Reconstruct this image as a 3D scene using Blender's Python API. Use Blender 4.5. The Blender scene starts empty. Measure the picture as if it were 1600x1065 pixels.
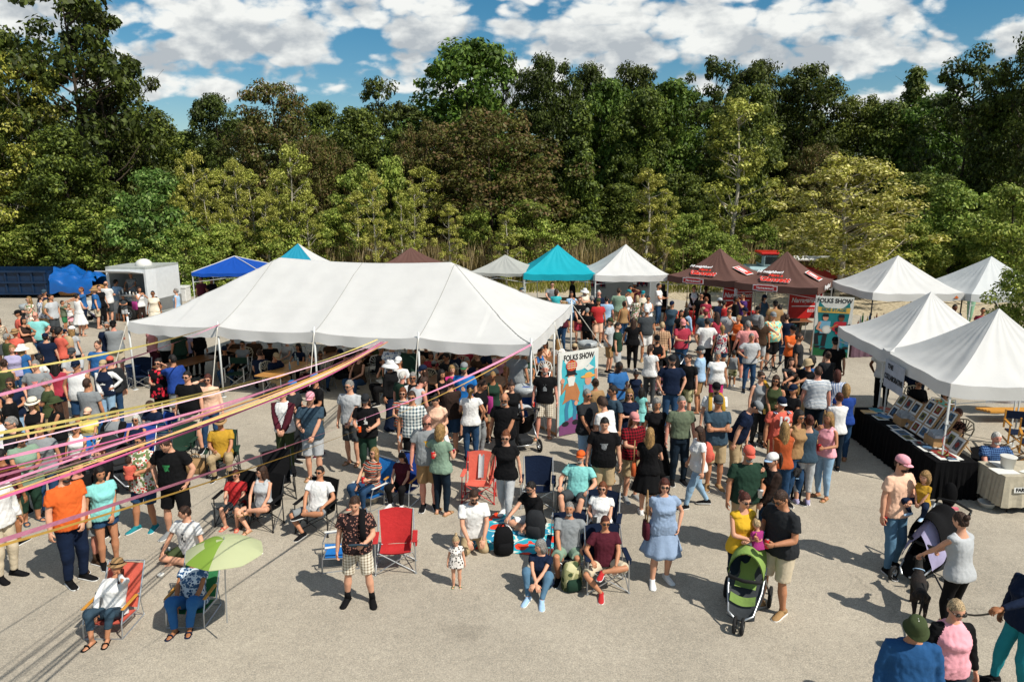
import bpy, math, random
import numpy as np
from mathutils import Vector, Matrix
random.seed(7); RNG = np.random.default_rng(7)
S = bpy.context.scene
COL = S.collection
PEND = []      # objects are linked to the scene in one go at the end
# ---------------------------------------------------------------- camera
CAM_H, CAM_PITCH, CAM_F = 5.8, math.radians(12.2), 1110.0   # f in px of a 1600 px wide frame
cam_d = bpy.data.cameras.new("camera"); cam = bpy.data.objects.new("camera", cam_d); COL.objects.link(cam)
cam.location = (0, 0, CAM_H); cam.rotation_euler = (math.pi/2 - CAM_PITCH, 0, 0)
cam_d.sensor_width = 36.0; cam_d.lens = CAM_F/1600*36.0; cam_d.clip_start = .1; cam_d.clip_end = 2000
S.camera = cam
# ---------------------------------------------------------------- light
SUN_EL, SUN_AZ = math.radians(50), math.radians(-38)      # azimuth measured from +x
sd = Vector((math.cos(SUN_AZ)*math.cos(SUN_EL), math.sin(SUN_AZ)*math.cos(SUN_EL), math.sin(SUN_EL)))
sl = bpy.data.lights.new("sun", 'SUN'); sl.energy = 4.6; sl.angle = math.radians(.5); sl.color = (1, .94, .84)
so = bpy.data.objects.new("sun", sl); COL.objects.link(so); so.rotation_euler = sd.to_track_quat('Z', 'Y').to_euler()
S.view_settings.view_transform = 'Standard'; S.view_settings.look = 'None'; S.view_settings.exposure = 0.32; S.view_settings.gamma = 1
S.cycles.max_bounces = 6; S.cycles.transparent_max_bounces = 12; S.cycles.use_denoising = True
W = bpy.data.worlds.new("World"); S.world = W; W.use_nodes = True; W.cycles.sampling_method = 'MANUAL'; W.cycles.sample_map_resolution = 256
def world():
    nt = W.node_tree; N = nt.nodes; L = nt.links; N.clear()
    def nd(t, **k):
        n = N.new(t)
        for a, b in k.items(): setattr(n, a, b)
        return n
    def M(op, a, b=None, c=None, clamp=False):
        n = nd('ShaderNodeMath', operation=op); n.use_clamp = clamp
        for i, x in enumerate((a, b, c)):
            if x is None: continue
            if isinstance(x, (int, float)): n.inputs[i].default_value = x
            else: L.new(x, n.inputs[i])
        return n.outputs[0]
    out = nd('ShaderNodeOutputWorld'); bg = nd('ShaderNodeBackground'); bg.inputs[1].default_value = .115
    sky = nd('ShaderNodeTexSky', sky_type='NISHITA', sun_disc=False)
    sky.sun_elevation = SUN_EL; sky.sun_rotation = math.pi/2 - SUN_AZ; sky.altitude = 50; sky.air_density = 1.0; sky.dust_density = .3; sky.ozone_density = 2.5
    tc = nd('ShaderNodeTexCoord'); sp = nd('ShaderNodeSeparateXYZ'); L.new(tc.outputs['Generated'], sp.inputs[0])
    x, y, z = sp.outputs
    yy = M('MAXIMUM', M('ABSOLUTE', y), .05)
    az = M('DIVIDE', x, yy); el = M('DIVIDE', z, yy)           # tangent coordinates of the view direction to the north
    comb = nd('ShaderNodeCombineXYZ'); L.new(az, comb.inputs[0]); L.new(M('MULTIPLY', el, 1.9), comb.inputs[1])
    def noise(scale, det, rough, off):
        mp = nd('ShaderNodeMapping'); mp.inputs['Location'].default_value = off; L.new(comb.outputs[0], mp.inputs[0])
        n = nd('ShaderNodeTexNoise', noise_dimensions='2D'); n.inputs['Scale'].default_value = scale; n.inputs['Detail'].default_value = det; n.inputs['Roughness'].default_value = rough
        L.new(mp.outputs[0], n.inputs['Vector']); return n.outputs[0]
    def bil(off):
        mp = nd('ShaderNodeMapping'); mp.inputs['Location'].default_value = off; L.new(comb.outputs[0], mp.inputs[0]); q = nd('ShaderNodeTexNoise', noise_dimensions='2D'); q.inputs['Scale'].default_value = 14; q.inputs['Detail'].default_value = 3; L.new(mp.outputs[0], q.inputs['Vector'])
        a = nd('ShaderNodeVectorMath', operation='MULTIPLY_ADD'); L.new(q.outputs['Color'], a.inputs[0]); a.inputs[1].default_value = (.06, .06, .06); L.new(mp.outputs[0], a.inputs[2])
        v = nd('ShaderNodeTexVoronoi', feature='F1', voronoi_dimensions='2D'); v.inputs['Scale'].default_value = 17; v.inputs['Detail'].default_value = 1; L.new(a.outputs[0], v.inputs['Vector']); return v.outputs['Distance']
    v1 = bil((.3, .2, 0)); v2 = bil((.305, .165, 0))
    n1 = noise(9, 9, .58, (3.1, 1.7, 0)); n1b = noise(9, 9, .58, (3.1+.012, 1.7-.075, 0)); n2 = noise(3.2, 3, .5, (8.2, .4, 2)); n3 = noise(30, 5, .6, (1, 1, 5))
    # each cloud: (azimuth, elevation, half width, half height) in tangent units
    clouds = [(-.38, .20, .22, .060), (-.12, .215, .105, .050), (-.45, .13, .14, .02), (.12, .285, .16, .035), (.17, .20, .21, .075), (.43, .17, .20, .03), (.47, .215, .09, .03),
              (.33, .205, .12, .05), (-.17, .30, .24, .026), (.69, .19, .06, .03), (-.02, .135, .2, .03), (.52, .10, .13, .035), (-.62, .24, .10, .07), (.02, .245, .03, .03), (-.70,.3,.12,.05)]
    tot = None
    for (a, e, wa, we) in clouds:
        da = M('DIVIDE', M('SUBTRACT', az, a), wa)
        de = M('DIVIDE', M('SUBTRACT', el, e), we)
        r = M('ADD', M('MULTIPLY', da, da), M('MULTIPLY', de, de))
        b = M('SUBTRACT', 1.0, r)
        bp = M('MAXIMUM', b, .0); num = M('MULTIPLY', bp, de) if tot is None else M('ADD', num, M('MULTIPLY', bp, de)); den = bp if tot is None else M('ADD', den, bp)
        b = M('MAXIMUM', b, -1.0)
        tot = b if tot is None else M('MAXIMUM', tot, b)
    # outside the framed part of the sky a broken field of the same clouds
    fld = M('MULTIPLY', M('SUBTRACT', n2, .5), 5.0)
    far = M('MULTIPLY', M('SUBTRACT', el, .34), 12.0, clamp=True)
    tot = M('ADD', M('MULTIPLY', tot, M('SUBTRACT', 1.0, far)), M('MULTIPLY', fld, far))
    dens = M('ADD', M('MULTIPLY_ADD', tot, .60, .07), M('MULTIPLY', M('SUBTRACT', n1, .5), 1.8)); dens = M('ADD', dens, M('MULTIPLY', M('SUBTRACT', .62, v1), .95))
    dens = M('ADD', dens, M('MULTIPLY', M('SUBTRACT', n3, .5), .5))
    mask = nd('ShaderNodeMapRange', interpolation_type='SMOOTHSTEP'); mask.inputs['From Min'].default_value = -.08; mask.inputs['From Max'].default_value = .50; L.new(M('SUBTRACT', dens, M('MULTIPLY', M('LESS_THAN', z, .0), 9.0)), mask.inputs['Value'])
    lit = M('ADD', .55, M('MULTIPLY', M('DIVIDE', num, M('ADD', den, .12)), .42)); lit = M('ADD', lit, M('MULTIPLY', M('SUBTRACT', n1b, n1), 2.2))
    lit = M('ADD', lit, M('MULTIPLY', M('SUBTRACT', v1, v2), -.55)); lit = M('ADD', lit, M('MULTIPLY', M('SUBTRACT', n3, .5), .25))
    lit = M('SUBTRACT', lit, M('MULTIPLY', M('MAXIMUM', M('SUBTRACT', dens, .5), 0.0), .25))
    cr = nd('ShaderNodeValToRGB'); cr.color_ramp.elements[0].position = .0; cr.color_ramp.elements[0].color = (3.3, 3.6, 3.85, 1)
    cr.color_ramp.elements[1].position = .85; cr.color_ramp.elements[1].color = (6.4, 6.5, 6.3, 1); L.new(lit, cr.inputs[0])
    mx = nd('ShaderNodeMix', data_type='RGBA'); L.new(mask.outputs[0], mx.inputs['Factor'])
    hs = nd('ShaderNodeHueSaturation'); hs.inputs['Hue'].default_value = .486; hs.inputs['Saturation'].default_value = 1.4; hs.inputs['Value'].default_value = .60; L.new(sky.outputs[0], hs.inputs['Color'])
    L.new(hs.outputs[0], mx.inputs['A']); L.new(cr.outputs[0], mx.inputs['B']); L.new(mx.outputs['Result'], bg.inputs[0]); L.new(bg.outputs[0], out.inputs[0])
world()
# ---------------------------------------------------------------- small helpers
def P(px, py, z=0.0):
    """place seen at pixel (px,py) of the 1600 px wide photograph, at height z above the ground"""
    u = (px-800)/CAM_F; v = -(py-532.5)/CAM_F
    dy = math.cos(CAM_PITCH)+v*math.sin(CAM_PITCH); dz = -math.sin(CAM_PITCH)+v*math.cos(CAM_PITCH)
    t = (z-CAM_H)/dz
    return Vector((u*t, dy*t, z))
def lin(h):
    h = h.lstrip('#'); c = [int(h[i:i+2], 16)/255 for i in (0, 2, 4)]
    return tuple((x/12.92 if x <= .04045 else ((x+.055)/1.055)**2.4) for x in c)+(1,)
_mats = {}
def mat(name, hexc, rough=.8, bump=0, bscale=40, var=.12, vscale=6, metal=0, pattern=None, sheen=0, spec=.4, trans=0):
    if name in _mats: return _mats[name]
    m = bpy.data.materials.new(name); _mats[name] = m; m.use_nodes = True
    nt = m.node_tree; N = nt.nodes; L = nt.links; b = N['Principled BSDF']
    b.inputs['Roughness'].default_value = rough; b.inputs['Metallic'].default_value = metal; b.inputs['Specular IOR Level'].default_value = spec
    c = lin(hexc); tc = N.new('ShaderNodeTexCoord')
    nz = N.new('ShaderNodeTexNoise'); nz.inputs['Scale'].default_value = vscale; nz.inputs['Detail'].default_value = 4; L.new(tc.outputs['Object'], nz.inputs['Vector'])
    mr = N.new('ShaderNodeMapRange'); mr.inputs['To Min'].default_value = 1-var; mr.inputs['To Max'].default_value = 1+var; mr.inputs['From Min'].default_value=.3; mr.inputs['From Max'].default_value=.7; L.new(nz.outputs[0], mr.inputs['Value'])
    hs = N.new('ShaderNodeHueSaturation'); L.new(mr.outputs[0], hs.inputs['Value']); hs.inputs['Color'].default_value = c
    if pattern: L.new(pattern(nt, tc, c), hs.inputs['Color'])
    L.new(hs.outputs[0], b.inputs['Base Color'])
    if trans: 
        b.inputs['Transmission Weight'].default_value = trans
    if bump:
        bn = N.new('ShaderNodeTexNoise'); bn.inputs['Scale'].default_value = bscale; bn.inputs['Detail'].default_value = 3; L.new(tc.outputs['Object'], bn.inputs['Vector'])
        bp = N.new('ShaderNodeBump'); bp.inputs['Strength'].default_value = bump; bp.inputs['Distance'].default_value = .02; L.new(bn.outputs[0], bp.inputs['Height']); L.new(bp.outputs[0], b.inputs['Normal'])
    return m
class G:
    """geometry accumulator"""
    def __init__(s): s.v = []; s.f = []; s.m = []; s.n = 0
    def add(s, v, f, mi=0):
        v = np.asarray(v, float); k = s.n
        s.v.append(v); s.f.extend([tuple(i+k for i in q) for q in f]); s.m.extend([mi]*len(f)); s.n += len(v); return s
    def merge(s, o, M=None, mi=None):
        v = np.concatenate(o.v) if o.v else np.zeros((0, 3))
        if M is not None: v = v@np.array(M.to_3x3()).T+np.array(M.translation)
        k = s.n; s.v.append(v); s.f.extend([tuple(i+k for i in q) for q in o.f]); s.m.extend(o.m if mi is None else [mi]*len(o.f)); s.n += len(v); return s
    def tube(s, pts, rad, seg=8, mi=0, ref=None, closed=False, cap=True):
        pts = [np.asarray(p, float) for p in pts]; n = len(pts)
        if np.isscalar(rad) or isinstance(rad, tuple): rad = [rad]*n
        V = []; prev = None
        for i, p in enumerate(pts):
            a = pts[i-1] if (i > 0 or closed) else p; c = pts[(i+1) % n] if (i < n-1 or closed) else p
            t = c-a; t = t/(np.linalg.norm(t)+1e-9)
            if prev is None:
                r = np.asarray(ref, float) if ref is not None else (np.array([0, 0, 1.]) if abs(t[2]) < .9 else np.array([0, 1., 0]))
            else: r = prev
            x = r-t*np.dot(r, t); x /= (np.linalg.norm(x)+1e-9); prev = x; y = np.cross(t, x)
            q = rad[i]; ra, rb = (q, q) if np.isscalar(q) else q
            for k in range(seg):
                an = 2*math.pi*k/seg; V.append(p+x*math.cos(an)*ra+y*math.sin(an)*rb)
        F = []
        for i in range(n if closed else n-1):
            j = (i+1) % n
            for k in range(seg): F.append((i*seg+k, i*seg+(k+1) % seg, j*seg+(k+1) % seg, j*seg+k))
        if cap and not closed:
            F.append(tuple(range(seg))[::-1]); F.append(tuple(range((n-1)*seg, n*seg)))
        return s.add(V, F, mi)
    def box(s, c, d, mi=0, M=None, bev=0):
        c = np.asarray(c, float); d = np.asarray(d, float)/2
        if bev:
            b = min(bev, *(d*.95)); V = []
            F = []
            # chamfered box from 24 verts
            for sx in (-1, 1):
                for sy in (-1, 1):
                    for sz in (-1, 1):
                        V += [(sx*(d[0]), sy*(d[1]-b), sz*(d[2]-b)), (sx*(d[0]-b), sy*d[1], sz*(d[2]-b)), (sx*(d[0]-b), sy*(d[1]-b), sz*d[2])]
            def I(sx, sy, sz, a): return ((sx > 0)*4+(sy > 0)*2+(sz > 0))*3+a
            for q in (-1, 1):
                F.append([I(q, -1, -1, 0), I(q, 1, -1, 0), I(q, 1, 1, 0), I(q, -1, 1, 0)][::q])
                F.append([I(-1, q, -1, 1), I(-1, q, 1, 1), I(1, q, 1, 1), I(1, q, -1, 1)][::q])
                F.append([I(-1, -1, q, 2), I(1, -1, q, 2), I(1, 1, q, 2), I(-1, 1, q, 2)][::q])
            for a in (-1, 1):
                for b_ in (-1, 1):
                    F.append([I(a, b_, -1, 0), I(a, b_, -1, 1), I(a, b_, 1, 1), I(a, b_, 1, 0)][::a*b_])
                    F.append([I(a, -1, b_, 2), I(a, -1, b_, 0), I(a, 1, b_, 0), I(a, 1, b_, 2)][::a*b_])
                    F.append([I(-1, a, b_, 1), I(-1, a, b_, 2), I(1, a, b_, 2), I(1, a, b_, 1)][::a*b_])
                    for e in (-1, 1): F.append([I(a, b_, e, 0), I(a, b_, e, 1), I(a, b_, e, 2)][::a*b_*e])
            V = np.array(V); F = [tuple(q) for q in F]
        else:
            V = np.array([(x, y, z) for x in (-1, 1) for y in (-1, 1) for z in (-1, 1)])*d
            F = [(0, 1, 3, 2), (4, 6, 7, 5), (0, 4, 5, 1), (2, 3, 7, 6), (0, 2, 6, 4), (1, 5, 7, 3)]
        V = V+c
        if M is not None: V = V@np.array(M.to_3x3()).T+np.array(M.translation)
        return s.add(V, F, mi)
    def ell(s, c, r, nu=12, nv=8, mi=0, R=None):
        c = np.asarray(c, float); V = [(0, 0, 1)]
        for j in range(1, nv):
            t = math.pi*j/nv
            for i in range(nu): a = 2*math.pi*i/nu; V.append((math.sin(t)*math.cos(a), math.sin(t)*math.sin(a), math.cos(t)))
        V.append((0, 0, -1)); V = np.array(V)*np.asarray(r, float)
        if R is not None: V = V@np.array(R).T
        F = [(0, 1+i, 1+(i+1) % nu) for i in range(nu)]
        for j in range(nv-2):
            for i in range(nu): a = 1+j*nu; F.append((a+i, a+nu+i, a+nu+(i+1) % nu, a+(i+1) % nu))
        e = len(V)-1; a = 1+(nv-2)*nu
        F += [(e, a+(i+1) % nu, a+i) for i in range(nu)]
        return s.add(V+c, F, mi)
    def loft(s, st, seg=16, mi=0, pw=2.3, cap=True):
        """stations (cx,cy,z,rx,ry)"""
        V = []; F = []; n = len(st)
        for (cx, cy, z, rx, ry) in st:
            for k in range(seg):
                a = 2*math.pi*k/seg; ca, sa = math.cos(a), math.sin(a); q = (abs(ca)**pw+abs(sa)**pw)**(-1/pw)
                V.append((cx+ca*q*rx, cy+sa*q*ry, z))
        for i in range(n-1):
            for k in range(seg): F.append((i*seg+k, i*seg+(k+1) % seg, (i+1)*seg+(k+1) % seg, (i+1)*seg+k))
        if cap: F.append(tuple(range(seg))[::-1]); F.append(tuple(range((n-1)*seg, n*seg)))
        return s.add(V, F, mi)
    def lathe(s, prof, seg=16, mi=0, c=(0, 0, 0), cap=True):
        return s.loft([(c[0], c[1], c[2]+z, r, r) for (r, z) in prof], seg, mi, 2.0, cap)
    def grid(s, fn, nu, nv, mi=0, flip=False):
        V = [fn(i/nu, j/nv) for j in range(nv+1) for i in range(nu+1)]
        F = [(j*(nu+1)+i, j*(nu+1)+i+1, (j+1)*(nu+1)+i+1, (j+1)*(nu+1)+i) for j in range(nv) for i in range(nu)]
        if flip: F = [q[::-1] for q in F]
        return s.add(V, F, mi)
    def mesh(s, name, mats, smooth=True):
        me = bpy.data.meshes.new(name)
        V = np.concatenate(s.v) if s.v else np.zeros((0, 3))
        me.vertices.add(len(V)); me.vertices.foreach_set('co', V.astype('f').ravel())
        tot = np.array([len(f) for f in s.f], 'i'); me.loops.add(int(tot.sum())); me.loops.foreach_set('vertex_index', np.fromiter((i for f in s.f for i in f), 'i'))
        me.polygons.add(len(tot)); me.polygons.foreach_set('loop_start', np.concatenate([[0], np.cumsum(tot)[:-1]]).astype('i')); me.polygons.foreach_set('loop_total', tot)
        me.polygons.foreach_set('material_index', np.array(s.m, 'i')); me.update(calc_edges=True)
        me.polygons.foreach_set('use_smooth', np.full(len(tot), bool(smooth)))
        for m in (mats if isinstance(mats, (list, tuple)) else [mats]): me.materials.append(m)
        return me
    def build(s, name, mats, parent=None, smooth=False, loc=None):
        return link(name, s.mesh(name, mats, smooth), parent, loc)
def link(name, me, parent=None, loc=None, rz=0):
    o = bpy.data.objects.new(name, me); PEND.append(o)
    if parent: o.parent = parent
    if loc is not None: o.location = loc
    if rz: o.rotation_euler = (0, 0, rz)
    return o
def thing(name, label, cat, loc=(0, 0, 0), rz=0, group=None):
    o = bpy.data.objects.new(name, None); PEND.append(o); o.empty_display_size = .2
    o.location = loc; o.rotation_euler = (0, 0, rz); return tag(o, label, cat, group)
def tag(o, label, cat, group=None):
    o['label'] = label; o['category'] = cat
    if group: o['group'] = group
    return o
def struct(o, kind='structure'): o['kind'] = kind; return o
KIDS = {}
def copy_thing(root, loc, rz, label, group=None):
    kids = [(c, [g for g in bpy.data.objects if g.parent == c]) for c in bpy.data.objects if c.parent == root] if root.name not in KIDS else KIDS[root.name]
    KIDS[root.name] = kids
    r = root.copy(); PEND.append(r); r.location = loc; r.rotation_euler = (0, 0, rz); r['label'] = label
    if group: r['group'] = group
    for ch, gs in kids:
        c = ch.copy(); PEND.append(c); c.parent = r
        for g in gs:
            d = g.copy(); PEND.append(d); d.parent = c
    return r
_tmp = None
def remesh(g, vox, smooth=2):
    """melt the overlapping closed shapes of g into one continuous surface; returns (verts, faces)"""
    global _tmp
    me = g.mesh('tmp', [])
    if _tmp is None:
        _tmp = bpy.data.objects.new('tmp', me); COL.objects.link(_tmp)
        md = _tmp.modifiers.new('r', 'REMESH'); md.mode = 'VOXEL'; _tmp.modifiers.new('s', 'SMOOTH')
    old = _tmp.data; _tmp.data = me
    if old is not me: bpy.data.meshes.remove(old)
    _tmp.modifiers['r'].voxel_size = vox; _tmp.modifiers['s'].factor = .5; _tmp.modifiers['s'].iterations = smooth
    dg = bpy.context.evaluated_depsgraph_get(); dg.update()
    ev = _tmp.evaluated_get(dg); m2 = ev.to_mesh()
    v = np.empty(len(m2.vertices)*3, 'f'); m2.vertices.foreach_get('co', v)
    nrm = np.empty(len(m2.vertices)*3, 'f'); m2.vertices.foreach_get('normal', nrm)
    f = np.empty(len(m2.polygons)*4, 'i'); m2.loops.foreach_get('vertex_index', f)
    ev.to_mesh_clear()
    return v.reshape(-1, 3).astype(float), nrm.reshape(-1, 3).astype(float), f.reshape(-1, 4)
def wrinkle(v, n, amp, k=1.0, seed=0):
    r = np.random.default_rng(seed); d = np.zeros(len(v))
    for i in range(7):
        w = r.normal(size=3)*np.array([26, 26, 14])*k*(1+.35*i); d += np.sin(v@w+r.uniform(0, 6)+1.6*np.sin(v@(w[[1, 2, 0]]*.5)))/(1+.5*i)
    return v+n*(np.abs(d)-.9)[:, None]*amp*.6
# ================================================================= people
SKIN = {'fair': 'C89478', 'tan': 'B07A5A', 'mid': '96623F', 'brown': '6B4128', 'dark': '3A2318', 'pink': 'C98A76'}
HAIR = {'brown': '3B2415', 'dark': '150E0A', 'blond': '9A7848', 'fairblond': 'BDA37C', 'grey': '8D8A85', 'white': 'CFCCC4', 'red': '75401F', 'auburn': '4E2012', 'bald': '6b4a35'}
CLOTH = {'black': '0E0E10', 'charcoal': '25272A', 'grey': '7E8284', 'light grey': 'A9ACAE', 'dark grey': '3E4245', 'white': 'D5D5D3', 'navy': '0C1B36', 'blue': '1F5C9E', 'bright blue': '0A63B8',
 'royal blue': '12358A', 'light blue': '8FB2D2', 'slate': '31495A', 'teal': '11808C', 'turquoise': '2FB6BE', 'aqua': '79CBC6', 'denim': '1D3F63', 'light denim': '7D9FBC', 'dark denim': '10202F', 'faded denim': '4C7491',
 'khaki': 'A8916B', 'beige': 'BFB095', 'tan': 'A07A4C', 'brown': '45301F', 'dark brown': '33241D', 'olive': '3E4A2A', 'sage': '76907A', 'green': '2A7A45', 'dark green': '1F3B2C', 'army': '5B6650', 'red': 'B71A1C', 'coral': 'D4523F',
 'salmon': 'D98480', 'pink': 'E0939F', 'hot pink': 'C81C6B', 'magenta': 'A02672', 'maroon': '4E1422', 'crimson': 'A8243A', 'orange': 'D9500F', 'rust': 'B5471A', 'yellow': 'D9A514', 'pale yellow': 'E2C65A', 'mustard': 'B98A1A', 'purple': '46256E', 'lavender': '9A93B5', 'peach': 'DDAE90', 'cream': 'D9CDB4'}
def pat_nodes(kind):
    def fn(nt, tc, c):
        N = nt.nodes; L = nt.links
        def ramp(src, stops, const=True):
            r = N.new('ShaderNodeValToRGB'); r.color_ramp.interpolation = 'CONSTANT' if const else 'LINEAR'
            while len(r.color_ramp.elements) < len(stops): r.color_ramp.elements.new(.5)
            for e, (p, h) in zip(r.color_ramp.elements, stops): e.position = p; e.color = lin(h) if isinstance(h, str) else h
            L.new(src, r.inputs[0]); return r.outputs[0]
        def wave(axis, scale, dist=0):
            w = N.new('ShaderNodeTexWave'); w.bands_direction = axis; w.inputs['Scale'].default_value = scale; w.inputs['Distortion'].default_value = dist; L.new(tc.outputs['Object'], w.inputs[0]); return w.outputs['Fac']
        def vor(scale):
            v = N.new('ShaderNodeTexVoronoi'); v.inputs['Scale'].default_value = scale; L.new(tc.outputs['Object'], v.inputs['Vector']); return v
        def mix(a, b, f, t='MIX'):
            m = N.new('ShaderNodeMix'); m.data_type = 'RGBA'; m.blend_type = t
            for i, x in (('A', a), ('B', b), ('Factor', f)):
                if isinstance(x, (tuple, float)): m.inputs[i].default_value = x
                else: L.new(x, m.inputs[i])
            return m.outputs['Result']
        if kind == 'hstripe': return ramp(wave('Z', 11), [(0, 'D5D5D3'), (.62, '5E7A94')])
        if kind == 'vstripe': return ramp(wave('X', 9), [(0, 'D5D5D3'), (.45, '2A5A94')])
        if kind == 'brown plaid': return mix(ramp(wave('Z', 6), [(0, 'C89A72'), (.5, '5A3526'), (.8, '24170F')]), ramp(wave('X', 6), [(0, 'D8B898'), (.6, '4B2D20')]), .45)
        if kind == 'blue plaid': return mix(ramp(wave('Z', 5), [(0, 'C9CEC8'), (.5, '2B4A5C'), (.8, '16263A')]), ramp(wave('X', 5), [(0, 'DADBD4'), (.6, '3E5F6C')]), .5)
        if kind == 'navy plaid': return mix(ramp(wave('Z', 9), [(0, '0E2450'), (.75, '5B7FB0')]), ramp(wave('X', 9), [(0, '10264C'), (.75, '54779E')]), .5)
        if kind == 'red plaid': return mix(ramp(wave('Z', 6), [(0, '8A1420'), (.5, '120A0C')]), ramp(wave('X', 6), [(0, '7A1220'), (.5, '120A0C')]), .5)
        if kind == 'pale plaid': return mix(ramp(wave('Z', 7), [(0, 'CFC6B4'), (.7, '6B5B45')]), ramp(wave('X', 7), [(0, 'D8D0C0'), (.7, '7A6A52')]), .5)
        if kind == 'multistripe': return ramp(wave('Z', 5), [(0, '15151A'), (.25, 'D5D5D3'), (.45, 'B98A1A'), (.6, '15151A'), (.8, 'A83A2A')])
        if kind in ('floral', 'hawaiian', 'rose print', 'blue print', 'camouflage', 'leopard', 'tiny floral', 'speckled', 'tiedye', 'batik', 'spotted'):
            T = {'spotted': (15, '1A1A1C', 'D6D0CA', 'D6D0CA'), 'floral': (16, '2A2F52', 'C9C6C2', 'A83A48'), 'hawaiian': (13, 'C8703A', '7FC8B8', 'E0C890'), 'rose print': (11, 'C8283A', '0E0D10', '0E0D10'), 'blue print': (18, '28406A', 'B9C0CC', 'D5D5D3'),
                 'camouflage': (9, '39452C', '8B8B62', 'B9B48C'), 'leopard': (22, '3C3129', 'B4A590', 'B4A590'), 'tiny floral': (20, 'B8463A', 'D9D4C8', '6A7A50'), 'speckled': (34, '9A6A5C', '241A1C', '241A1C'), 'tiedye': (5, '1F8ACB', '2FB07A', '1B3A9A'), 'batik': (22, '23466E', 'BCC7CF', '3C5A7A')}[kind]
            v = vor(T[0]); s = N.new('ShaderNodeSeparateColor'); L.new(v.outputs['Color'], s.inputs[0])
            base = ramp(v.outputs['Distance'], [(0, T[1]), (.42 if kind not in ('camouflage', 'tiedye') else .5, T[2])])
            return mix(base, lin(T[3]), ramp(s.outputs[0], [(0, (0, 0, 0, 1)), (.62, (1, 1, 1, 1))]))
        return ramp(wave('Z', 5), [(0, 'ffffff')])
    return fn
PATS = {'striped': 'hstripe', 'pinstriped': 'vstripe', 'multicolour striped': 'multistripe', 'brown plaid': 'brown plaid', 'blue plaid': 'blue plaid', 'navy plaid': 'navy plaid', 'red plaid': 'red plaid', 'pale plaid': 'pale plaid'}
for k in ('floral', 'hawaiian', 'rose print', 'blue print', 'camouflage', 'leopard', 'tiny floral', 'speckled', 'tiedye', 'batik', 'spotted'): PATS[k] = k
import colorsys
def mute(h):
    q = colorsys.rgb_to_hsv(*[int(h[i:i+2], 16)/255 for i in (0, 2, 4)]); r = colorsys.hsv_to_rgb(q[0], q[1]*.86, q[2]*(.94 if q[1] > .4 else 1)); return '%02X%02X%02X' % tuple(int(x*255) for x in r)
def cloth(c):
    if c in PATS: return mat('fabric '+c, 'FFFFFF', .85, bump=.25, bscale=22, var=.08, pattern=pat_nodes(PATS[c]), spec=.15)
    return mat('fabric '+c, mute(CLOTH[c]), .88, bump=.3, bscale=22, var=.10, spec=.15)
def skinm(s): return mat('skin '+s, SKIN[s], .55, var=.07, vscale=9, spec=.35)
def hairm(s):
    def pt(nt, tc, c):
        N = nt.nodes; L = nt.links; mp = N.new('ShaderNodeMapping'); mp.inputs['Scale'].default_value = (1, 1, .12); L.new(tc.outputs['Object'], mp.inputs[0]); n = N.new('ShaderNodeTexNoise'); n.inputs['Scale'].default_value = 120; n.inputs['Detail'].default_value = 4; L.new(mp.outputs[0], n.inputs['Vector'])
        r = N.new('ShaderNodeValToRGB'); r.color_ramp.elements[0].position = .38; r.color_ramp.elements[1].position = .64; r.color_ramp.elements[0].color = tuple(x*.30 for x in c[:3])+(1,); r.color_ramp.elements[1].color = tuple(min(1, x*1.25) for x in c[:3])+(1,); L.new(n.outputs[0], r.inputs[0]); return r.outputs[0]
    return mat('hair '+s, HAIR[s], .55, bump=.8, bscale=60, var=.25, vscale=18, spec=.35, pattern=pt)
EYE = mat('eye', '1A120E', .3); LIP = mat('lip', '94504A', .5); BLK = mat('black plastic', '0C0C0D', .25, spec=.6)
nrm = lambda v: v/(np.linalg.norm(v)+1e-9)
A3 = lambda *a: np.array(a, float)
def ik(a, t, l1, l2, hint):
    d = t-a; L = np.linalg.norm(d); mx = (l1+l2)*.995
    if L > mx: t = a+d/L*mx; L = mx; d = t-a
    u = d/L; x = (l1*l1-l2*l2+L*L)/(2*L); h = math.sqrt(max(l1*l1-x*x, 0))
    p = hint-u*np.dot(hint, u); return a+u*x+nrm(p)*h, t
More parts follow.
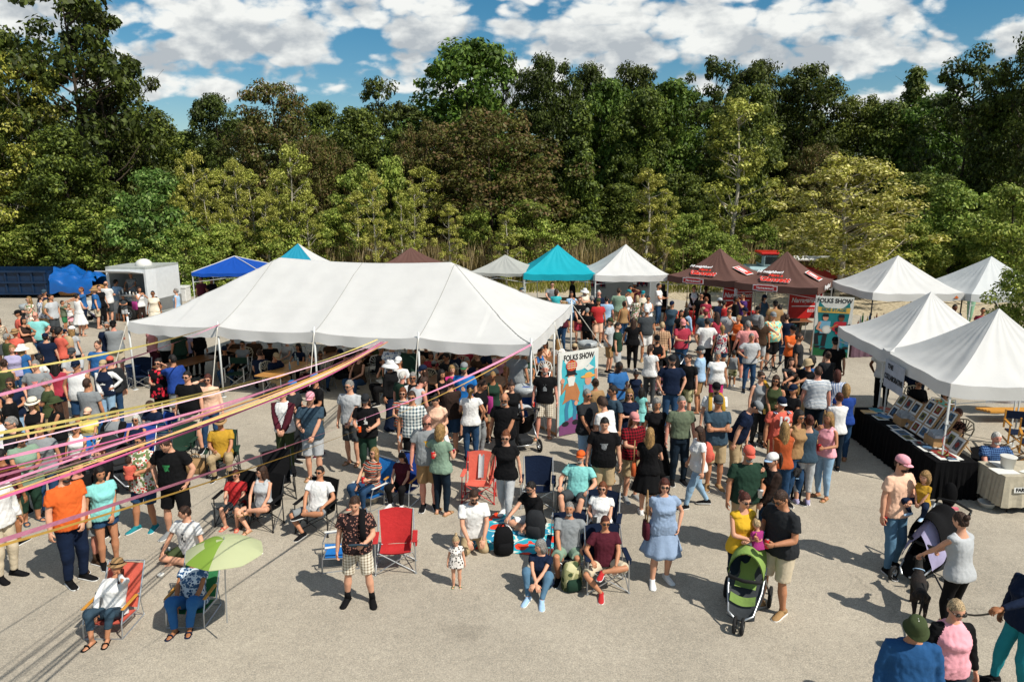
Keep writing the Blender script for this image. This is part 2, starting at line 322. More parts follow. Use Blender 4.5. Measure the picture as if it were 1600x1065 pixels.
# wrist target for the left arm in the frame of an upright torso of a 1.75 m person (x is mirrored for the right arm), elbow hint, palm hint
ARMS = {'down': ((.27, -.03, .89), (.3, .8, 0), (-1, 0, 0)), 'loose': ((.31, -.08, .92), (.4, .8, 0), (-1, .2, 0)), 'pocket': ((.215, -.06, .95), (1, .6, 0), (-1, 0, 0)), 'hip': ((.185, -.07, 1.06), (1, .35, 0), (-1, 0, -.3)),
 'fold': ((-.09, -.19, 1.18), (1, -.1, -.9), (0, 1, 0)), 'phone': ((.06, -.30, 1.16), (.6, .3, -1), (-.3, .2, 1)), 'cup': ((.14, -.27, 1.12), (.5, .4, -1), (-1, 0, .2)), 'drink': ((.07, -.2, 1.42), (.8, -.2, -1), (-.4, 1, 0)),
 'head': ((.17, -.06, 1.60), (1, -.3, -.3), (-1, 0, 0)), 'reach': ((.13, -.52, 1.22), (.4, .3, -1), (-.2, 0, -1)), 'out': ((.42, -.38, 1.24), (.4, .3, -1), (-.2, 0, -1)), 'point': ((.52, -.28, 1.38), (.3, .3, -1), (0, 0, -1)),
 'hold': ((-.03, -.22, 1.12), (.8, .1, -1), (0, .6, .8)), 'back': ((.05, .17, .98), (1, .3, 0), (0, -1, 0)), 'clasp': ((.05, -.2, .93), (1, .2, 0), (-.4, 1, 0)), 'lap': ((.12, -.30, .99), (1, .3, -.2), (-.2, 0, -1)),
 'armrest': ((.27, -.27, 1.08), (.5, .8, 0), (0, 0, -1)), 'knee': ((.13, -.40, 1.08), (1, .2, -.3), (0, 0, -1)), 'floorback': ((.33, .28, .90), (.3, 1, 0), (0, 0, -1)), 'floor': ((.42, -.22, .90), (.4, .8, .1), (0, 0, -1)), 'chin': ((.04, -.19, 1.44), (.5, -.5, -1), (0, 1, 0)),
 'shoulder': ((-.02, -.12, 1.40), (1, -.2, -.8), (0, 1, 0)), 'rail': ((.17, -.40, 1.06), (.6, .5, -.6), (0, 0, -1)), 'table': ((.14, -.38, 1.12), (.8, .1, -.7), (0, 0, -1)), 'knees': ((-.04, -.50, 1.17), (1, 0, -.1), (0, .3, -1)), 'ear': ((.1, -.08, 1.52), (.9, -.4, -.7), (-1, 0, 0))}
LEGS = {  # hip height, ankle (left), ankle (right), knee hint (left, mirrored right), torso lean
 'stand': (.92, (.10, .0, .08), (-.10, .02, .08), (.15, -1, 0)), 'apart': (.915, (.19, -.02, .08), (-.19, .03, .08), (.2, -1, 0)), 'relax': (.91, (.10, .0, .08), (-.17, -.12, .08), (.2, -1, 0)), 'step': (.89, (.07, -.26, .08), (-.08, .26, .11), (.05, -1, 0)),
 'sit': (.40, (.14, -.38, .08), (-.14, -.36, .08), (.25, -1, 1)), 'together': (.40, (.07, -.38, .08), (-.07, -.36, .08), (.1, -1, 1)), 'out': (.39, (.12, -.54, .08), (-.13, -.46, .08), (.3, -.3, 1)), 'four': (.40, (-.13, -.38, .46), (-.13, -.38, .08), (1, -.7, .3)),
 'low': (.24, (.10, -.40, .08), (-.10, -.46, .08), (.2, -.3, 1)), 'indian': (.12, (-.10, -.34, .07), (.10, -.24, .07), (1.0, -.35, .15)), 'kneesup': (.11, (.11, -.50, .08), (-.13, -.46, .08), (.25, -.1, 1)), 'long': (.11, (.10, -.78, .07), (-.06, -.72, .10), (.3, 0, 1)),
 'kneel': (.27, (.12, .22, .05), (-.12, .20, .05), (.25, -1, -.3)), 'crouch': (.45, (.12, -.05, .08), (-.12, -.05, .08), (.3, -1, .2)), 'carried': (.92, (.17, -.22, .60), (-.17, -.22, .60), (.6, -1, .2)), 'laidout': (.40, (.05, -.72, .42), (-.10, -.74, .46), (.1, 0, 1))}
import functools
def rotx(a):
    c, s = math.cos(a), math.sin(a); return np.array([[1, 0, 0], [0, c, -s], [0, s, c]])
def rotz(a):
    c, s = math.cos(a), math.sin(a); return np.array([[c, -s, 0], [s, c, 0], [0, 0, 1]])
@functools.lru_cache(None)
def skel(sex, fat, child, al, ar, legs, lean, pitch, turn):
    hz, anL, anR, hint = LEGS[legs]; J = {}
    R = rotx(math.radians(lean)); hip = A3(0, 0, hz); T = lambda p: R@(A3(*p)-A3(0, 0, .92))+hip
    J['R'] = R; J['T'] = T; sw = (.185 if sex == 'm' else .165)*(1-.05*child)+.02*fat
    J['arms'] = []
    for s, nm in ((1, al), (-1, ar)):
        w, e, pm = ARMS[nm]; w = A3(s*(w[0]+.035*fat*(nm in ('down', 'loose', 'pocket', 'hip'))), w[1]-.03*fat, w[2]); sh = A3(s*sw, .0, 1.42)
        el, w2 = ik(sh, w, .285, .255, A3(s*e[0], e[1], e[2])); 
        J['arms'].append((T(sh), T(el), T(w2), R@A3(s*pm[0], pm[1], pm[2]), s, nm))
    J['legs'] = []
    for s, an in ((1, anL), (-1, anR)):
        hp = hip+R@A3(s*(.085+.012*fat), 0, 0) if hz > .8 else hip+A3(s*.09, 0, 0)
        h = A3(s*hint[0], hint[1], hint[2]); kn, a2 = ik(hp, A3(*an), .435, .405, h)
        if legs == 'kneel': kn = A3(s*.15, -.17, .07); a2 = A3(*an)
        J['legs'].append((hp, kn, a2, s))
    hs = .97*(1+.62*child); J['hs'] = hs
    nb = T((0, .01, 1.49)); nd = R@A3(0, -.05, 1); J['neck'] = nb
    HR = R@rotz(math.radians(turn))@rotx(math.radians(pitch)); J['HR'] = HR
    J['hc'] = nb+nrm(nd)*.035+HR@A3(0, -.005, .112)*hs; J['top'] = J['hc']+HR@A3(0, 0, .118*hs)+A3(0, 0, .01)
    return J
def torso_st(sex, fat, e=0, z0=.84, z1=1.5, flare=0, bust=True):
    m = sex == 'm'; f = fat
    st = [(.84, .165 if m else .175, .115, 0), (.92, .172 if m else .182, .118, .005), (1.0, .158 if m else .155, .105, 0), (1.08, .150 if m else .135, .098, -.002), (1.18, .162 if m else .142, .105, -.004), (1.28, .178 if m else .156, .115, -.006), (1.36, .180 if m else .158, .105, 0), (1.41, .155 if m else .138, .086, .006), (1.445, .108 if m else .092, .068, .008), (1.49, .066, .06, .008), (1.5, .06, .055, .008)]
    Z = [s[0] for s in st]; n = 14; out = []
    for i in range(n+1):
        z = z0+(z1-z0)*i/n; rx = np.interp(z, Z, [s[1] for s in st]); ry = np.interp(z, Z, [s[2] for s in st]); cy = np.interp(z, Z, [s[3] for s in st])
        b = math.exp(-((z-1.06)/.13)**2)*f; rx *= 1+.30*b+.10*f*(z < 1.42); ry *= 1+.55*b+.12*f*(z < 1.42); cy -= .04*b
        if not m and bust: c = math.exp(-((z-1.27)/.065)**2); ry += .022*c*(1+.6*f); cy -= .018*c*(1+.6*f)
        k = 1 if z < 1.44 else .5
        fl = flare*max(0, (1.2-z)/.35)+(.012*min(1, max(0, (1.08-z)/.08)) if e >= .008 and z0 > .85 and z1 > 1.3 else 0)
        out.append((0, cy, z, rx+e*k+fl, ry+e*k+fl))
    return out
def add_loft(g, st, J, seg=18, pw=2.5):
    h = G().loft(st, seg, 0, pw); v = np.concatenate(h.v); v = (v-A3(0, 0, .92))@J['R'].T+J['T']((0, 0, .92)); g.add(v, h.f)
def head_geo(J, sex, child, lod, glasses):
    g = G(); nu, nv = (26, 20) if lod < 2 else (14, 10); V = []
    for j in range(nv+1):
        t = math.pi*j/nv
        for i in range(nu):
            a = 2*math.pi*i/nu; x, y, z = math.sin(t)*math.sin(a), -math.sin(t)*math.cos(a), math.cos(t)
            jw = max(0, -z); X = x*.077*(1-.30*jw**1.6); Y = y*.098*(1-(.18 if y > 0 else -.0)*jw); Z = z*.118
            if y < 0:
                fr = -y; nose = math.exp(-(x/.13)**2)*math.exp(-((z+.16)/.20)**2)*fr; Y -= .024*nose
                for sx in (-1, 1): Y += .011*math.exp(-((x-sx*.36)/.17)**2-((z-.06)/.12)**2)*fr
                Y -= .006*math.exp(-((z-.22)/.1)**2)*fr*math.exp(-(x/.5)**2); Y -= .010*math.exp(-((z+.82)/.16)**2-(x/.3)**2)
                Y += .006*math.exp(-((z+.62)/.08)**2-(x/.3)**2)*fr; Y -= .007*math.exp(-((z+.50)/.1)**2-(x/.28)**2)*fr
            else: Z -= .012*jw
            V.append((X, Y-.012*jw, Z))
    F = [(j*nu+i, j*nu+(i+1) % nu, (j+1)*nu+(i+1) % nu, (j+1)*nu+i) for j in range(nv) for i in range(nu)]
    g.add(V, [q[::-1] for q in F])
    for s in (-1, 1): g.ell((s*.078, .012, -.012), (.011, .02, .033), 8, 6)
    if lod < 2:
        for s in (-1, 1):
            g.ell((s*.028, -.083, .008), (.0125, .008, .006), 8, 6, 1)
            g.box((s*.030, -.094, .027), (.030, .006, .0065), 1)
        g.ell((0, -.094, -.060), (.024, .007, .0055), 8, 6, 2)
    else:
        g.ell((0, -.094, -.060), (.024, .007, .0055), 6, 4, 2); g.box((0, -.092, .014), (.082, .008, .012), 1)
    M = Matrix.Identity(4); R = J['HR']*J['hs']
    M = Matrix([[*R[0], J['hc'][0]], [*R[1], J['hc'][1]], [*R[2], J['hc'][2]], [0, 0, 0, 1]]); J['HM'] = M; J2 = G().merge(g, M); return J2
def hand_geo(g, w, d, pm, s, nm, lod, k=1.0):
    d = nrm(d); n = nrm(pm-d*np.dot(pm, d)); side = np.cross(d, n)   # across the palm
    th = side*(1 if s > 0 else -1)*-1
    if np.dot(th, A3(0, -1, 0.2)) < 0 and nm in ('down', 'loose', 'pocket'): th = -th
    curl = .55 if nm in ('down', 'loose') else (1.15 if nm in ('cup', 'drink', 'rail', 'knee') else .75)
    if nm in ('floor', 'floorback', 'table', 'lap', 'hip'): curl = .2
    R = np.stack([th, n, d], 1)
    g.ell(w+d*.045*k, A3(.043, .019, .055)*k, 10, 7, 0, R)
    seg = 6 if lod < 1 else 5
    for i, (o, L) in enumerate(((.030, .070), (.010, .079), (-.010, .074), (-.030, .058))):
        p = w+d*.080*k+th*o*k; pts = [p-d*.02*k, p]; a = .1
        for q, fr in enumerate((.45, .32, .23)):
            a += curl*(.5+.35*q); p = p+(d*math.cos(a)+n*math.sin(a))*L*fr*k; pts.append(p)
        g.tube(pts, [.0095*k, .0098*k, .0092*k, .0085*k, .0062*k], seg)
    p = w+d*.022*k+th*.028*k; q = p+(th*.62+d*.62+n*.35)*.036*k; r = q+(th*.25+d*.85+n*.45)*.030*k
    g.tube([p, q, r], [.0135*k, .0115*k, .0075*k], seg)
    J_hand = w+d*.085*k+n*.03*k
    return J_hand, n
@functools.lru_cache(None)
def body_mesh(sex, fat, child, al, ar, legs, lean, pitch, turn, lod):
    J = skel(sex, fat, child, al, ar, legs, lean, pitch, turn); g = G()
    add_loft(g, torso_st(sex, fat, -.016), J, 14)
    nk = .054 if sex == 'm' else .047
    g.tube([J['T']((0, .01, 1.44)), J['neck'], J['hc']+J['HR']@A3(0, .012, -.05)*J['hs']], [nk*1.25, nk*1.05, nk*(1+.25*child)], 12)
    am = (1.0 if sex == 'm' else .84)*(1+.25*fat)*(1+.12*child)
    for sh, el, w, pm, s, nm in J['arms']:
        g.tube([sh+(J['T']((0, 0, 1.36))-sh)*.25, sh-J['R']@A3(0, 0, .022), sh*.65+el*.35, el*.93+sh*.07, el, el*.8+w*.2, el*.5+w*.5, w, w+nrm(w-el)*.02], [.038*am, .043*am, .043*am, .038*am, .037*am, .041*am, .036*am, .026*am, .024*am], 10)
    for hp, kn, an, s in J['legs']:
        lm = (1 if sex == 'm' else 1.02)*(1+.22*fat)*(1+.12*child)
        g.tube([hp+A3(0, 0, .04), hp*.8+kn*.2, hp*.5+kn*.5, hp*.12+kn*.88, kn, kn*.85+an*.15, kn*.66+an*.34, kn*.3+an*.7, an], [.085*lm, .086*lm, .070*lm, .054*lm, .048*lm, .050*lm, .056*lm, .040*lm, .034*lm], 12)
        foot_geo(g, kn, an, s, legs, .9)
    v, n, f = remesh(g, (.015, .022, .03)[lod], 2)
    o = G(); o.add(v, [tuple(q) for q in f]); J['hands'] = []
    for sh, el, w, pm, s, nm in J['arms']:
        hc, hn = hand_geo(o, w, w-el, pm, s, nm, lod, 1+.15*child); J['hands'].append((hc, hn, nrm(w-el)))
    o.merge(head_geo(J, sex, child, lod, 0))
    return o.mesh('person', []), J
def foot_dir(kn, an, s, legs):
    sh = nrm(an-kn)
    if legs in ('indian',): return nrm(A3(-s*.8, -.5, -.1))
    if legs == 'kneel': return nrm(A3(0, 1, -.1))
    if sh[2] > -.5: return nrm(A3(s*.1, -.45, .85)) if legs != 'four' else nrm(A3(-.35*s, -.75, .1))
    f = A3(s*.22, -1, 0); return nrm(f-A3(0, 0, .0))
def foot_geo(g, kn, an, s, legs, k, z0=None, sole=False, L=1.0):
    d = foot_dir(kn, an, s, legs); up = A3(0, 0, 1); up = nrm(up-d*np.dot(up, d)) if abs(d[2]) < .6 else nrm(A3(0, 1, .45)-d*np.dot(A3(0, 1, .45), d)); sd_ = np.cross(d, up)
    st = [(-.072, .020, .035), (-.06, .034, .075), (0, .037, .088), (.05, .039, .074), (.10, .043, .056), (.15, .044, .042), (.185, .034, .034), (.20, .014, .022)]
    V = []; n = 10; base = an-up*.08
    for t, wd, h in st:
        if sole: h = .022; wd += .006
        for i in range(n):
            a = 2*math.pi*i/n; z = (math.sin(a)*.5+.5)*h*k if not sole else (.0 if math.sin(a) < 0 else h); V.append(base+d*t*k*L+sd_*math.cos(a)*wd*k+up*max(z, 0.004))
    F = [(i*n+q, i*n+(q+1) % n, (i+1)*n+(q+1) % n, (i+1)*n+q) for i in range(len(st)-1) for q in range(n)]
    F.append(tuple(range(n))[::-1]); F.append(tuple(range((len(st)-1)*n, len(st)*n))); g.add(V, F)
def fin(g, lod, amp, name, vox=None, seed=1, k=1.0, sm=2):
    v, n, f = remesh(g, vox or (.015, .022, .032)[lod], sm)
    v = wrinkle(v, n, amp, k, seed)
    return G().add(v, [tuple(q) for q in f]).mesh(name, [])
@functools.lru_cache(None)
def top_mesh(kind, pk, lod, over):
    J = skel(*pk); sex, fat, child, al, ar, legs = pk[:6]; g = G(); stand = LEGS[legs][0] > .8
    hem = {'tee': .86, 'tank': .89, 'long': .86, 'polo': .87, 'tunic': .76, 'dress': .84, 'crop': 1.0, 'vest': .86, 'bodice': .95}.get(kind, .86)
    if over: hem = .955
    if not stand: hem = max(hem, .91)
    tk = kind in ('tank', 'vest', 'bodice')
    fl = {'tunic': .055, 'tee': .012, 'polo': .01, 'long': .012, 'vest': .01}.get(kind, 0)
    e = (.008 if tk else .016)+.004*(over == 0)
    add_loft(g, torso_st(sex, fat, e, hem, 1.462 if not tk else 1.425, fl), J)
    if tk:   # shoulder straps
        for s in (-1, 1): g.tube([J['T']((s*.085, -.085, 1.40)), J['T']((s*.095, -.02, 1.475)), J['T']((s*.09, .085, 1.40))], (.022, .03), 8)
        if kind == 'vest':
            for s in (-1, 1): g.ell(J['T']((s*.135, 0, 1.41)), (.06, .08, .05), 10, 8)
    am = (1.0 if sex == 'm' else .86)*(1+.25*fat)*(1+.12*child)
    for sh, el, w, pm, s, nm in J['arms']:
        ctr = J['T']((0, 0, 1.40))
        if kind in ('tee', 'polo', 'tunic', 'dress', 'crop'):
            fr = .62 if sex == 'm' else .45; end = sh*(1-fr)+el*fr
            g.tube([sh+(ctr-sh)*.4, sh-J['R']@A3(0, 0, .012), sh*.6+end*.4, end], [.050*am, .060*am, .064*am, .069*am], 12)
        elif kind in ('long', 'raglan'):
            g.tube([sh+(ctr-sh)*.4, sh-J['R']@A3(0, 0, .012), sh*.5+el*.5, el, el*.5+w*.5, w*.93+el*.07], [.050*am, .060*am, .060*am, .052*am, .049*am, .037*am], 12)
    me = fin(g, lod, .007 if not tk else .004, kind, seed=len(kind))
    if kind == 'raglan':
        n = len(me.polygons); c = np.empty(n*3, 'f'); me.polygons.foreach_get('center', c); c = c.reshape(-1, 3); mi = np.zeros(n, 'i')
        for sh, el, w, pm, s, nm in J['arms']:
            for a, b_, r0 in ((sh, el, .085), (el, w, .075)):
                d = b_-a; t = np.clip(((c-a)@d)/(d@d), 0, 1); mi[np.linalg.norm(c-(a+t[:, None]*d), axis=1) < r0*am] = 1
        me.polygons.foreach_set('material_index', mi); me['rag'] = 1
    return me
@functools.lru_cache(None)
def bottom_mesh(kind, pk, lod, over=0):
    J = skel(*pk); sex, fat, child, al, ar, legs = pk[:6]; g = G(); stand = LEGS[legs][0] > .8
    lm = (1+.24*fat)*(1+.10*child)
    if kind in ('skirt', 'longskirt', 'sundress') and stand:
        z1 = {'skirt': .52, 'longskirt': .16, 'sundress': .50}[kind]; fl = {'skirt': .10, 'longskirt': .16, 'sundress': .12}[kind]; st = []
        for i in range(11):
            t = i/10; z = 1.03+(z1-1.03)*t; r = np.interp(z, [z1, .92, 1.03], [.19+fl, .19, .155 if sex == 'm' else .15]); ry = np.interp(z, [z1, .92, 1.03], [.14+fl, .135, .11]); st.append((0, 0, z, r*(1+.12*fat), ry*(1+.25*fat)))
        h = G(); seg = 40; h.loft(st, seg, 0, 2.0); v = np.concatenate(h.v); a = np.arctan2(v[:, 1], v[:, 0]); t = np.clip((.95-v[:, 2])/(.95-z1+.01), 0, 1)
        v[:, :2] *= (1+.07*t*np.sin(a*9+1)+.04*t*np.sin(a*5))[:, None]
        return G().add(v, h.f).mesh(kind, [])
    add_loft(g, torso_st(sex, fat, .004 if not over else .014, .85, 1.02 if sex == 'm' else 1.03, 0, False), J)
    shm = kind in ('shorts', 'skirt', 'sundress', 'denim shorts'); 
    for hp, kn, an, s in J['legs']:
        top = [hp+A3(0, 0, .03) if stand else hp, hp*.82+kn*.18]
        if shm:
            fr = .93 if kind != 'denim shorts' else .45; hemr = (.088 if kind != 'denim shorts' else .098)
            if legs in ('kneesup', 'indian', 'low') : fr = min(fr, .8)
            end = hp*(1-fr)+kn*fr; g.tube(top+[hp*.5+end*.5, end], [.100*lm, .104*lm, .098*lm, hemr*lm], 14)
        else:
            r = {'pants': (.100, .088, .078, .062, .056, .052), 'wide': (.105, .10, .098, .10, .115, .14), 'leggings': (.096, .078, .068, .062, .046, .040), 'jeans': (.098, .084, .075, .066, .050, .046), 'capri': (.098, .086, .074, .064, .058, .05)}[kind]
            endt = .97 if kind != 'capri' else .62
            a = kn*(1-endt)+an*endt if kind != 'wide' else an+A3(0, 0, -.04)
            kq = 1.0 if stand else 1.12; g.tube(top+[hp*.5+kn*.5, kn*.92+hp*.08, kn, kn*.92+an*.08, kn*.66+a*.34, kn*.3+a*.7, a], [r[0]*lm, r[0]*lm, r[1]*lm, r[2]*lm*kq, r[2]*lm*kq, r[2]*lm*kq, r[3]*lm, r[4]*lm, r[5]*lm], 14); g.ell(kn, np.ones(3)*r[2]*lm*(.98 if stand else 1.06), 12, 8)
    return fin(g, lod, .007 if kind not in ('leggings',) else .002, kind, k=.8)
@functools.lru_cache(None)
def shoe_mesh(kind, pk, side):
    J = skel(*pk); g = G(); hp, kn, an, s = J['legs'][side]
    if kind == 'sandals':
        foot_geo(g, kn, an, s, pk[5], 1.0, sole=True)
        d = foot_dir(kn, an, s, pk[5])
        if abs(d[2]) < .3:
            c = an-A3(0, 0, .035)+d*.10; sd_ = np.cross(d, A3(0, 0, 1)); g.tube([c-sd_*.045-A3(0, 0, .03), c-sd_*.03+A3(0, 0, .012), c+sd_*.03+A3(0, 0, .012), c+sd_*.045-A3(0, 0, .03)], (.006, .016), 6)
        return g.mesh('sandal', [])
    foot_geo(g, kn, an, s, pk[5], 1.12)
    n0 = len(g.f); foot_geo(g, kn, an, s, pk[5], 1.12, sole=True)
    for i in range(n0, len(g.f)): g.m[i] = 1
    if kind in ('boots', 'sneakers'): g.tube([an-nrm(an-kn)*(.015 if kind == 'sneakers' else .12), an-A3(0, 0, .02)], [.043, .048], 10)
    return g.mesh('shoe', [])
def hsh(x, y, z, sc): return math.sin(x*sc*1.3+y*sc)*math.cos(y*sc*1.1-z*sc*.9)*.5+math.sin(z*sc*1.7+x*sc*2.1)*.5
@functools.lru_cache(None)
def hair_mesh(kind, sex, child, lod):
    g = G(); nu, nv = (28, 18) if lod < 2 else (16, 10); V = []
    vol = {'short': 1.05, 'buzz': 1.02, 'curly': 1.24, 'long': 1.10, 'pony': 1.05, 'bun': 1.05, 'bob': 1.13, 'ring': 1.05, 'wavy': 1.16, 'braid': 1.06, 'mop': 1.16}[kind]
    lng = {'long': .30, 'wavy': .27, 'bob': .07, 'curly': .06 if sex == 'f' else 0}.get(kind, 0)
    for j in range(nv+1):
        t = math.pi*j/nv
        for i in range(nu):
            a = 2*math.pi*i/nu; x, y, z = math.sin(t)*math.sin(a), -math.sin(t)*math.cos(a), math.cos(t)
            line = np.interp(-y, [-1, -.2, .25, .6, 1], [-.75 if not lng else -1.2, -.35 if not lng else -1.2, -.12 if not lng else -.9, .34, .52])
            if kind == 'ring': line = max(line, -.6) if z < .35 else 9
            inside = z < line
            r = vol+.03*hsh(x, y, z, 9)*(3 if kind in ('curly', 'wavy', 'mop') else 1)
            if z > .3: r += .012
            if inside: r = .90
            X, Y, Z = x*.078*r, y*.099*r+(.006 if not inside else 0), z*.119*r
            if lng and not inside and z < 0 and y > -.55: Z -= lng*(-z)**.8; Y += .03*(-z); X *= 1.06+.45*(-z)*(lng > .1)
            V.append((X, Y, Z))
    F = [((j+1)*nu+i, (j+1)*nu+(i+1) % nu, j*nu+(i+1) % nu, j*nu+i) for j in range(nv) for i in range(nu)]
    g.add(V, F)
    if kind == 'pony': g.tube([(0, .09, .05), (0, .15, .06), (0, .165, -.02), (0, .15, -.12), (0, .14, -.2)], [.022, .034, .036, .03, .01], 10)
    if kind == 'braid': g.tube([(.06, .05, -.06), (.09, .0, -.13), (.10, -.07, -.19), (.09, -.10, -.25), (.085, -.11, -.31), (.08, -.11, -.36)], [.03, .028, .022, .024, .018, .008], 8)
    if kind == 'bun': g.ell((0, .105, .055), (.042, .042, .040), 12, 8)
    if kind == 'mop':
        for i in range(26): a = i*2.4; t = .2+1.2*(i/26); g.ell((math.sin(t)*math.cos(a)*.085, math.sin(t)*math.sin(a)*.10+.01, math.cos(t)*.12+.012), (.026, .026, .024), 7, 5)
    return g.mesh(kind, [])
@functools.lru_cache(None)
def hat_mesh(kind, lod):
    g = G(); seg = 20
    if kind in ('cap', 'truckercap', 'backcap'):
        V = []; nv = 7
        g.loft([(0, 0, z, rx, ry) for z, rx, ry in ((.028, .086, .108), (.06, .086, .107), (.09, .078, .098), (.115, .058, .074), (.130, .030, .04), (.134, .008, .01))], seg, 0, 2.0)
        sg = 1 if kind != 'backcap' else -1
        g2 = G(); n = 10
        for k in (0, 1):
            for i in range(n+1):
                u = -1+2*i/n; x = u*.072; y0 = -.094*math.sqrt(max(0, 1-(x/.092)**2)); ln = .080*math.sqrt(max(0, 1-u*u*.85))
                for q in range(4): f = q/3; V.append((x, sg*(y0-ln*f+.01), .036-.016*f-.012*u*u-.004*k))
        m = (n+1)*4; F = []
        for i in range(n):
            for q in range(3): a = i*4+q; F.append((a, a+1, a+5, a+4)); F.append((m+a, m+a+4, m+a+5, m+a+1))
        for i in range(n): a = i*4+3; F.append((a, m+a, m+a+4, a+4))
        g.add(V, F, 1)
    else:
        R, cz, dr, hh = {'sunhat': (.185, .03, .045, .125), 'fedora': (.150, .035, .01, .14), 'bucket': (.130, .02, .035, .125), 'floppy': (.21, .03, .07, .125)}[kind]
        pr = [(R, cz-dr-.006), (R, cz-dr), (R*.8, cz-dr*.45+.004), (.105, cz+.008), (.098, cz+.03), (.092, cz+.065), (.080, hh-.015), (.055, hh), (.01, hh+.002)]
        V = []; 
        for r, z in pr:
            for i in range(24):
                a = 2*math.pi*i/24; wob = .012*math.sin(a*2+1)*(r > .12); V.append((math.cos(a)*r*.93, math.sin(a)*r*1.08+.004, z+wob))
        F = [(j*24+i, j*24+(i+1) % 24, (j+1)*24+(i+1) % 24, (j+1)*24+i) for j in range(len(pr)-1) for i in range(24)]
        F.append(tuple(range(24))[::-1]); F.append(tuple(range((len(pr)-1)*24, len(pr)*24))); g.add(V, F)
        if kind in ('sunhat', 'fedora', 'floppy'): g.tube([(math.cos(2*math.pi*i/20)*.095, math.sin(2*math.pi*i/20)*.112+.004, cz+.022) for i in range(20)], (.012, .006), 6, 1, closed=True, ref=(0, 0, 1))
    return g.mesh(kind, [])
@functools.lru_cache(None)
def glasses_mesh():
    g = G()
    for s in (-1, 1):
        g.ell((s*.034, -.103, .008), (.029, .007, .021), 10, 6); g.tube([(s*.06, -.098, .014), (s*.078, -.05, .012), (s*.081, .01, .006)], .004, 5)
    g.tube([(-.012, -.107, .012), (.012, -.107, .012)], .004, 5); return g.mesh('sunglasses', [])
@functools.lru_cache(None)
def beard_mesh():
    g = G(); g.ell((0, -.060, -.090), (.052, .048, .034), 14, 10); g.ell((0, -.096, -.047), (.028, .010, .007), 8, 6); return g.mesh('beard', [])
TOPW = {'tee': 't-shirt', 'tank': 'tank top', 'long': 'long-sleeved top', 'polo': 'short-sleeved shirt', 'tunic': 'loose tunic', 'dress': 'dress', 'vest': 'sleeveless top', 'crop': 'top', 'bodice': 'sleeveless dress'}
HATW = {'cap': 'cap', 'backcap': 'backwards cap', 'sunhat': 'brimmed hat', 'fedora': 'fedora', 'bucket': 'bucket hat', 'floppy': 'wide floppy hat', 'truckercap': 'cap'}
PEOPLE = {}; NP = [0]
LOGO = mat('printed logo', 'C9C9C5', .8, var=.25, vscale=60)
def mesh_inst(name, me, mats, parent, M=None):
    o = bpy.data.objects.new(name, me); PEND.append(o); o.parent = parent
    while len(me.materials) < len(mats): me.materials.append(None)
    for i, m in enumerate(mats): o.material_slots[i].link = 'OBJECT'; o.material_slots[i].material = m
    if M is not None: o.matrix_local = M
    return o
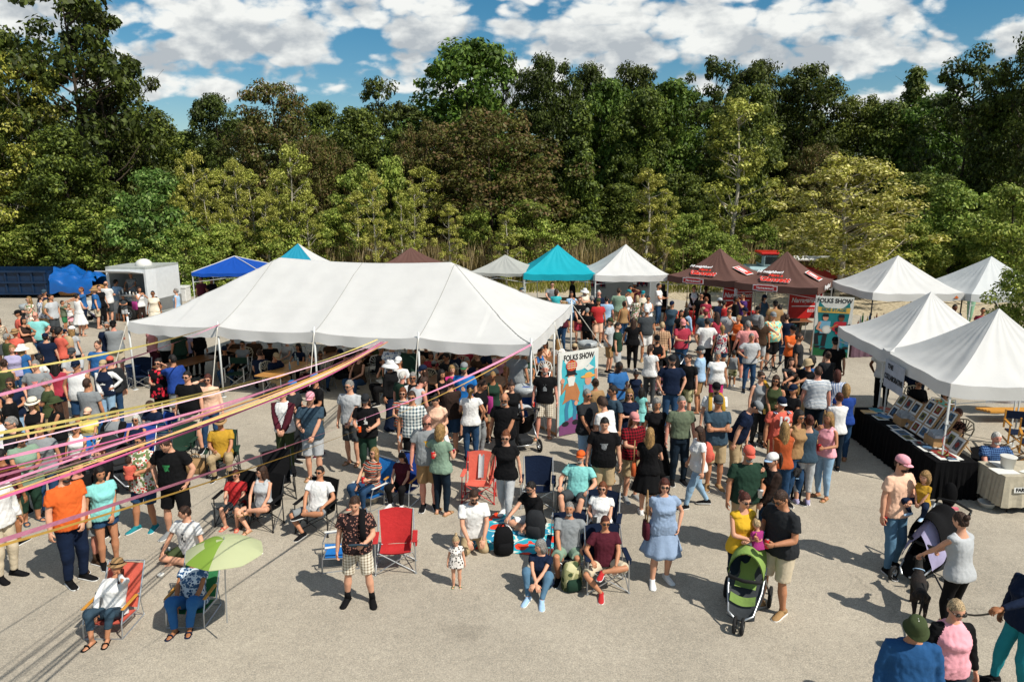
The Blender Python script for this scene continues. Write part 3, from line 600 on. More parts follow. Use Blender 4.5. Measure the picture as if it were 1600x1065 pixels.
def person(px, py, h, yaw, pose='down stand', who='man', top='tee black', bot='shorts khaki', hair='short brown', hat='', shoes='sneakers', skin='fair', extra='', lab='', ox=0, at=None, group='people at the festival', seat=0, key=None, face=None):
    q = pose.split(); al, ar, legs = (q[0].split('/')+[q[0]])[:2] + [q[1] if len(q) > 1 else 'stand']
    if '/' not in q[0]: ar = al
    lean = float(q[2]) if len(q) > 2 else 0; pitch = float(q[3]) if len(q) > 3 else 4; turn = float(q[4]) if len(q) > 4 else 0
    sex = 'm' if who.split()[-1] in ('man', 'boy') else 'f'; fat = 1.0 if 'stout' in who else (.5 if 'heavy' in who else .12); who = who.replace('heavy ', '')
    child = 1.0 if h < .9 else (.75 if h < 1.05 else (.45 if h < 1.3 else (.2 if h < 1.45 else 0)))
    if child >= .45: fat = .35
    pk = (sex, fat, child, al, ar, legs, lean, pitch, turn)
    J0 = skel(*pk); full = skel(sex, fat, child, 'down', 'down', 'stand', 0, 0, 0)['top'][2]
    sc = h*(1.03 if h > 1.4 and legs in ('stand', 'relax', 'apart', 'step') else (.94 if key and key[0] == 'f' and legs not in ('kneel',) else 1))/full; Rz = rotz(math.radians(yaw)); tp = Rz@(J0['top']*sc)
    if at is None:
        g0 = P(px, py, tp[2]+seat); loc = Vector((g0[0]-tp[0], g0[1]-tp[1], seat))
    else: loc = Vector(at)
    dist = loc.length; lod = 0 if dist < 15.5 else (1 if dist < 23 else 2)
    me, J = body_mesh(*pk, lod)
    root = mesh_inst('person', me, [skinm(skin), EYE, LIP], None)
    root.location = loc; root.rotation_euler = (0, 0, math.radians(yaw)); root.scale = (sc,)*3
    NP[0] += 1
    tk, tc_ = top.split(' ', 1); over = 0
    bk, bc = (bot.split(' ', 1)+[''])[:2]
    if bk == 'denimshorts': bk = 'denim shorts'
    mesh_inst({'tee': 't_shirt', 'tank': 'tank_top', 'long': 'long_sleeved_top', 'polo': 'shirt', 'dress': 'dress', 'bodice': 'dress', 'vest': 'sleeveless_top', 'long': 'long_sleeved_top', 'raglan': 'raglan_shirt'}.get(tk, tk), top_mesh(tk, pk, lod, 1 if 'tucked' in extra else 0), [cloth(x) for x in tc_.split('/')], root)
    mesh_inst({'pants': 'trousers', 'wide': 'trousers', 'denim shorts': 'shorts', 'longskirt': 'skirt', 'sundress': 'skirt', 'jeans': 'jeans'}.get(bk, bk), bottom_mesh(bk, pk, lod, 1 if 'tucked' in extra else 0), [cloth(bc)], root)
    if dist < 30:
        sk = 'sandals' if shoes.startswith('sandals') else ('boots' if 'boots' in shoes else 'sneakers'); scn = shoes.split(' ', 1)[1] if ' ' in shoes else 'black'
        if shoes != 'barefoot':
            for sd_ in (0, 1): mesh_inst('sandal' if sk == 'sandals' else 'shoe', shoe_mesh(sk, pk, sd_), [cloth(scn), cloth('white' if scn != 'black' or sk == 'sneakers' else 'black')], root)
    HM = J['HM']
    hk, hc = hair.split(' ', 1)
    if hk != 'none':
        mesh_inst('hair', hair_mesh(hk if not (hat and hk in ('mop', 'curly')) else ('wavy' if sex == 'f' else 'short'), sex, 0, lod), [hairm(hc)], root, HM)
    if hat:
        for part in hat.split('+'):
            if part == 'shades': mesh_inst('sunglasses', glasses_mesh(), [BLK], root, HM)
            elif part == 'beard': mesh_inst('beard', beard_mesh(), [hairm(hc)], root, HM)
            elif part == 'whitebeard': mesh_inst('beard', beard_mesh(), [hairm('grey')], root, HM)
            else:
                kk, c1 = part.split(' ', 1); c2 = c1
                if '/' in c1: c1, c2 = c1.split('/')
                mesh_inst('hat' if kk not in ('cap', 'backcap') else 'cap', hat_mesh(kk, 0), [cloth(c1), cloth(c2)], root, HM)
    if 'logo' in extra:
        g = G(); Tq = J['T']; wd = .10; dz = .075; fy = -(.128+.075*fat*.55+.02*(sex == 'f'))
        g.grid(lambda u, v: tuple(Tq(((u-.5)*2*wd, fy-.006+.035*((u-.5)*2)**2, 1.23+(v-.5)*2*dz))), 6, 4)
        g.box(Tq((0, fy-.002, 1.23)), (.01, .002, .01))
        c = extra.split('logo')[1].split(';')[0].strip() or 'white'
        mesh_inst('shirt_print', g.mesh('shirt_print', []), [LOGO if c == 'white' else mat('print '+c, CLOTH[c], .8, var=.5, vscale=45)], root)
    if extra == 'jersey':
        J_ = J['T']((0, -.175, 1.31)); R_ = J['R']; M = Matrix([[*R_[0], J_[0]], [*R_[1], J_[1]], [*R_[2], J_[2]], [0, 0, 0, 1]])@Matrix.Rotation(math.pi/2, 4, 'X'); o = text('jersey_number', '12', .24, mat('white lettering', 'D8D8D8', .7), M, root, 0, .012, bold=.008)
        for s in (-1, 1):
            g = G(); q = J['T']((s*.13, -.06, 1.455)); g.box(q, (.05, .12, .02), 0); g.box(q+A3(0, 0, .004), (.022, .12, .02), 1); mesh_inst('shoulder_stripe', g.mesh('shoulder_stripe', []), [mat('white lettering', 'D8D8D8', .7), cloth('royal blue')], root)
    tag(root, lab, who.split()[-1] if who.split()[-1] in ('man', 'woman', 'boy', 'girl', 'baby', 'child') else 'person', group)
    MW = lambda p: Vector(Rz@(np.asarray(p)*sc))+loc
    info = dict(obj=root, loc=loc, sc=sc, J=J, W=MW, hands=[(MW(hd[0]), Vector(Rz@hd[1]), Vector(Rz@hd[2])) for hd in J['hands']], yaw=math.radians(yaw), dist=dist, T=lambda p: MW(J['T'](p)))
    if key: PEOPLE[key] = info
    return info
# ================================================================= ground
def ground_mat():
    m = bpy.data.materials.new('asphalt'); m.use_nodes = True; nt = m.node_tree; N = nt.nodes; L = nt.links; b = N['Principled BSDF']
    tc = N.new('ShaderNodeTexCoord')
    def nz(scale, det=4, rough=.6, warp=None):
        n = N.new('ShaderNodeTexNoise'); n.inputs['Scale'].default_value = scale; n.inputs['Detail'].default_value = det; n.inputs['Roughness'].default_value = rough; L.new(tc.outputs['Object'], n.inputs['Vector']); return n
    def ramp(src, stops):
        r = N.new('ShaderNodeValToRGB')
        while len(r.color_ramp.elements) < len(stops): r.color_ramp.elements.new(.5)
        for e, (p, c) in zip(r.color_ramp.elements, stops): e.position = p; e.color = lin(c) if isinstance(c, str) else (c, c, c, 1)
        L.new(src, r.inputs[0]); return r.outputs[0]
    def mix(a, b_, f, t='MIX'):
        x = N.new('ShaderNodeMix'); x.data_type = 'RGBA'; x.blend_type = t
        for i, v in (('A', a), ('B', b_), ('Factor', f)):
            if isinstance(v, (tuple, float)): x.inputs[i].default_value = v
            else: L.new(v, x.inputs[i])
        return x.outputs['Result']
    fine = ramp(nz(58, 4, .8).outputs[0], [(.32, '757067'), (.46, '989184'), (.56, 'A99F8E'), (.70, 'C6BDAC')])
    grit = ramp(nz(9, 5, .8).outputs[0], [(.3, .86), (.7, 1.10)])
    patch = ramp(nz(.35, 6, .6).outputs[0], [(.35, .86), (.65, 1.10)])
    c = mix(fine, grit, 1.0, 'MULTIPLY'); c = mix(c, patch, 1.0, 'MULTIPLY')
    warm = ramp(nz(.9, 5, .65).outputs[0], [(.5, 0.0), (.75, .35)]); c = mix(c, lin('B3AA9A'), warm)
    # oil stains
    st = ramp(nz(.8, 4, .6).outputs[0], [(.62, 0.0), (.78, .6)]); c = mix(c, lin('4F4A42'), st)
    # hairline cracks
    w = N.new('ShaderNodeTexNoise'); w.inputs['Scale'].default_value = 1.2; w.inputs['Detail'].default_value = 6; L.new(tc.outputs['Object'], w.inputs['Vector'])
    vm = N.new('ShaderNodeVectorMath'); vm.operation = 'MULTIPLY_ADD'; L.new(w.outputs['Color'], vm.inputs[0]); vm.inputs[1].default_value = (1.6, 1.6, 0); L.new(tc.outputs['Object'], vm.inputs[2])
    v = N.new('ShaderNodeTexVoronoi'); v.feature = 'DISTANCE_TO_EDGE'; v.inputs['Scale'].default_value = .32; L.new(vm.outputs[0], v.inputs['Vector'])
    cm = ramp(v.outputs[0], [(.0, 1.0), (.0055, 0.0)]); gate = ramp(nz(.5, 2).outputs[0], [(.55, 0.0), (.68, .45)])
    c = mix(c, lin('3C382F'), mix((0., 0., 0., 1.), cm, gate))
    L.new(c, b.inputs['Base Color']); b.inputs['Roughness'].default_value = .92; b.inputs['Specular IOR Level'].default_value = .2
    bp = N.new('ShaderNodeBump'); bp.inputs['Strength'].default_value = .5; bp.inputs['Distance'].default_value = .01; L.new(nz(60, 3, .7).outputs[0], bp.inputs['Height']); L.new(bp.outputs[0], b.inputs['Normal'])
    return m
def soil_mat(name, cols, sc=3):
    def pt(nt, tc, c):
        N = nt.nodes; L = nt.links; n = N.new('ShaderNodeTexNoise'); n.inputs['Scale'].default_value = sc; n.inputs['Detail'].default_value = 8; n.inputs['Roughness'].default_value = .7; L.new(tc.outputs['Object'], n.inputs['Vector'])
        r = N.new('ShaderNodeValToRGB')
        while len(r.color_ramp.elements) < len(cols): r.color_ramp.elements.new(.5)
        for i, (e, h) in enumerate(zip(r.color_ramp.elements, cols)): e.position = .3+.4*i/(len(cols)-1); e.color = lin(h)
        L.new(n.outputs[0], r.inputs[0]); return r.outputs[0]
    return mat(name, 'FFFFFF', .95, bump=.6, bscale=14, var=.1, pattern=pt, spec=.1)
EARTH = soil_mat('meadow earth', ['2A2E14', '5B5A2C', '6E6838', '8A7A50'])
GRAVEL = soil_mat('sandy gravel', ['5E5444', '9A8D75', 'B3A68C', 'C8BCA4'], 6)
g = G(); g.grid(lambda u, v: (-260+520*u, -25+425*v, 0), 10, 10); struct(g.build('ground', EARTH))
g = G(); nn = 60      # the parking lot, ragged at its far edge
def lot_y(x): return np.interp(x, [-60, -24, -14, 0, 8, 14, 22, 60], [46, 43.5, 41.5, 39.5, 38, 33, 29.5, 27])+.35*math.sin(x*1.3)+.25*math.sin(x*3.1+1)
g.grid(lambda u, v: (-60+120*u, -20+(lot_y(-60+120*u)+20)*v, .012), nn*2, 24); struct(g.build('parking_lot', ground_mat()))
def gr_y(x): return np.interp(x, [-60, -20, 0, 12, 24, 60], [47, 45.5, 43, 44, 46, 46])+.5*math.sin(x*.9+2)
g = G(); g.grid(lambda u, v: (-60+120*u, lot_y(-60+120*u)-.6+(gr_y(-60+120*u)-lot_y(-60+120*u)+.6)*v, .007), nn*2, 10); struct(g.build('gravel_verge', GRAVEL))
# ================================================================= vegetation
def leaf_mat(name, c1, c2, c3=None):
    m = bpy.data.materials.new(name); m.use_nodes = True; nt = m.node_tree; N = nt.nodes; L = nt.links; N.clear()
    out = N.new('ShaderNodeOutputMaterial'); geo = N.new('ShaderNodeNewGeometry'); tc = N.new('ShaderNodeTexCoord'); oi = N.new('ShaderNodeObjectInfo')
    r = N.new('ShaderNodeValToRGB'); cols = [c1, c2]+([c3] if c3 else [])
    while len(r.color_ramp.elements) < len(cols): r.color_ramp.elements.new(.5)
    for i, (e, h) in enumerate(zip(r.color_ramp.elements, cols)): e.position = (0, .55, .92)[i] if len(cols) == 3 else (0, 1)[i]; e.color = lin(h)
    L.new(geo.outputs['Random Per Island'], r.inputs[0])
    nz = N.new('ShaderNodeTexNoise'); nz.inputs['Scale'].default_value = .55; nz.inputs['Detail'].default_value = 3; L.new(tc.outputs['Object'], nz.inputs['Vector'])
    mr = N.new('ShaderNodeMapRange'); mr.inputs['From Min'].default_value = .3; mr.inputs['From Max'].default_value = .7; mr.inputs['To Min'].default_value = .6; mr.inputs['To Max'].default_value = 1.35; L.new(nz.outputs[0], mr.inputs['Value'])
    hs = N.new('ShaderNodeHueSaturation'); L.new(r.outputs[0], hs.inputs['Color']); L.new(mr.outputs[0], hs.inputs['Value'])
    mh = N.new('ShaderNodeMapRange'); mh.inputs['To Min'].default_value = .487; mh.inputs['To Max'].default_value = .508; L.new(oi.outputs['Random'], mh.inputs['Value']); L.new(mh.outputs[0], hs.inputs['Hue'])
    d = N.new('ShaderNodeBsdfPrincipled'); d.inputs['Roughness'].default_value = .55; d.inputs['Specular IOR Level'].default_value = .25; L.new(hs.outputs[0], d.inputs['Base Color'])
    t = N.new('ShaderNodeBsdfTranslucent'); L.new(hs.outputs[0], t.inputs['Color']); mx = N.new('ShaderNodeMixShader'); mx.inputs[0].default_value = .28; L.new(d.outputs[0], mx.inputs[1]); L.new(t.outputs[0], mx.inputs[2]); L.new(mx.outputs[0], out.inputs[0])
    return m
LEAF = {'birch': leaf_mat('birch leaves', '62681E', '90963A', 'C4C268'), 'oak': leaf_mat('oak leaves', '2A3210', '424E1A', '5E6A2C'), 'maple': leaf_mat('maple leaves', '304A16', '4A681F', '6C8638'),
        'autumn': leaf_mat('turning leaves', '40481A', '5E622A', '756040'), 'locust': leaf_mat('locust leaves', '3A521A', '5C7A34', '8FA35A'), 'pale': leaf_mat('pale poplar leaves', '6E7120', 'A3A444', 'D6D08A'),
        'bush': leaf_mat('shrub leaves', '4E6420', '7C9038', 'ACB65C'), 'mid': leaf_mat('wood leaves', '36451A', '556424', '7A8638')}
BARKW = mat('pale birch bark', 'A69F90', .8, bump=.3, var=.3, vscale=5); BARK = mat('grey brown bark', '3B3126', .9, bump=.6, var=.3, vscale=8)
def make_tree_mesh(kind, seed, H=10.0, R=3.0, base=.25, nclu=80, nleaf=110, leaf=.16, csz=.85, shape='round', limbs=16, lean=0):
    r = np.random.default_rng(seed); t = G(); tips = []
    nseg = 7; tr = [np.array([math.sin(i*1.1+seed)*.12+lean*i/nseg, math.cos(i*.9+seed)*.12, H*.93*i/nseg]) for i in range(nseg+1)]
    r0 = .016*H; t.tube(tr, [r0*(1-.88*i/nseg)+.012 for i in range(nseg+1)], 8)
    def crown_r(z):
        u = (z/H-base)/(1-base)
        if u < 0 or u > 1: return 0
        if shape == 'cone': return R*(1-u)**.75*min(1, u*6+.35)
        if shape == 'flat': return R*(math.sin(math.pi*min(1, u*.95+.05))**.4)
        if shape == 'column': return R*(math.sin(math.pi*(u*.92+.06))**.45)
        return R*math.sqrt(max(0, 1-((u-.42)/.60)**2))
    C = []
    ph = r.uniform(0, 6, 4)
    while len(C) < nclu:
        z = H*(base+(1-base)*r.uniform(0, 1)**.85); a = r.uniform(0, 2*math.pi); cr = crown_r(z)*(1+.22*math.sin(a*2+ph[0])+.16*math.sin(a*3+z*.9+ph[1])+.12*math.sin(z*2.1+ph[2]))
        q = math.sqrt(r.uniform(.12, 1)); 
        if cr < .15: continue
        C.append((math.cos(a)*cr*q+lean*z/H, math.sin(a)*cr*q, z, q))
    for i in range(limbs):   # limbs run from the trunk out to leaf clusters
        c = C[int(r.integers(0, nclu))]; e = np.array(c[:3]); zs = max(H*base*.5, e[2]-(.25+.5*r.random())*np.hypot(e[0], e[1])-.3); k = min(nseg-1, int(zs/(H*.93)*nseg)); f = zs/(H*.93)*nseg-k; s0 = tr[k]*(1-f)+tr[k+1]*f
        m1 = s0*.45+e*.55+np.array([r.normal()*.2, r.normal()*.2, -.15*np.linalg.norm(e-s0)*.4]); t.tube([s0, m1, e], [r0*.28, r0*.16, .012], 5)
        for j in range(3):
            d = e+r.normal(size=3)*.5*csz; t.tube([m1*.4+e*.6, d], [.02, .008], 4)
    N = nclu*nleaf; cc = np.repeat(np.array([c[:3] for c in C]), nleaf, 0); sz = np.repeat(csz*r.uniform(.55, 1.35, nclu), nleaf)
    d = r.normal(size=(N, 3)); d /= np.linalg.norm(d, axis=1)[:, None]; rad = r.uniform(.25, 1, N)**.6
    p = cc+d*(rad*sz)[:, None]*np.array([1.15, 1.15, .62])
    n = d+r.normal(size=(N, 3))*.55+np.array([0, 0, .75]); n /= np.linalg.norm(n, axis=1)[:, None]
    u = np.cross(n, r.normal(size=(N, 3))); u /= np.linalg.norm(u, axis=1)[:, None]; w = np.cross(n, u)
    s = (leaf*r.uniform(.6, 1.35, N))[:, None]
    V = np.stack([p-u*s, p-w*s*.55+n*s*.12, p+u*s, p+w*s*.55+n*s*.12], 1).reshape(-1, 3)
    me = bpy.data.meshes.new('crown'); me.vertices.add(N*4); me.vertices.foreach_set('co', V.astype('f').ravel()); me.loops.add(N*4); me.loops.foreach_set('vertex_index', np.arange(N*4, dtype='i'))
    me.polygons.add(N); me.polygons.foreach_set('loop_start', np.arange(0, N*4, 4, dtype='i')); me.polygons.foreach_set('loop_total', np.full(N, 4, 'i')); me.update(calc_edges=True)
    me.materials.append(LEAF[kind]); tm = t.mesh('trunk', [BARKW if kind in ('birch', 'pale') else BARK]); return me, tm, H, R
TREE = {}
def tree_proto(key):
    if key in TREE: return TREE[key]
    k, s = key[:-1], int(key[-1])
    pr = {'birch': dict(H=11, R=2.2, base=.10, nclu=80, nleaf=120, leaf=.10, csz=.55, shape='column', limbs=34), 'oak': dict(H=15, R=5, base=.12, nclu=230, nleaf=110, leaf=.16, csz=.9, limbs=24), 'maple': dict(H=14, R=4.6, base=.12, nclu=210, nleaf=90, leaf=.19, csz=.9, limbs=16),
          'autumn': dict(H=11, R=5, base=.06, nclu=230, nleaf=120, leaf=.125, csz=.8, limbs=24), 'locust': dict(H=8, R=3.6, base=.05, nclu=80, nleaf=150, leaf=.16, csz=1.0, shape='flat'), 'pale': dict(H=10, R=3.4, base=.22, nclu=120, nleaf=130, leaf=.105, csz=.62, limbs=40),
          'bush': dict(H=5, R=2.2, base=.0, nclu=90, nleaf=140, leaf=.09, csz=.55, limbs=20), 'mid': dict(H=14, R=4.5, base=.05, nclu=210, nleaf=110, leaf=.16, csz=.95, limbs=16), 'open': dict(H=16, R=5, base=.25, nclu=70, nleaf=110, leaf=.2, csz=1.0, limbs=50), 'fir': dict(H=15, R=2.6, base=.2, nclu=90, nleaf=110, leaf=.19, csz=.8, shape='cone', limbs=30)}[k]
    km = {'open': 'oak', 'fir': 'mid'}.get(k, k); TREE[key] = make_tree_mesh(km, s*7+len(k), **pr); return TREE[key]
def ztop(py, D): return CAM_H+D*math.tan(math.atan(-(py-532.5)/CAM_F)-CAM_PITCH)
def tree(key, px, top, D, hw, label, name='tree', cat='tree', group='trees along the wood edge'):
    cm, tm, H, R = tree_proto(key); h = ztop(top, D)
    dd = D/math.cos(CAM_PITCH); x = (px-800)/CAM_F*(D*math.cos(CAM_PITCH)-(h*.5-CAM_H)*math.sin(CAM_PITCH)); r = hw/CAM_F*D
    rt = thing(name, label, cat, (x, D, -.05), random.uniform(0, 6.28), group); rt.scale = (r/R, r/R, h/H)
    link('trunk', tm, rt); link('crown', cm, rt)
T = [
 ('open2', 125, -25, 47, 100, 'tall dark oak with ragged top left of the clouds, behind the yellow birch'), ('open1', 165, -10, 50, 70, 'tall open-branched dark tree showing sky between limbs, upper left'), ('mid2', 5, 40, 46, 75, 'dark tree cut by the left edge behind the birch'),
 ('birch1', 45, 80, 45, 58, 'tallest yellow-green birch with white stem at the left edge'), ('birch2', -10, 200, 44, 60, 'yellowish birch cut off by the left edge, above the dumpster'), ('oak2', 185, 150, 52, 62, 'dark oak right of the left birch with bare grey branches'),
 ('locust1', 245, 272, 42, 62, 'feathery green locust above the white food trailer'), ('bush1', 90, 290, 46, 80, 'yellow-green shrub thicket behind the blue dumpster'), ('bush2', 150, 320, 44, 60, 'yellow-green bush just left of the food trailer roof'), ('bush3', 20, 330, 44, 64, 'low yellowish bush behind left end of the dumpster'),
 ('birch3', 307, 238, 43, 26, 'slim pale birch just right of the feathery locust'), ('birch1', 345, 265, 46, 30, 'slim yellow birch above the royal blue canopy'), ('birch2', 395, 262, 44, 28, 'yellow-brown birch between blue canopy and white tent peak'), ('birch3', 457, 228, 43, 34, 'bright green-topped birch above the teal and white canopy peak'),
 ('mid1', 238, 172, 60, 66, 'low dark rounded tree under the small cloud, left'), ('oak2', 345, 153, 62, 50, 'dark tree with knobbly top left of the round autumn oak'), ('autumn1', 435, 134, 56, 82, 'broad brown-tinged oak, highest in the left middle'), ('mid2', 505, 165, 64, 48, 'dark green tree between the autumn oak and thin-topped trees'),
 ('autumn2', 500, 215, 50, 58, 'brownish tree with drooping crown, left of the centre bushes'), ('mid3', 560, 170, 60, 60, 'olive green wood tree left of the big maple'), ('open2', 595, 125, 64, 48, 'thin airy treetops just left of the big maple'), ('mid1', 640, 200, 58, 58, 'olive tree below the airy treetops'),
 ('maple1', 732, 68, 58, 88, 'big bright green maple rising highest at the centre'), ('open1', 800, 92, 66, 30, 'thin dark tree squeezed between maple and dark oaks'), ('autumn1', 765, 178, 50, 118, 'widest reddish-brown oak below the big maple'), ('autumn2', 668, 190, 53, 55, 'dull green-brown tree left of the widest reddish oak'),
 ('oak1', 852, 93, 62, 52, 'dark reddish oak immediately right of the maple'), ('oak2', 915, 108, 64, 48, 'dark oak second right from the maple'), ('oak1', 985, 106, 64, 60, 'dark oak with flat bumpy top, right of centre'), ('maple2', 950, 130, 60, 50, 'green pointed-leaved tree in front of the flat-topped oaks'),
 ('fir1', 905, 155, 50, 36, 'slender layered tree with pale stem beside the reddish oak'), ('mid2', 1010, 145, 57, 55, 'deep green tree above the white canopy'), ('maple2', 1048, 130, 58, 60, 'green tree left of the open-topped one'), ('open2', 1112, 94, 62, 50, 'open-topped dark tree showing sky, above the first brown canopy'),
 ('oak2', 1180, 103, 62, 62, 'dark rounded oak right of the open-topped tree'), ('mid3', 1165, 135, 55, 56, 'light green leafy tree behind the tall yellowing poplar'), ('oak1', 1250, 108, 60, 68, 'tall dark oak behind the yellowing poplar, right'), ('birch2', 1150, 150, 46, 52, 'tall yellowing poplar standing before dark oaks'),
 ('birch1', 1012, 265, 43, 34, 'small pale birch above the white canopy, right of centre'), ('autumn2', 1275, 225, 54, 50, 'dark reddish tree glimpsed above the pale poplar'), ('mid1', 1335, 152, 60, 60, 'mid-dark tree in the skyline dip at right'), ('fir2', 1416, 105, 62, 36, 'pointed pine on the right skyline'), ('mid3', 1385, 160, 58, 58, 'dark green tree left of the pointed pine'),
 ('maple2', 1450, 150, 56, 60, 'dark green spreading tree below the pointed pine'), ('open1', 1505, 82, 50, 66, 'umbrella-shaped open tree with bent limbs at right'), ('oak2', 1590, 60, 46, 66, 'dark tall tree cut by the right edge'), ('mid2', 1560, 150, 48, 60, 'dark tree below the umbrella-shaped one, right edge'),
 ('pale1', 1318, 246, 35, 100, 'bright pale-leaved poplar above the white canopy at right'), ('pale2', 1275, 330, 44, 52, 'pale poplar behind the second brown canopy'), ('mid1', 1430, 270, 46, 60, 'shadowy tree right of the pale poplar'), ('bush1', 1490, 290, 42, 66, 'yellow-flecked shrub above the far right canopy'), ('bush2', 1575, 295, 38, 62, 'dark shrub at the right edge above the canopies'), ('bush3', 1420, 350, 40, 50, 'dark low shrub between the two far white canopies'),
 ('bush1', 745, 325, 46, 34, 'bright green bush behind the grey canopy'), ('bush2', 832, 318, 45, 46, 'bright green bush above the turquoise canopy'), ('bush3', 1075, 335, 44, 42, 'yellow-green bush between white and brown canopies'), ('bush2', 1125, 365, 43, 36, 'silvery bush under the first brown canopy'), ('birch3', 662, 262, 48, 36, 'leaning yellowish birch at centre, above the big tent'),
 ('bush3', 612, 248, 49, 40, 'round-topped olive shrub above the big tent, centre'), ('bush1', 560, 262, 48, 42, 'olive green shrub left of the round-topped one'), ('bush2', 520, 330, 45, 44, 'yellow-green bush above the tent ridge, left'), ('bush1', 430, 345, 42, 44, 'yellow-green bush behind teal and white canopy peak'), ('bush3', 355, 350, 41, 46, 'yellow bush behind the royal blue canopy'), ('bush2', 290, 355, 39, 40, 'light bush between food trailer and blue canopy'),
 ('bush3', 905, 350, 47, 34, 'yellow-green bush right of the turquoise canopy peak'), ('bush1', 1190, 350, 46, 50, 'leafy bush behind the red pickup truck'), ('birch2', 1350, 330, 38, 60, 'yellow leafy tree joining the pale poplar on its right'), ('mid3', 110, 200, 44, 70, 'dark green tree between left birch and locust'),
 ('bush2', 226, 360, 41, 42, 'low shrub directly above the food trailer roof'), ('birch1', 560, 300, 45, 30, 'thin pale-stemmed sapling above the tent ridge'),
 ('mid1', 880, 300, 50, 46, 'dark low tree below the slender layered one'), ('mid2', 960, 290, 51, 50, 'dark undergrowth tree above the white canopy'), ('mid3', 1060, 270, 51, 50, 'dark undergrowth tree left of the yellowing poplar'), ('mid1', 1540, 330, 44, 70, 'dark lower tree above the far right canopy'), ('bush3', 1625, 400, 22, 60, 'leafy shrub poking in at the right edge between white canopies')]
for i, (px, top) in enumerate(((282, 300), (325, 285), (372, 250), (418, 300), (438, 262), (482, 300), (585, 268), (628, 300), (648, 290), (702, 318), (792, 330), (1040, 300))): T.append(('birch%d' % (i % 3+1), px, top, 41.5+(i % 3)*.8, 22, 'slender pale-stemmed sapling '+['left of the blue canopy', 'just above the royal blue canopy', 'right of the royal blue canopy', 'above the left slope of the tent', 'left of the teal and white peak', 'right of the teal and white peak', 'above the tent ridge middle', 'between tent ridge and brown tip', 'above the dark brown canopy tip', 'above the right end of the tent ridge', 'between grey and turquoise canopies', 'between white and brown canopies'][i]))
for a in T: tree(*a)
names = ['behind the left birch', 'behind the locust', 'left of the autumn oak', 'behind the autumn oak', 'left of the maple', 'behind the maple', 'behind the widest reddish oak', 'behind the dark oaks', 'behind the slender layered tree', 'behind the open-topped tree', 'behind the yellowing poplar', 'behind the pale poplar', 'behind the pointed pine', 'behind the umbrella-shaped tree']
for i, n in enumerate(names):
    tree(('mid1', 'oak2', 'mid3', 'oak1')[i % 4], 40+i*118, [150, 215, 205, 190, 215, 170, 150, 160, 160, 165, 165, 195, 190, 150][i], 70+3*(i % 2), 88, 'shaded background tree deep in the wood '+n, group='background trees')
# reeds and grass: uncountable ground cover
def blades(name, n, region, h, w, hexes, label, lean=.35, seed=3):
    r = np.random.default_rng(seed); X, Y = region(r, n); H = h*r.uniform(.5, 1.15, n); a = r.uniform(0, 6.28, n); L = r.normal(size=(n, 2))*lean*H[:, None]*.5; dx = np.cos(a)*w*.5; dy = np.sin(a)*w*.5
    z0 = np.zeros(n)
    V = np.stack([np.stack([X-dx, Y-dy, z0], 1), np.stack([X+dx, Y+dy, z0], 1), np.stack([X+L[:, 0]*.5+dx*.7, Y+L[:, 1]*.5+dy*.7, H*.65], 1), np.stack([X+L[:, 0], Y+L[:, 1], H], 1), np.stack([X+L[:, 0]*.5-dx*.7, Y+L[:, 1]*.5-dy*.7, H*.65], 1)], 1).reshape(-1, 3)
    me = bpy.data.meshes.new(name); me.vertices.add(n*5); me.vertices.foreach_set('co', V.astype('f').ravel()); me.loops.add(n*5); me.loops.foreach_set('vertex_index', np.arange(n*5, dtype='i')); me.polygons.add(n); me.polygons.foreach_set('loop_start', np.arange(0, n*5, 5, dtype='i')); me.polygons.foreach_set('loop_total', np.full(n, 5, 'i')); me.update(calc_edges=True)
    me.materials.append(leaf_mat(name+' blades', *hexes)); o = link(name, me); o['kind'] = 'stuff'; tag(o, label, 'grass')
blades('reeds', 26000, lambda r, n: (r.uniform(-26, 26, n), r.uniform(43.5, 52, n)+.8*np.sin(np.arange(n))), 2.5, .05, ('6B6234', '9C8F5C', 'B7A983'), 'tall straw-coloured reeds and weeds along the foot of the wood')
blades('meadow_grass', 45000, lambda r, n: (r.uniform(-45, 40, n), r.uniform(39.5, 47, n)), .32, .05, ('4F5A1C', '7E8234', 'A39A58'), 'short sunlit grass strip between parking lot and wood', seed=5)
# ================================================================= materials
def canvas_mat(name, hexc, tr=.18):
    m = mat(name, hexc, .65, bump=.25, bscale=5, var=.04, vscale=2, spec=.3); nt = m.node_tree
    if nt.nodes.get('tl'): return m
    t = nt.nodes.new('ShaderNodeBsdfTranslucent'); t.name = 'tl'; t.inputs['Color'].default_value = lin(hexc); x = nt.nodes.new('ShaderNodeMixShader'); x.inputs[0].default_value = tr; out = nt.nodes['Material Output']
    nt.links.new(nt.nodes['Principled BSDF'].outputs[0], x.inputs[1]); nt.links.new(t.outputs[0], x.inputs[2]); nt.links.new(x.outputs[0], out.inputs[0]); return m
WHT = canvas_mat('white canvas', 'CFCFCD'); GRYC = canvas_mat('grey canvas', 'A9ABA6'); TEALC = canvas_mat('turquoise canvas', '0FA3B4'); BLUEC = canvas_mat('royal blue canvas', '0B49A6'); BRNC = canvas_mat('brown canvas', '5C4038', .05); TWC = canvas_mat('teal canvas', '1E8CA8')
ALU = mat('brushed aluminium', 'B9BDC0', .35, metal=.8, var=.05); STEEL = mat('white painted steel', 'C9CCCB', .4, var=.05); DSTEEL = mat('black painted steel', '17181A', .4, var=.1); ROPE = mat('white rope', 'CFCBC0', .9)
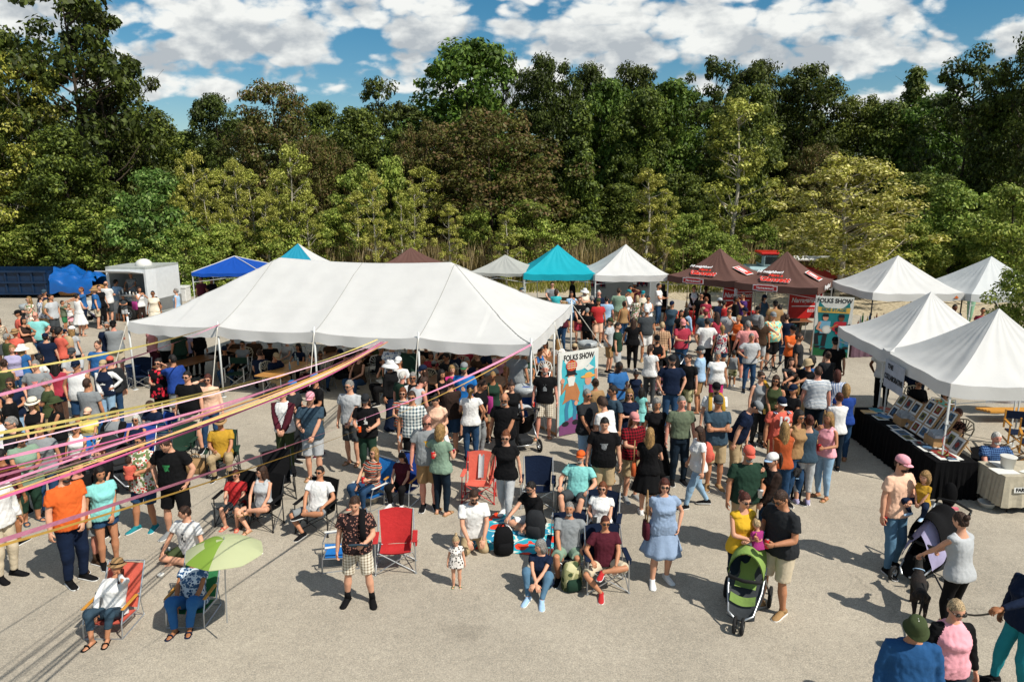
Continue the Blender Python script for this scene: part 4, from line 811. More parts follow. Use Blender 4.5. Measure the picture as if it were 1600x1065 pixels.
WOOD = mat('pale wood', 'A87D4E', .6, var=.2, vscale=12); WOODY = mat('yellow wood', 'B8812F', .5, var=.15, vscale=12); BROWNTOP = mat('brown laminate', '6E4A2C', .35, var=.12, vscale=4); RUB = mat('black rubber', '0F0F10', .8)
INK = mat('black lettering', '101012', .7); WINK = mat('white lettering', 'D8D8D8', .7); RINK = mat('red lettering', 'D2301E', .7); REDB = mat('red banner vinyl', 'B31B18', .5, var=.05); TRASH = mat('clear plastic bag', '9AA0A2', .25, bump=.6, bscale=30)
PAPER = mat('paper', 'CFCFCA', .8, var=.05); PLW = mat('white plastic', 'CCCBC5', .4, var=.04); TANPL = mat('beige plastic', 'B9AE95', .45, var=.06)
def text(name, s, size, m, M, parent=None, shear=0, ext=.002, align='CENTER', bold=0, sx=1):
    cu = bpy.data.curves.new(name, 'FONT'); cu.body = s; cu.size = size; cu.align_x = align; cu.align_y = 'CENTER'; cu.shear = shear; cu.extrude = ext; cu.offset = bold; cu.resolution_u = 3
    o = bpy.data.objects.new('tmp_text', cu); COL.objects.link(o); dg = bpy.context.evaluated_depsgraph_get(); dg.update(); me = bpy.data.meshes.new_from_object(o.evaluated_get(dg)); bpy.data.objects.remove(o); bpy.data.curves.remove(cu)
    me.name = name; me.materials.clear(); me.materials.append(m); me.transform(M@Matrix.Diagonal((sx, 1, 1, 1))); return link(name, me, parent)
def frame(o, x, z):   # matrix from origin, x axis, up axis
    x = Vector(x).normalized(); z = Vector(z); z = (z-x*z.dot(x)).normalized(); y = x.cross(z)*-1
    return Matrix(((x[0], z[0], x.cross(z)[0], o[0]), (x[1], z[1], x.cross(z)[1], o[1]), (x[2], z[2], x.cross(z)[2], o[2]), (0, 0, 0, 1)))
# ================================================================= the big white tent
FL, FR, BR_ = P(200, 504, 2.0), P(830, 539, 2.0), P(893, 477, 2.0); BL_ = FL+BR_-FR
def tent_pt(u, v, drop=0):
    a, b = (FR-FL), (BL_-FL); LU, LV = a.length, b.length; p = FL+a*u+b*v
    d = min(u*LU, (1-u)*LU, v*LV, (1-v)*LV)/(LV/2); d = max(0, min(1, d))
    z = 2.0+1.66*(d**1.22) - .04*(1-d)*abs(math.sin(u*4*math.pi))*(min(v, 1-v) < .2) - .04*(1-d)*abs(math.sin(v*2*math.pi))*(min(u, 1-u) < .12)
    if d > .8: z -= .10*math.sin(math.pi*max(0, min(1, (u-.25)/.5)))*(d-.8)/.2*1.0
    # taut folds running from the posts up to the ridge
    z += .035*(1-d)*math.exp(-((math.fmod(u*4+.5, 1)-.5)/.10)**2)*(v < .5 or v > .5)
    z += (1-d)*d*(.05*math.sin(u*61+v*9)+.03*math.sin(u*97-v*13))*.6
    return (p.x, p.y, z)
t = thing('party_tent', 'largest white pole tent with scalloped edge, over the shaded tables', 'tent', ((FL+BR_)/2).to_tuple()[:2]+(0,)); tm_ = Matrix.Translation(-t.location)
g = G(); g.grid(tent_pt, 192, 64); h = G().merge(g, tm_); h.build('canopy', WHT, t, True)
g = G()
def val(e):
    def fn(u, v):
        w = u; q = {'f': (w, 0), 'r': (1, w), 'b': (1-w, 1), 'l': (0, 1-w)}[e]; x, y, z = tent_pt(*q); L = 12.2 if e in 'fb' else 6.1; n = {'f': (FL-BL_), 'b': (BL_-FL), 'r': (FR-FL), 'l': (FL-FR)}[e].normalized()
        wob = .02*math.sin(w*L*5.1)*v; sc = (.25+.045*abs(math.sin(w*L*math.pi*1.6)))*v; return (x+n.x*(.012+.03*v+wob), y+n.y*(.012+.03*v+wob), z-sc)
    return fn
for e in 'frbl': g.grid(val(e), 120 if e in 'fb' else 60, 3)
h = G().merge(g, tm_); h.build('valance', WHT, t, True)
for u, v in [(i/4, j) for j in (0, 1) for i in range(5)]+[(0, .5), (1, .5), (.25, .5), (.75, .5)]:
    p = FL+(FR-FL)*u+(BL_-FL)*v; top = tent_pt(u, v)[2]; g = G(); q = p-t.location; g.tube([(q.x, q.y, 0), (q.x, q.y, top+(.14 if v != .5 else 0))], .028, 8); g.tube([(q.x, q.y, 0), (q.x, q.y, .02)], .08, 8); g.build('pole', STEEL, t, True)
    if v != .5 or u in (0, 1):
        n = Vector((0, 0, 0))
        if v == 0: n += (FL-BL_).normalized()
        if v == 1: n += (BL_-FL).normalized()
        if u == 0: n += (FL-FR).normalized()*.9
        if u == 1: n += (FR-FL).normalized()*.9
        g = G(); e = q+n*(.55 if (u, v) != (1, 1) else 1.3); g.tube([(q.x, q.y, top+.04), (e.x, e.y, .02)], .012, 5); g.box((e.x, e.y, .05), (.05, .05, .1)); g.build('guy_rope', ROPE, t)
for u0 in (.25, .5, .75):
    g = G(); g.tube([(lambda q: (q[0], q[1], q[2]+.003))(tent_pt(u0, i/60)) for i in range(61)], (.006, .012), 5); G().merge(g, tm_).build('seam', canvas_mat('seam tape', 'A9A9A4'), t, True)
for su, sv in ((0, 0), (1, 0), (0, 1), (1, 1)):
    g = G(); g.tube([(lambda q: (q[0], q[1], q[2]+.004))(tent_pt(abs(su-.25*i/30), abs(sv-.5*i/30))) for i in range(31)], (.008, .014), 5); G().merge(g, tm_).build('hip_seam', canvas_mat('seam tape', 'A9A9A4'), t, True)
# ================================================================= pop-up canopies
def popup(name, label, A, B, size, m, eave=2.2, peak=3.25, vh=.26, concave=1.25, frame_m=None, z0=0, extra=None, legs=True, side=None, flip=1, vm=None):
    A = Vector((A[0], A[1], 0)); d = Vector((B[0]-A.x, B[1]-A.y, 0)).normalized(); n = Vector((-d.y, d.x, 0))*flip; w = size
    t = thing(name, label, 'canopy', (A+d*w/2+n*w/2).to_tuple(), math.atan2(d.y, d.x), 'pop-up canopies'); H = w/2
    if flip < 0: pass
    def pt(u, v):
        x, y = (u-.5)*w, (v-.5)*w; e = 1-max(abs(x), abs(y))/H; z = eave+(peak-eave)*e**concave
        c = min(abs(abs(x)-abs(y))/H, .3)/.3; z -= .05*(1-e)*c+.014*math.sin(22*math.atan2(y, x)+e*5)*(e*(1-e)*3)+.008*math.sin(x*9+y*5+A.x)*c
        return (x, y, z)
    def ring(u, v):   # square rings, so that the hips fall on a row of corners
        k = int(u*4) % 4 if u < 1 else 0; q = u*4-int(u*4) if u < 1 else 0; c = [(-1, -1), (1, -1), (1, 1), (-1, 1)]; a, b = c[k], c[(k+1) % 4]; v = max(v, .001); x, y = (a[0]*(1-q)+b[0]*q)*v, (a[1]*(1-q)+b[1]*q)*v; return pt(x/2+.5, y/2+.5)
    g = G(); g.grid(ring, 96, 22, flip=True); g.build('canopy', m, t, True)
    g = G()
    for k in range(4):
        def fn(u, v, k=k):
            q = [(u, 0), (1, u), (1-u, 1), (0, 1-u)][k]; x, y, z = pt(*q); nx, ny = [(0, -1), (1, 0), (0, 1), (-1, 0)][k]; o = .004+.012*math.sin(u*13+k)*v; return (x+nx*o, y+ny*o, z-vh*v)
        g.grid(fn, 24, 4)
    g.build('valance', vm or m, t, True); F = frame_m or STEEL
    for k, (sx, sy) in enumerate(((-1, -1), (1, -1), (1, 1), (-1, 1))):
        x, y = sx*(H-.03), sy*(H-.03); g = G(); g.box((x, y, (eave-.06)/2+.7), (.034, .034, eave-1.46)); g.box((x, y, .72), (.026, .026, 1.4)); g.box((x, y, .01), (.11, .11, .012)); g.box((x, y, 1.42), (.05, .05, .06)); g.box((x, y, .32), (.04, .04, .04)); g.build('leg', F, t)
    g = G()
    for k in range(4):
        c = [(-1, -1), (1, -1), (1, 1), (-1, 1)]; a, b = c[k], c[(k+1) % 4]; hh = H-.05
        for (z1, z2) in ((eave-.1, eave-.42), (eave-.42, eave-.1)):
            P0 = np.array([a[0]*hh, a[1]*hh, z1]); P1 = np.array([b[0]*hh, b[1]*hh, z2]); m_ = (P0+P1)/2; m_[2] = eave-.26
            g.tube([P0, m_+A3(0, 0, .0)], .010, 4); g.tube([m_, P1], .010, 4)
        g.tube([(a[0]*hh*(1-q/8), a[1]*hh*(1-q/8), pt(.5+a[0]*.5*(1-q/8), .5+a[1]*.5*(1-q/8))[2]-.05) for q in range(9)], .010, 5)
    g.build('truss', F, t); return t, pt, w
pops = {}
pops['teal'] = popup('popup_canopy', 'turquoise canopy beside the tall white one, far row', P(818, 427, 2.2), P(925, 427, 2.2), 3.1, TEALC, peak=3.3)
pops['white'] = popup('popup_canopy', 'white canopy with grey back wall between turquoise and brown ones', P(930, 429, 2.2), P(1041, 428.5, 2.2), 3.15, WHT, peak=3.35)
pops['br1'] = popup('popup_canopy', 'brown canopy with red lettering, left one beside the white canopy', P(1043, 429, 2.2), P(1145, 438, 2.2), 3.1, BRNC, peak=3.3, concave=1.6)
pops['br2'] = popup('popup_canopy', 'brown canopy with red lettering, right one before the folk banner', P(1148, 440, 2.2), P(1259, 448, 2.2), 3.05, BRNC, peak=3.35, concave=1.6)
pops['r1'] = popup('popup_canopy', 'white canopy with tiny orange logo behind the banjo banner, far right', P(1364, 457, 2.2), P(1498, 457, 2.2), 3.2, WHT, peak=3.35, frame_m=DSTEEL)
pops['r2'] = popup('popup_canopy', 'pale canopy farthest right with a green cloth tied to its leg', P(1518, 459, 2.2), P(1650, 459, 2.2), 3.1, canvas_mat('pale canvas', 'C6CACB'), peak=3.35)
_a = P(1391, 549, 2.2); _b = P(1328, 518, 2.2); _d = (_b-_a).normalized()
pops['n1'] = popup('popup_canopy', 'near white canopy shading the far half of the black draped tables', _a, _a+Vector((-_d.y, _d.x, 0))*-1, 3.0, WHT, peak=3.35, concave=1.45)
_a2 = P(1486, 599, 2.2); _b2 = P(1391, 549, 2.2); _d2 = (_b2-_a2).normalized()
pops['n2'] = popup('popup_canopy', 'nearest white canopy with a dark leg bag, right edge', _a2, _a2+Vector((-_d2.y, _d2.x, 0))*-1, 3.05, WHT, peak=3.4, concave=1.45)
pops['blue'] = popup('popup_canopy', 'royal blue canopy with white seams right of the food trailer', P(299, 426, 2.2), P(380, 425, 2.2), 2.9, BLUEC, peak=2.75, vh=.14, concave=1.0, frame_m=STEEL)
pops['grey'] = popup('popup_canopy', 'small grey canopy behind the right end of the big tent', P(735, 424, 2.2), P(803, 426, 2.2), 2.5, GRYC, peak=2.85, vh=.12)
pops['tw'] = popup('popup_canopy', 'teal and white canopy whose peak shows over the big tent', (-11.2, 31.1), (-8.3, 31.1), 2.9, TWC, peak=3.3)
pops['dk'] = popup('popup_canopy', 'dark brown canopy whose tip shows over the big tent ridge', (-6.2, 32), (-3.3, 32), 2.9, BRNC, peak=3.05)
# seams, white quarters and lettering
def on_roof(key, k, f, lift=.02):
    """matrix of a spot on roof face k (0 front, 1 right, 2 back, 3 left), f = fraction up the slope"""
    t, pt, w = pops[key]; H = w/2; r = (1-f); c = [(0, -r), (r, 0), (0, r), (-r, 0)][k]; x, y = c[0]*H, c[1]*H
    z = pt(x/w+.5, y/w+.5)[2]; r2 = r-.1; c2 = [(0, -r2), (r2, 0), (0, r2), (-r2, 0)][k]; z2 = pt(c2[0]*H/w+.5, c2[1]*H/w+.5)[2]
    up = Vector((c2[0]*H-x, c2[1]*H-y, z2-z)).normalized(); ax = Vector([(1, 0, 0), (0, 1, 0), (-1, 0, 0), (0, -1, 0)][k]); n = ax.cross(up); return frame(Vector((x, y, z))+n*lift, ax, up)
g = G(); tq, ptq, wq = pops['tw']
g.grid(lambda u, v: (lambda p: (p[0], p[1], p[2]+.012))(ptq(1-.5*(u)*1.0 if 0 else 1-.5*u, v*(1-2*(.5*u))+.5*u)), 16, 24); g.build('white_panel', WHT, tq, True)
tq, ptq, wq = pops['blue']; g = G()
for s in (0, 1):
    g.tube([(lambda p: (p[0], p[1], p[2]+.01))(ptq(1-i/24, i/24) if s else ptq(i/24, i/24)) for i in range(25)], .022, 5)
g.build('seam_piping', WHT, tq, True)
for key in ('br1', 'br2'):
    t = pops[key][0]; M0 = on_roof(key, 0, .30, .10)
    text('lettering', 'Hi neighbor!', .19, WINK, M0@Matrix.Translation((-.38, .30, .0)), t, .25, .004, bold=.006); text('lettering', 'Have a', .19, RINK, M0@Matrix.Translation((-.12, .11, .0)), t, .25, .004, bold=.006)
    text('lettering', "'Gansett", .34, WINK, M0@Matrix.Translation((-.15, -.13, -.012)), t, .25, .003, bold=.020); text('lettering', "'Gansett", .34, RINK, M0@Matrix.Translation((-.15, -.13, .0)), t, .25, .006, bold=.010)
    M1 = on_roof(key, 1, .35, .10)
    for q, (mm, sc_, lf) in enumerate(((WINK, 1, 0), (RINK, .88, .01))):
        g = G(); pts = [(-.52, .28), (.14, .28), (.52, -.30), (-.14, -.30)]; g.add([(x*sc_, y*sc_, lf) for x, y in pts]+[(x*sc_, y*sc_, lf-.012) for x, y in pts], [(3, 2, 1, 0), (4, 5, 6, 7), (0, 1, 5, 4), (1, 2, 6, 5), (2, 3, 7, 6), (3, 0, 4, 7)]); h = G().merge(g, M1); h.build('roof_emblem', mm, t)
    text('lettering', 'N', .46, WINK, M1@Matrix.Translation((0, 0, .02)), t, -.5, .004, bold=.02)
    H = pops[key][2]/2
    Mv = frame(Vector((-.35, -H-.045, 2.045)), (1, 0, 0), (0, 0, 1)); g = G(); g.box((0, 0, 0), (.92, .21, .012), 1, Mv); g.box((0, 0, .008), (.86, .15, .012), 0, Mv); g.box((0, 0, .004), (.62, .25, .012), 1, Mv); g.box((0, 0, .012), (.56, .19, .012), 0, Mv); g.build('badge', [REDB, WINK], t)
    text('lettering', 'Narragansett', .125, WINK, Mv@Matrix.Translation((0, 0, .03)), t, .25, .003, bold=.003)
    Mv2 = frame(Vector((H+.045, .1, 2.06)), (0, 1, 0), (0, 0, 1)); text('lettering', 'Hi neighbor!', .22, WINK, Mv2, t, .25, .004, bold=.008)
t = pops['r1'][0]; g = G(); g.add([(1.25, -1.625, 2.0), (1.42, -1.625, 2.0), (1.335, -1.625, 2.10), (1.25, -1.615, 2.0), (1.42, -1.615, 2.0), (1.335, -1.615, 2.10)], [(0, 1, 2), (5, 4, 3), (0, 3, 4, 1), (1, 4, 5, 2), (2, 5, 3, 0)]); g.build('logo', mat('orange print', 'C8621C'), t)
t, _, w = pops['white']; g = G(); g.grid(lambda u, v: (-w/2+.3+(w-.1)*u, w/2-.05+.03*math.sin(u*19)+.02*math.sin(u*7), .05+2.1*v), 60, 4); g.build('back_wall', canvas_mat('grey wall cloth', '9DA2A6', .1), t, True)
g = G(); g.grid(lambda u, v: (w/2-.06+.05*math.sin(v*4)*u, w/2-.1-1.7*u, .1+2.05*v+.0*u), 12, 12); g.build('side_wall', canvas_mat('white side cloth', 'C4C8CA', .3), t, True)
# photographs hung on the back wall
for x0 in (-.95, 1.05):
    g = G(); rr = random.Random(int(x0*9)); y = w/2-.12; g.box((x0, y+.012, 1.45), (.72, .006, .5), 1)
    for i in range(9): g.ell((x0-.28+.56*(i/8), y, 1.36+rr.random()*.16), (.05, .008, .13), 8, 6, 2+i % 3); g.ell((x0-.28+.56*(i/8), y-.004, 1.56+rr.random()*.06), (.035, .008, .045), 8, 6, 5)
    o = g.build('group_photograph', [INK, mat('photo grey', '8A8F94'), mat('photo red', '8E1B22'), mat('photo navy', '161B33'), mat('photo plum', '40203A'), mat('photo skin', 'A9745A')], None, True); o.matrix_world = pops['white'][0].matrix_basis.copy(); tag(o, 'printed group picture on the grey wall, '+('left one by the corner leg' if x0 < 0 else 'right one behind the raffle helpers'), 'picture', 'group pictures on the canopy wall')
t = pops['n2'][0]; w = 3.05; g = G(); x, y = -w/2+.03, -w/2+.03   # bag of weights on the leg, red ribbon round it
# ================================================================= the collaborative sign
c = _b2+(_a2-_b2)*.02+Vector((0, 0, 0)); M0 = frame(Vector((c.x-.08, c.y-.12, 1.73)), (_a2-_b2).to_tuple(), (0, 0, 1)); t = thing('paper_sign', 'grey hand-lettered sign hanging from the corner between both near white canopies', 'sign', (c.x-.08, c.y-.12, 1.5))
Mi = Matrix.Translation(-t.location)@M0; g = G(); g.box((.3, 0, 0), (.95, .62, .01), 0, Mi); g.build('board', mat('grey card', 'A9ACB4', .8), t)
text('lettering', 'THE', .15, INK, Mi@Matrix.Translation((.10, .18, .012)), t, .1, bold=.004); text('lettering', 'COLLABORATIVE', .17, INK, Mi@Matrix.Translation((.30, -.06, .012)), t, 0, bold=.005, sx=.68)
# ================================================================= folk banners
def flat_poly(g, pts, mi, z, M, th=.003):
    n = len(pts); g2 = G(); V = [(x, y, z) for x, y in pts]+[(x, y, z-th) for x, y in pts]; g2.add(V, [tuple(range(n)), tuple(range(n, 2*n))[::-1]]+[(i, n+i, n+(i+1) % n, (i+1) % n) for i in range(n)], mi); g.merge(g2, M)
def disc(cx, cy, rx, ry, n=18, a0=0): return [(cx+rx*math.cos(2*math.pi*i/n+a0), cy+ry*math.sin(2*math.pi*i/n+a0)) for i in range(n)]
def limb(pts, w): 
    L = []; R = []
    for i, p in enumerate(pts):
        a = pts[max(0, i-1)]; b = pts[min(len(pts)-1, i+1)]; d = Vector((b[0]-a[0], b[1]-a[1])).normalized(); ww = w[i] if isinstance(w, list) else w; L.append((p[0]-d.y*ww, p[1]+d.x*ww)); R.append((p[0]+d.y*ww, p[1]-d.x*ww))
    return L+R[::-1]
ART = [mat('banner '+n, h, .8, var=.08, vscale=5) for n, h in (('turquoise', '3FA8B4'), ('white', 'CFCFC8'), ('plum', '6E3A66'), ('tan', 'A86E44'), ('blue', '2F6F8F'), ('black', '15151A'), ('skin', 'C98C72'), ('tartan', 'B5442A'), ('straw', 'D29A4A'), ('teal', '0E6E72'), ('yellow', 'C9A24A'), ('red', 'A82330'), ('green', '165A30'), ('banjo', 'B9BDB8'), ('brown skin', '6B3B22'), ('sky', '6FA3BE'))]
AI = {n: i for i, n in enumerate('turquoise white plum tan blue black skin tartan straw teal yellow red green banjo dark sky'.split())}
def banner(label, bl, br, H, art, kind):
    o = (bl+br)/2; x = (br-bl); W = x.length; M = frame(Vector((0, 0, 0)), x, (0, 0, 1)); t = thing('show_banner', label, 'banner', o, 0, 'painted folk show banners'); g = G(); g.box((0, H/2+.03, -.025), (W, H, .03), 1, M)
    for s in (-1, 1): g.box((s*(W/2-.03), H/2, -.06), (.05, H, .04), 3, M)
    g.build('panel', ART, t)
    n = M@Vector((0, 0, -1)); 
    for s in (-1, 1):
        a = M@Vector((s*(W/2-.04), .05, -.06)); b = a+n*1.1; c_ = M@Vector((s*(W/2-.04), 1.2, -.06)); g = G(); g.tube([a, b], .03, 6); g.tube([b, c_], .025, 6); g.build('brace', WOOD, t)
    g = G(); A = lambda pts, c, z=.002: flat_poly(g, pts, AI[c], z, M)
    art(A, W, H); g.build('painting', ART, t); text('lettering', 'FOLKS SHOW', .21 if kind else .19, INK, M@Matrix.Translation((0, H-.115, .004)), t, 0, .002, bold=.006, sx=.85 if kind else .75)
    return t
def curtain(A, W, H, bg):
    A([(-W/2+.02, .04), (W/2-.02, .04), (W/2-.02, H-.02), (-W/2+.02, H-.02)], 'white', .001)
    top = [(-W/2+.12+(W-.24)*i/14, H-.28-.16*math.sin(math.pi*i/14)+.16*(abs(i/7-1)**3)) for i in range(15)]
    A([(-W/2+.04, .04), (W/2-.04, .04), (W/2-.04, H*.5), (W/2-.14, H*.56), (W/2-.09, H*.8)]+top[::-1]+[(-W/2+.09, H*.8), (-W/2+.14, H*.56), (-W/2+.04, H*.5)], bg, .004)
def art1(A, W, H):
    curtain(A, W, H, 'turquoise'); A([(-W/2+.04, .04), (W/2-.04, .04), (W/2-.04, .5), (.1, .56), (-.3, .42), (-W/2+.04, .28)], 'plum', .007)
    k = H/2.2; c = -.22
    for s, x in ((-1, -.10), (1, .10)):
        A(limb([(c+x*.7, 1.0*k), (c+x*1.3, .72*k), (c+x*1.1, .42*k)], .052), 'blue', .010); A(disc(c+x*1.5, .34*k, .10, .06), 'black', .013)
    A([(c-.13, 1.42*k), (c+.13, 1.42*k), (c+.19, 1.0*k), (c+.25, .88*k), (c, .98*k), (c-.25, .88*k), (c-.19, 1.0*k)], 'tan', .014); A(limb([(c-.12, 1.38*k), (c-.27, 1.18*k), (c-.25, 1.42*k)], .04), 'tan', .016); A(disc(c-.25, 1.50*k, .055, .065), 'skin', .017)
    A(limb([(c+.12, 1.36*k), (c+.22, 1.12*k), (c+.16, .92*k)], .04), 'tan', .016); A(disc(c+.15, .86*k, .05, .06), 'skin', .017); A([(c-.12, 1.56*k), (c, 1.60*k), (c+.12, 1.56*k), (c+.07, 1.34*k), (c-.07, 1.34*k)], 'white', .018); A(disc(c, 1.58*k, .09, .1), 'skin', .017)
    A([(c-.18, 1.62*k), (c+.18, 1.62*k), (c+.12, 1.68*k), (c+.13, 1.80*k), (c-.13, 1.80*k), (c-.12, 1.68*k)], 'black', .020); A(disc(c, 1.88*k, .16, .13), 'tartan', .022)
    for q in (-.08, 0, .08): A(limb([(c+q, 1.78*k), (c+q, 1.98*k)], .008), 'yellow', .024); A(limb([(c-.13, (1.88+q*.7)*k), (c+.13, (1.88+q*.7)*k)], .006), 'white', .024)
    d = .28; A([(d-.14, 1.3*k), (d+.14, 1.3*k), (d+.12, .85*k), (d-.12, .85*k)], 'sky', .012)
    A([(d-.12, .9*k), (d+.12, .9*k), (d+.1, .35*k), (d-.1, .35*k)], 'white', .011); A(limb([(d+.12, 1.28*k), (d+.24, 1.45*k), (d+.22, 1.70*k)], .04), 'skin', .014); A(disc(d, 1.42*k, .10, .12), 'skin', .014); A(disc(d, 1.53*k, .22, .04), 'straw', .017); A(disc(d, 1.57*k, .11, .06), 'straw', .018)
    A([(d+.18, 1.74*k), (d-.02, 1.68*k), (d-.12, 1.76*k), (d-.02, 1.80*k), (d+.0, 1.86*k)], 'white', .016)
def art2(A, W, H):
    curtain(A, W, H, 'teal'); A([(-W/2+.04, .04), (W/2-.04, .04), (W/2-.04, .2), (.1, .32), (-.3, .26), (-W/2+.04, .46)], 'green', .007); k = H/2.3
    A([(-.50, 1.72*k), (.50, 1.72*k), (.52, 1.94*k), (0, 1.88*k), (-.52, 1.94*k)], 'yellow', .008)
    for c, top, leg in ((-.24, 'sky', 'black'), (.26, 'red', 'blue')):
        s = -1 if c < 0 else 1
        A(limb([(c, .95*k), (c+s*.26, .86*k), (c+s*.22, .48*k)], .07), leg, .010); A(limb([(c, .95*k), (c-s*.02, .84*k), (c+s*.02, .42*k)], .07), leg, .011); A(disc(c+s*.20, .40*k, .1, .045), 'black', .013); A(disc(c, .34*k, .09, .045), 'black', .013)
        A([(c-.17, 1.4*k), (c+.17, 1.4*k), (c+.15, .92*k), (c-.15, .92*k)], top, .014); A(limb([(c-.16, 1.36*k), (c-.24, 1.1*k), (c-.02, .98*k)], .045), 'skin' if c < 0 else 'red', .016)
        A(disc(c, 1.54*k, .09, .12), 'skin' if c < 0 else 'dark', .015); A([(c-.10, 1.56*k), (c+.10, 1.56*k), (c+.08, 1.68*k), (c-.08, 1.68*k)], 'black', .017)
    A(disc(-.18, 1.08*k, .15, .15), 'banjo', .020); A(disc(-.18, 1.08*k, .11, .11), 'white', .021); A(limb([(-.08, 1.12*k), (.15, 1.3*k)], .02), 'tan', .022)
    A(disc(.22, 1.10*k, .14, .10), 'black', .020); A(limb([(.3, 1.14*k), (.55, 1.32*k)], .025), 'black', .021)
B1L, B1R = P(871, 684), P(931, 671); banner('folk show banner with straw hat and tartan cap figures, near the big tent', B1L, B1L+(B1R-B1L).normalized()*1.17, 2.02, art1, 0)
B2L, B2R = P(1267, 556), P(1322, 560); tb = banner('folk show banner with seated banjo and guitar players, before the brown canopy', B2L, B2L+(B2R-B2L).normalized()*1.2, 2.1, art2, 1)
x_ = (B2R-B2L).normalized(); text('lettering', 'SIDE STAGE', .15, ART[AI['teal']], frame(Vector((0, 0, 0)), x_, (0, 0, 1))@Matrix.Translation((0, 1.86*2.1/2.3-.02, .012)), tb, 0, .002, bold=.004)
# red beer banners hung behind the brown canopies
for (a, b, h, lab) in ((P(1128, 486, .9), P(1174, 486, .9), 1.05, 'red Narragansett banner under the left brown canopy'), (P(1230, 497, .75), P(1282, 497, .75), 1.15, 'red Narragansett banner under the right brown canopy')):
    lab = lab.replace('Narragansett ', 'beer '); a.y -= .0; W_ = (b-a).length; M = frame(Vector((0, 0, 0)), (b-a), (0, 0, 1)); o = thing('beer_banner', lab, 'banner', (a+b)/2, 0, 'red beer banners'); g = G(); g.box((0, h/2, 0), (W_, h, .02), 0, M); g.build('vinyl', REDB, o)
    for s in (-1, 1): g = G(); g.tube([M@Vector((s*W_/2, -(a.z), 0)), M@Vector((s*W_/2, h, 0))], .018, 6); g.build('post', STEEL, o)
    text('lettering', 'Narragansett', .26, WINK, M@Matrix.Translation((0, h*.62, .014)), o, .25, .003, bold=.006, sx=.80 if W_ < 1.55 else .9); g = G(); g.box((0, h*.42, .013), (W_*.8, .04, .004), 0, M); g.build('underline', WINK, o); text('lettering', 'BEER', .16, WINK, M@Matrix.Translation((W_*.2, h*.26, .014)), o, .1, .003)
# ================================================================= food trailer
A_, B_, C_, D_ = [P(*q, 2.42) for q in ((164, 416), (226, 417), (242, 415), (278, 409))]
E_ = A_+(D_-C_)*.95; t = thing('food_trailer', 'white food trailer with open serving hatch and domed roof vent', 'trailer', (A_.x, A_.y, 0)); off = Vector((A_.x, A_.y, 0)); TW = mat('white trailer paint', 'C9CCCD', .35, var=.05); TG = mat('grey trailer skirt', '6C7376', .5)
pl = [Vector((p.x, p.y, 0))-off for p in (A_, B_, C_, D_, E_)]
def wall(g, a, b, z0, z1, th=.04, mi=0):
    d = (b-a).normalized(); n = Vector((-d.y, d.x, 0))*th; V = [(*a.xy, z0), (*b.xy, z0), (*(b+n).xy, z0), (*(a+n).xy, z0), (*a.xy, z1), (*b.xy, z1), (*(b+n).xy, z1), (*(a+n).xy, z1)]; g.add(V, [(0, 1, 5, 4), (1, 2, 6, 5), (2, 3, 7, 6), (3, 0, 4, 7), (0, 3, 2, 1), (4, 5, 6, 7)], mi)
g = G(); d = pl[1]-pl[0]; wa, wb = pl[0]+d*.07, pl[1]-d*.05
wall(g, pl[0], wa, .38, 2.3); wall(g, wb, pl[1], .38, 2.3); wall(g, wa, wb, .38, 1.18); wall(g, wa, wb, 2.12, 2.3); wall(g, pl[1], pl[2], .38, 2.3); wall(g, pl[2], pl[3], .38, 2.3); wall(g, pl[3], pl[4], .38, 2.3); wall(g, pl[4], pl[0], .38, 2.3)
n = len(pl); V = [(*p.xy, z) for z in (2.3, 2.40) for p in pl]+[(*p.xy, z) for z in (.32, .38) for p in pl]; 
g.build('body', TW, t); g = G(); g.add(V, [tuple(range(n))[::-1], tuple(range(n, 2*n))]+[(i, (i+1) % n, n+(i+1) % n, n+i) for i in range(n)]+[tuple(range(2*n, 3*n))[::-1], tuple(range(3*n, 4*n))]+[(2*n+i, 2*n+(i+1) % n, 3*n+(i+1) % n, 3*n+i) for i in range(n)]); g.build('roof', mat('grey trailer roof', '9A9E99', .6), t)
nrm2 = Vector((d.y, -d.x, 0)).normalized(); g = G(); a, b = wa, wb; o1 = nrm2*.85; V = [(*a.xy, 2.14), (*b.xy, 2.14), (*(b+o1).xy, 2.30), (*(a+o1).xy, 2.30)]; V += [(x, y, z+.03) for x, y, z in V]; g.add(V, [(3, 2, 1, 0), (4, 5, 6, 7), (0, 1, 5, 4), (1, 2, 6, 5), (2, 3, 7, 6), (3, 0, 4, 7)]); g.build('hatch', TW, t)
g = G(); a2, b2 = wa+nrm2*.0, wb; V = [(*(a-nrm2*.0).xy, 1.18), (*b.xy, 1.18), (*(b+nrm2*.3).xy, 1.18), (*(a+nrm2*.3).xy, 1.18)]; V += [(x, y, z+.035) for x, y, z in V]; g.add(V, [(3, 2, 1, 0), (4, 5, 6, 7), (0, 1, 5, 4), (1, 2, 6, 5), (2, 3, 7, 6), (3, 0, 4, 7)]); g.build('counter', ALU, t)
g = G(); mid = (pl[0]+pl[1])/2+nrm2*.03; 
wheel_c = pl[0]+d*.50+nrm2*.06
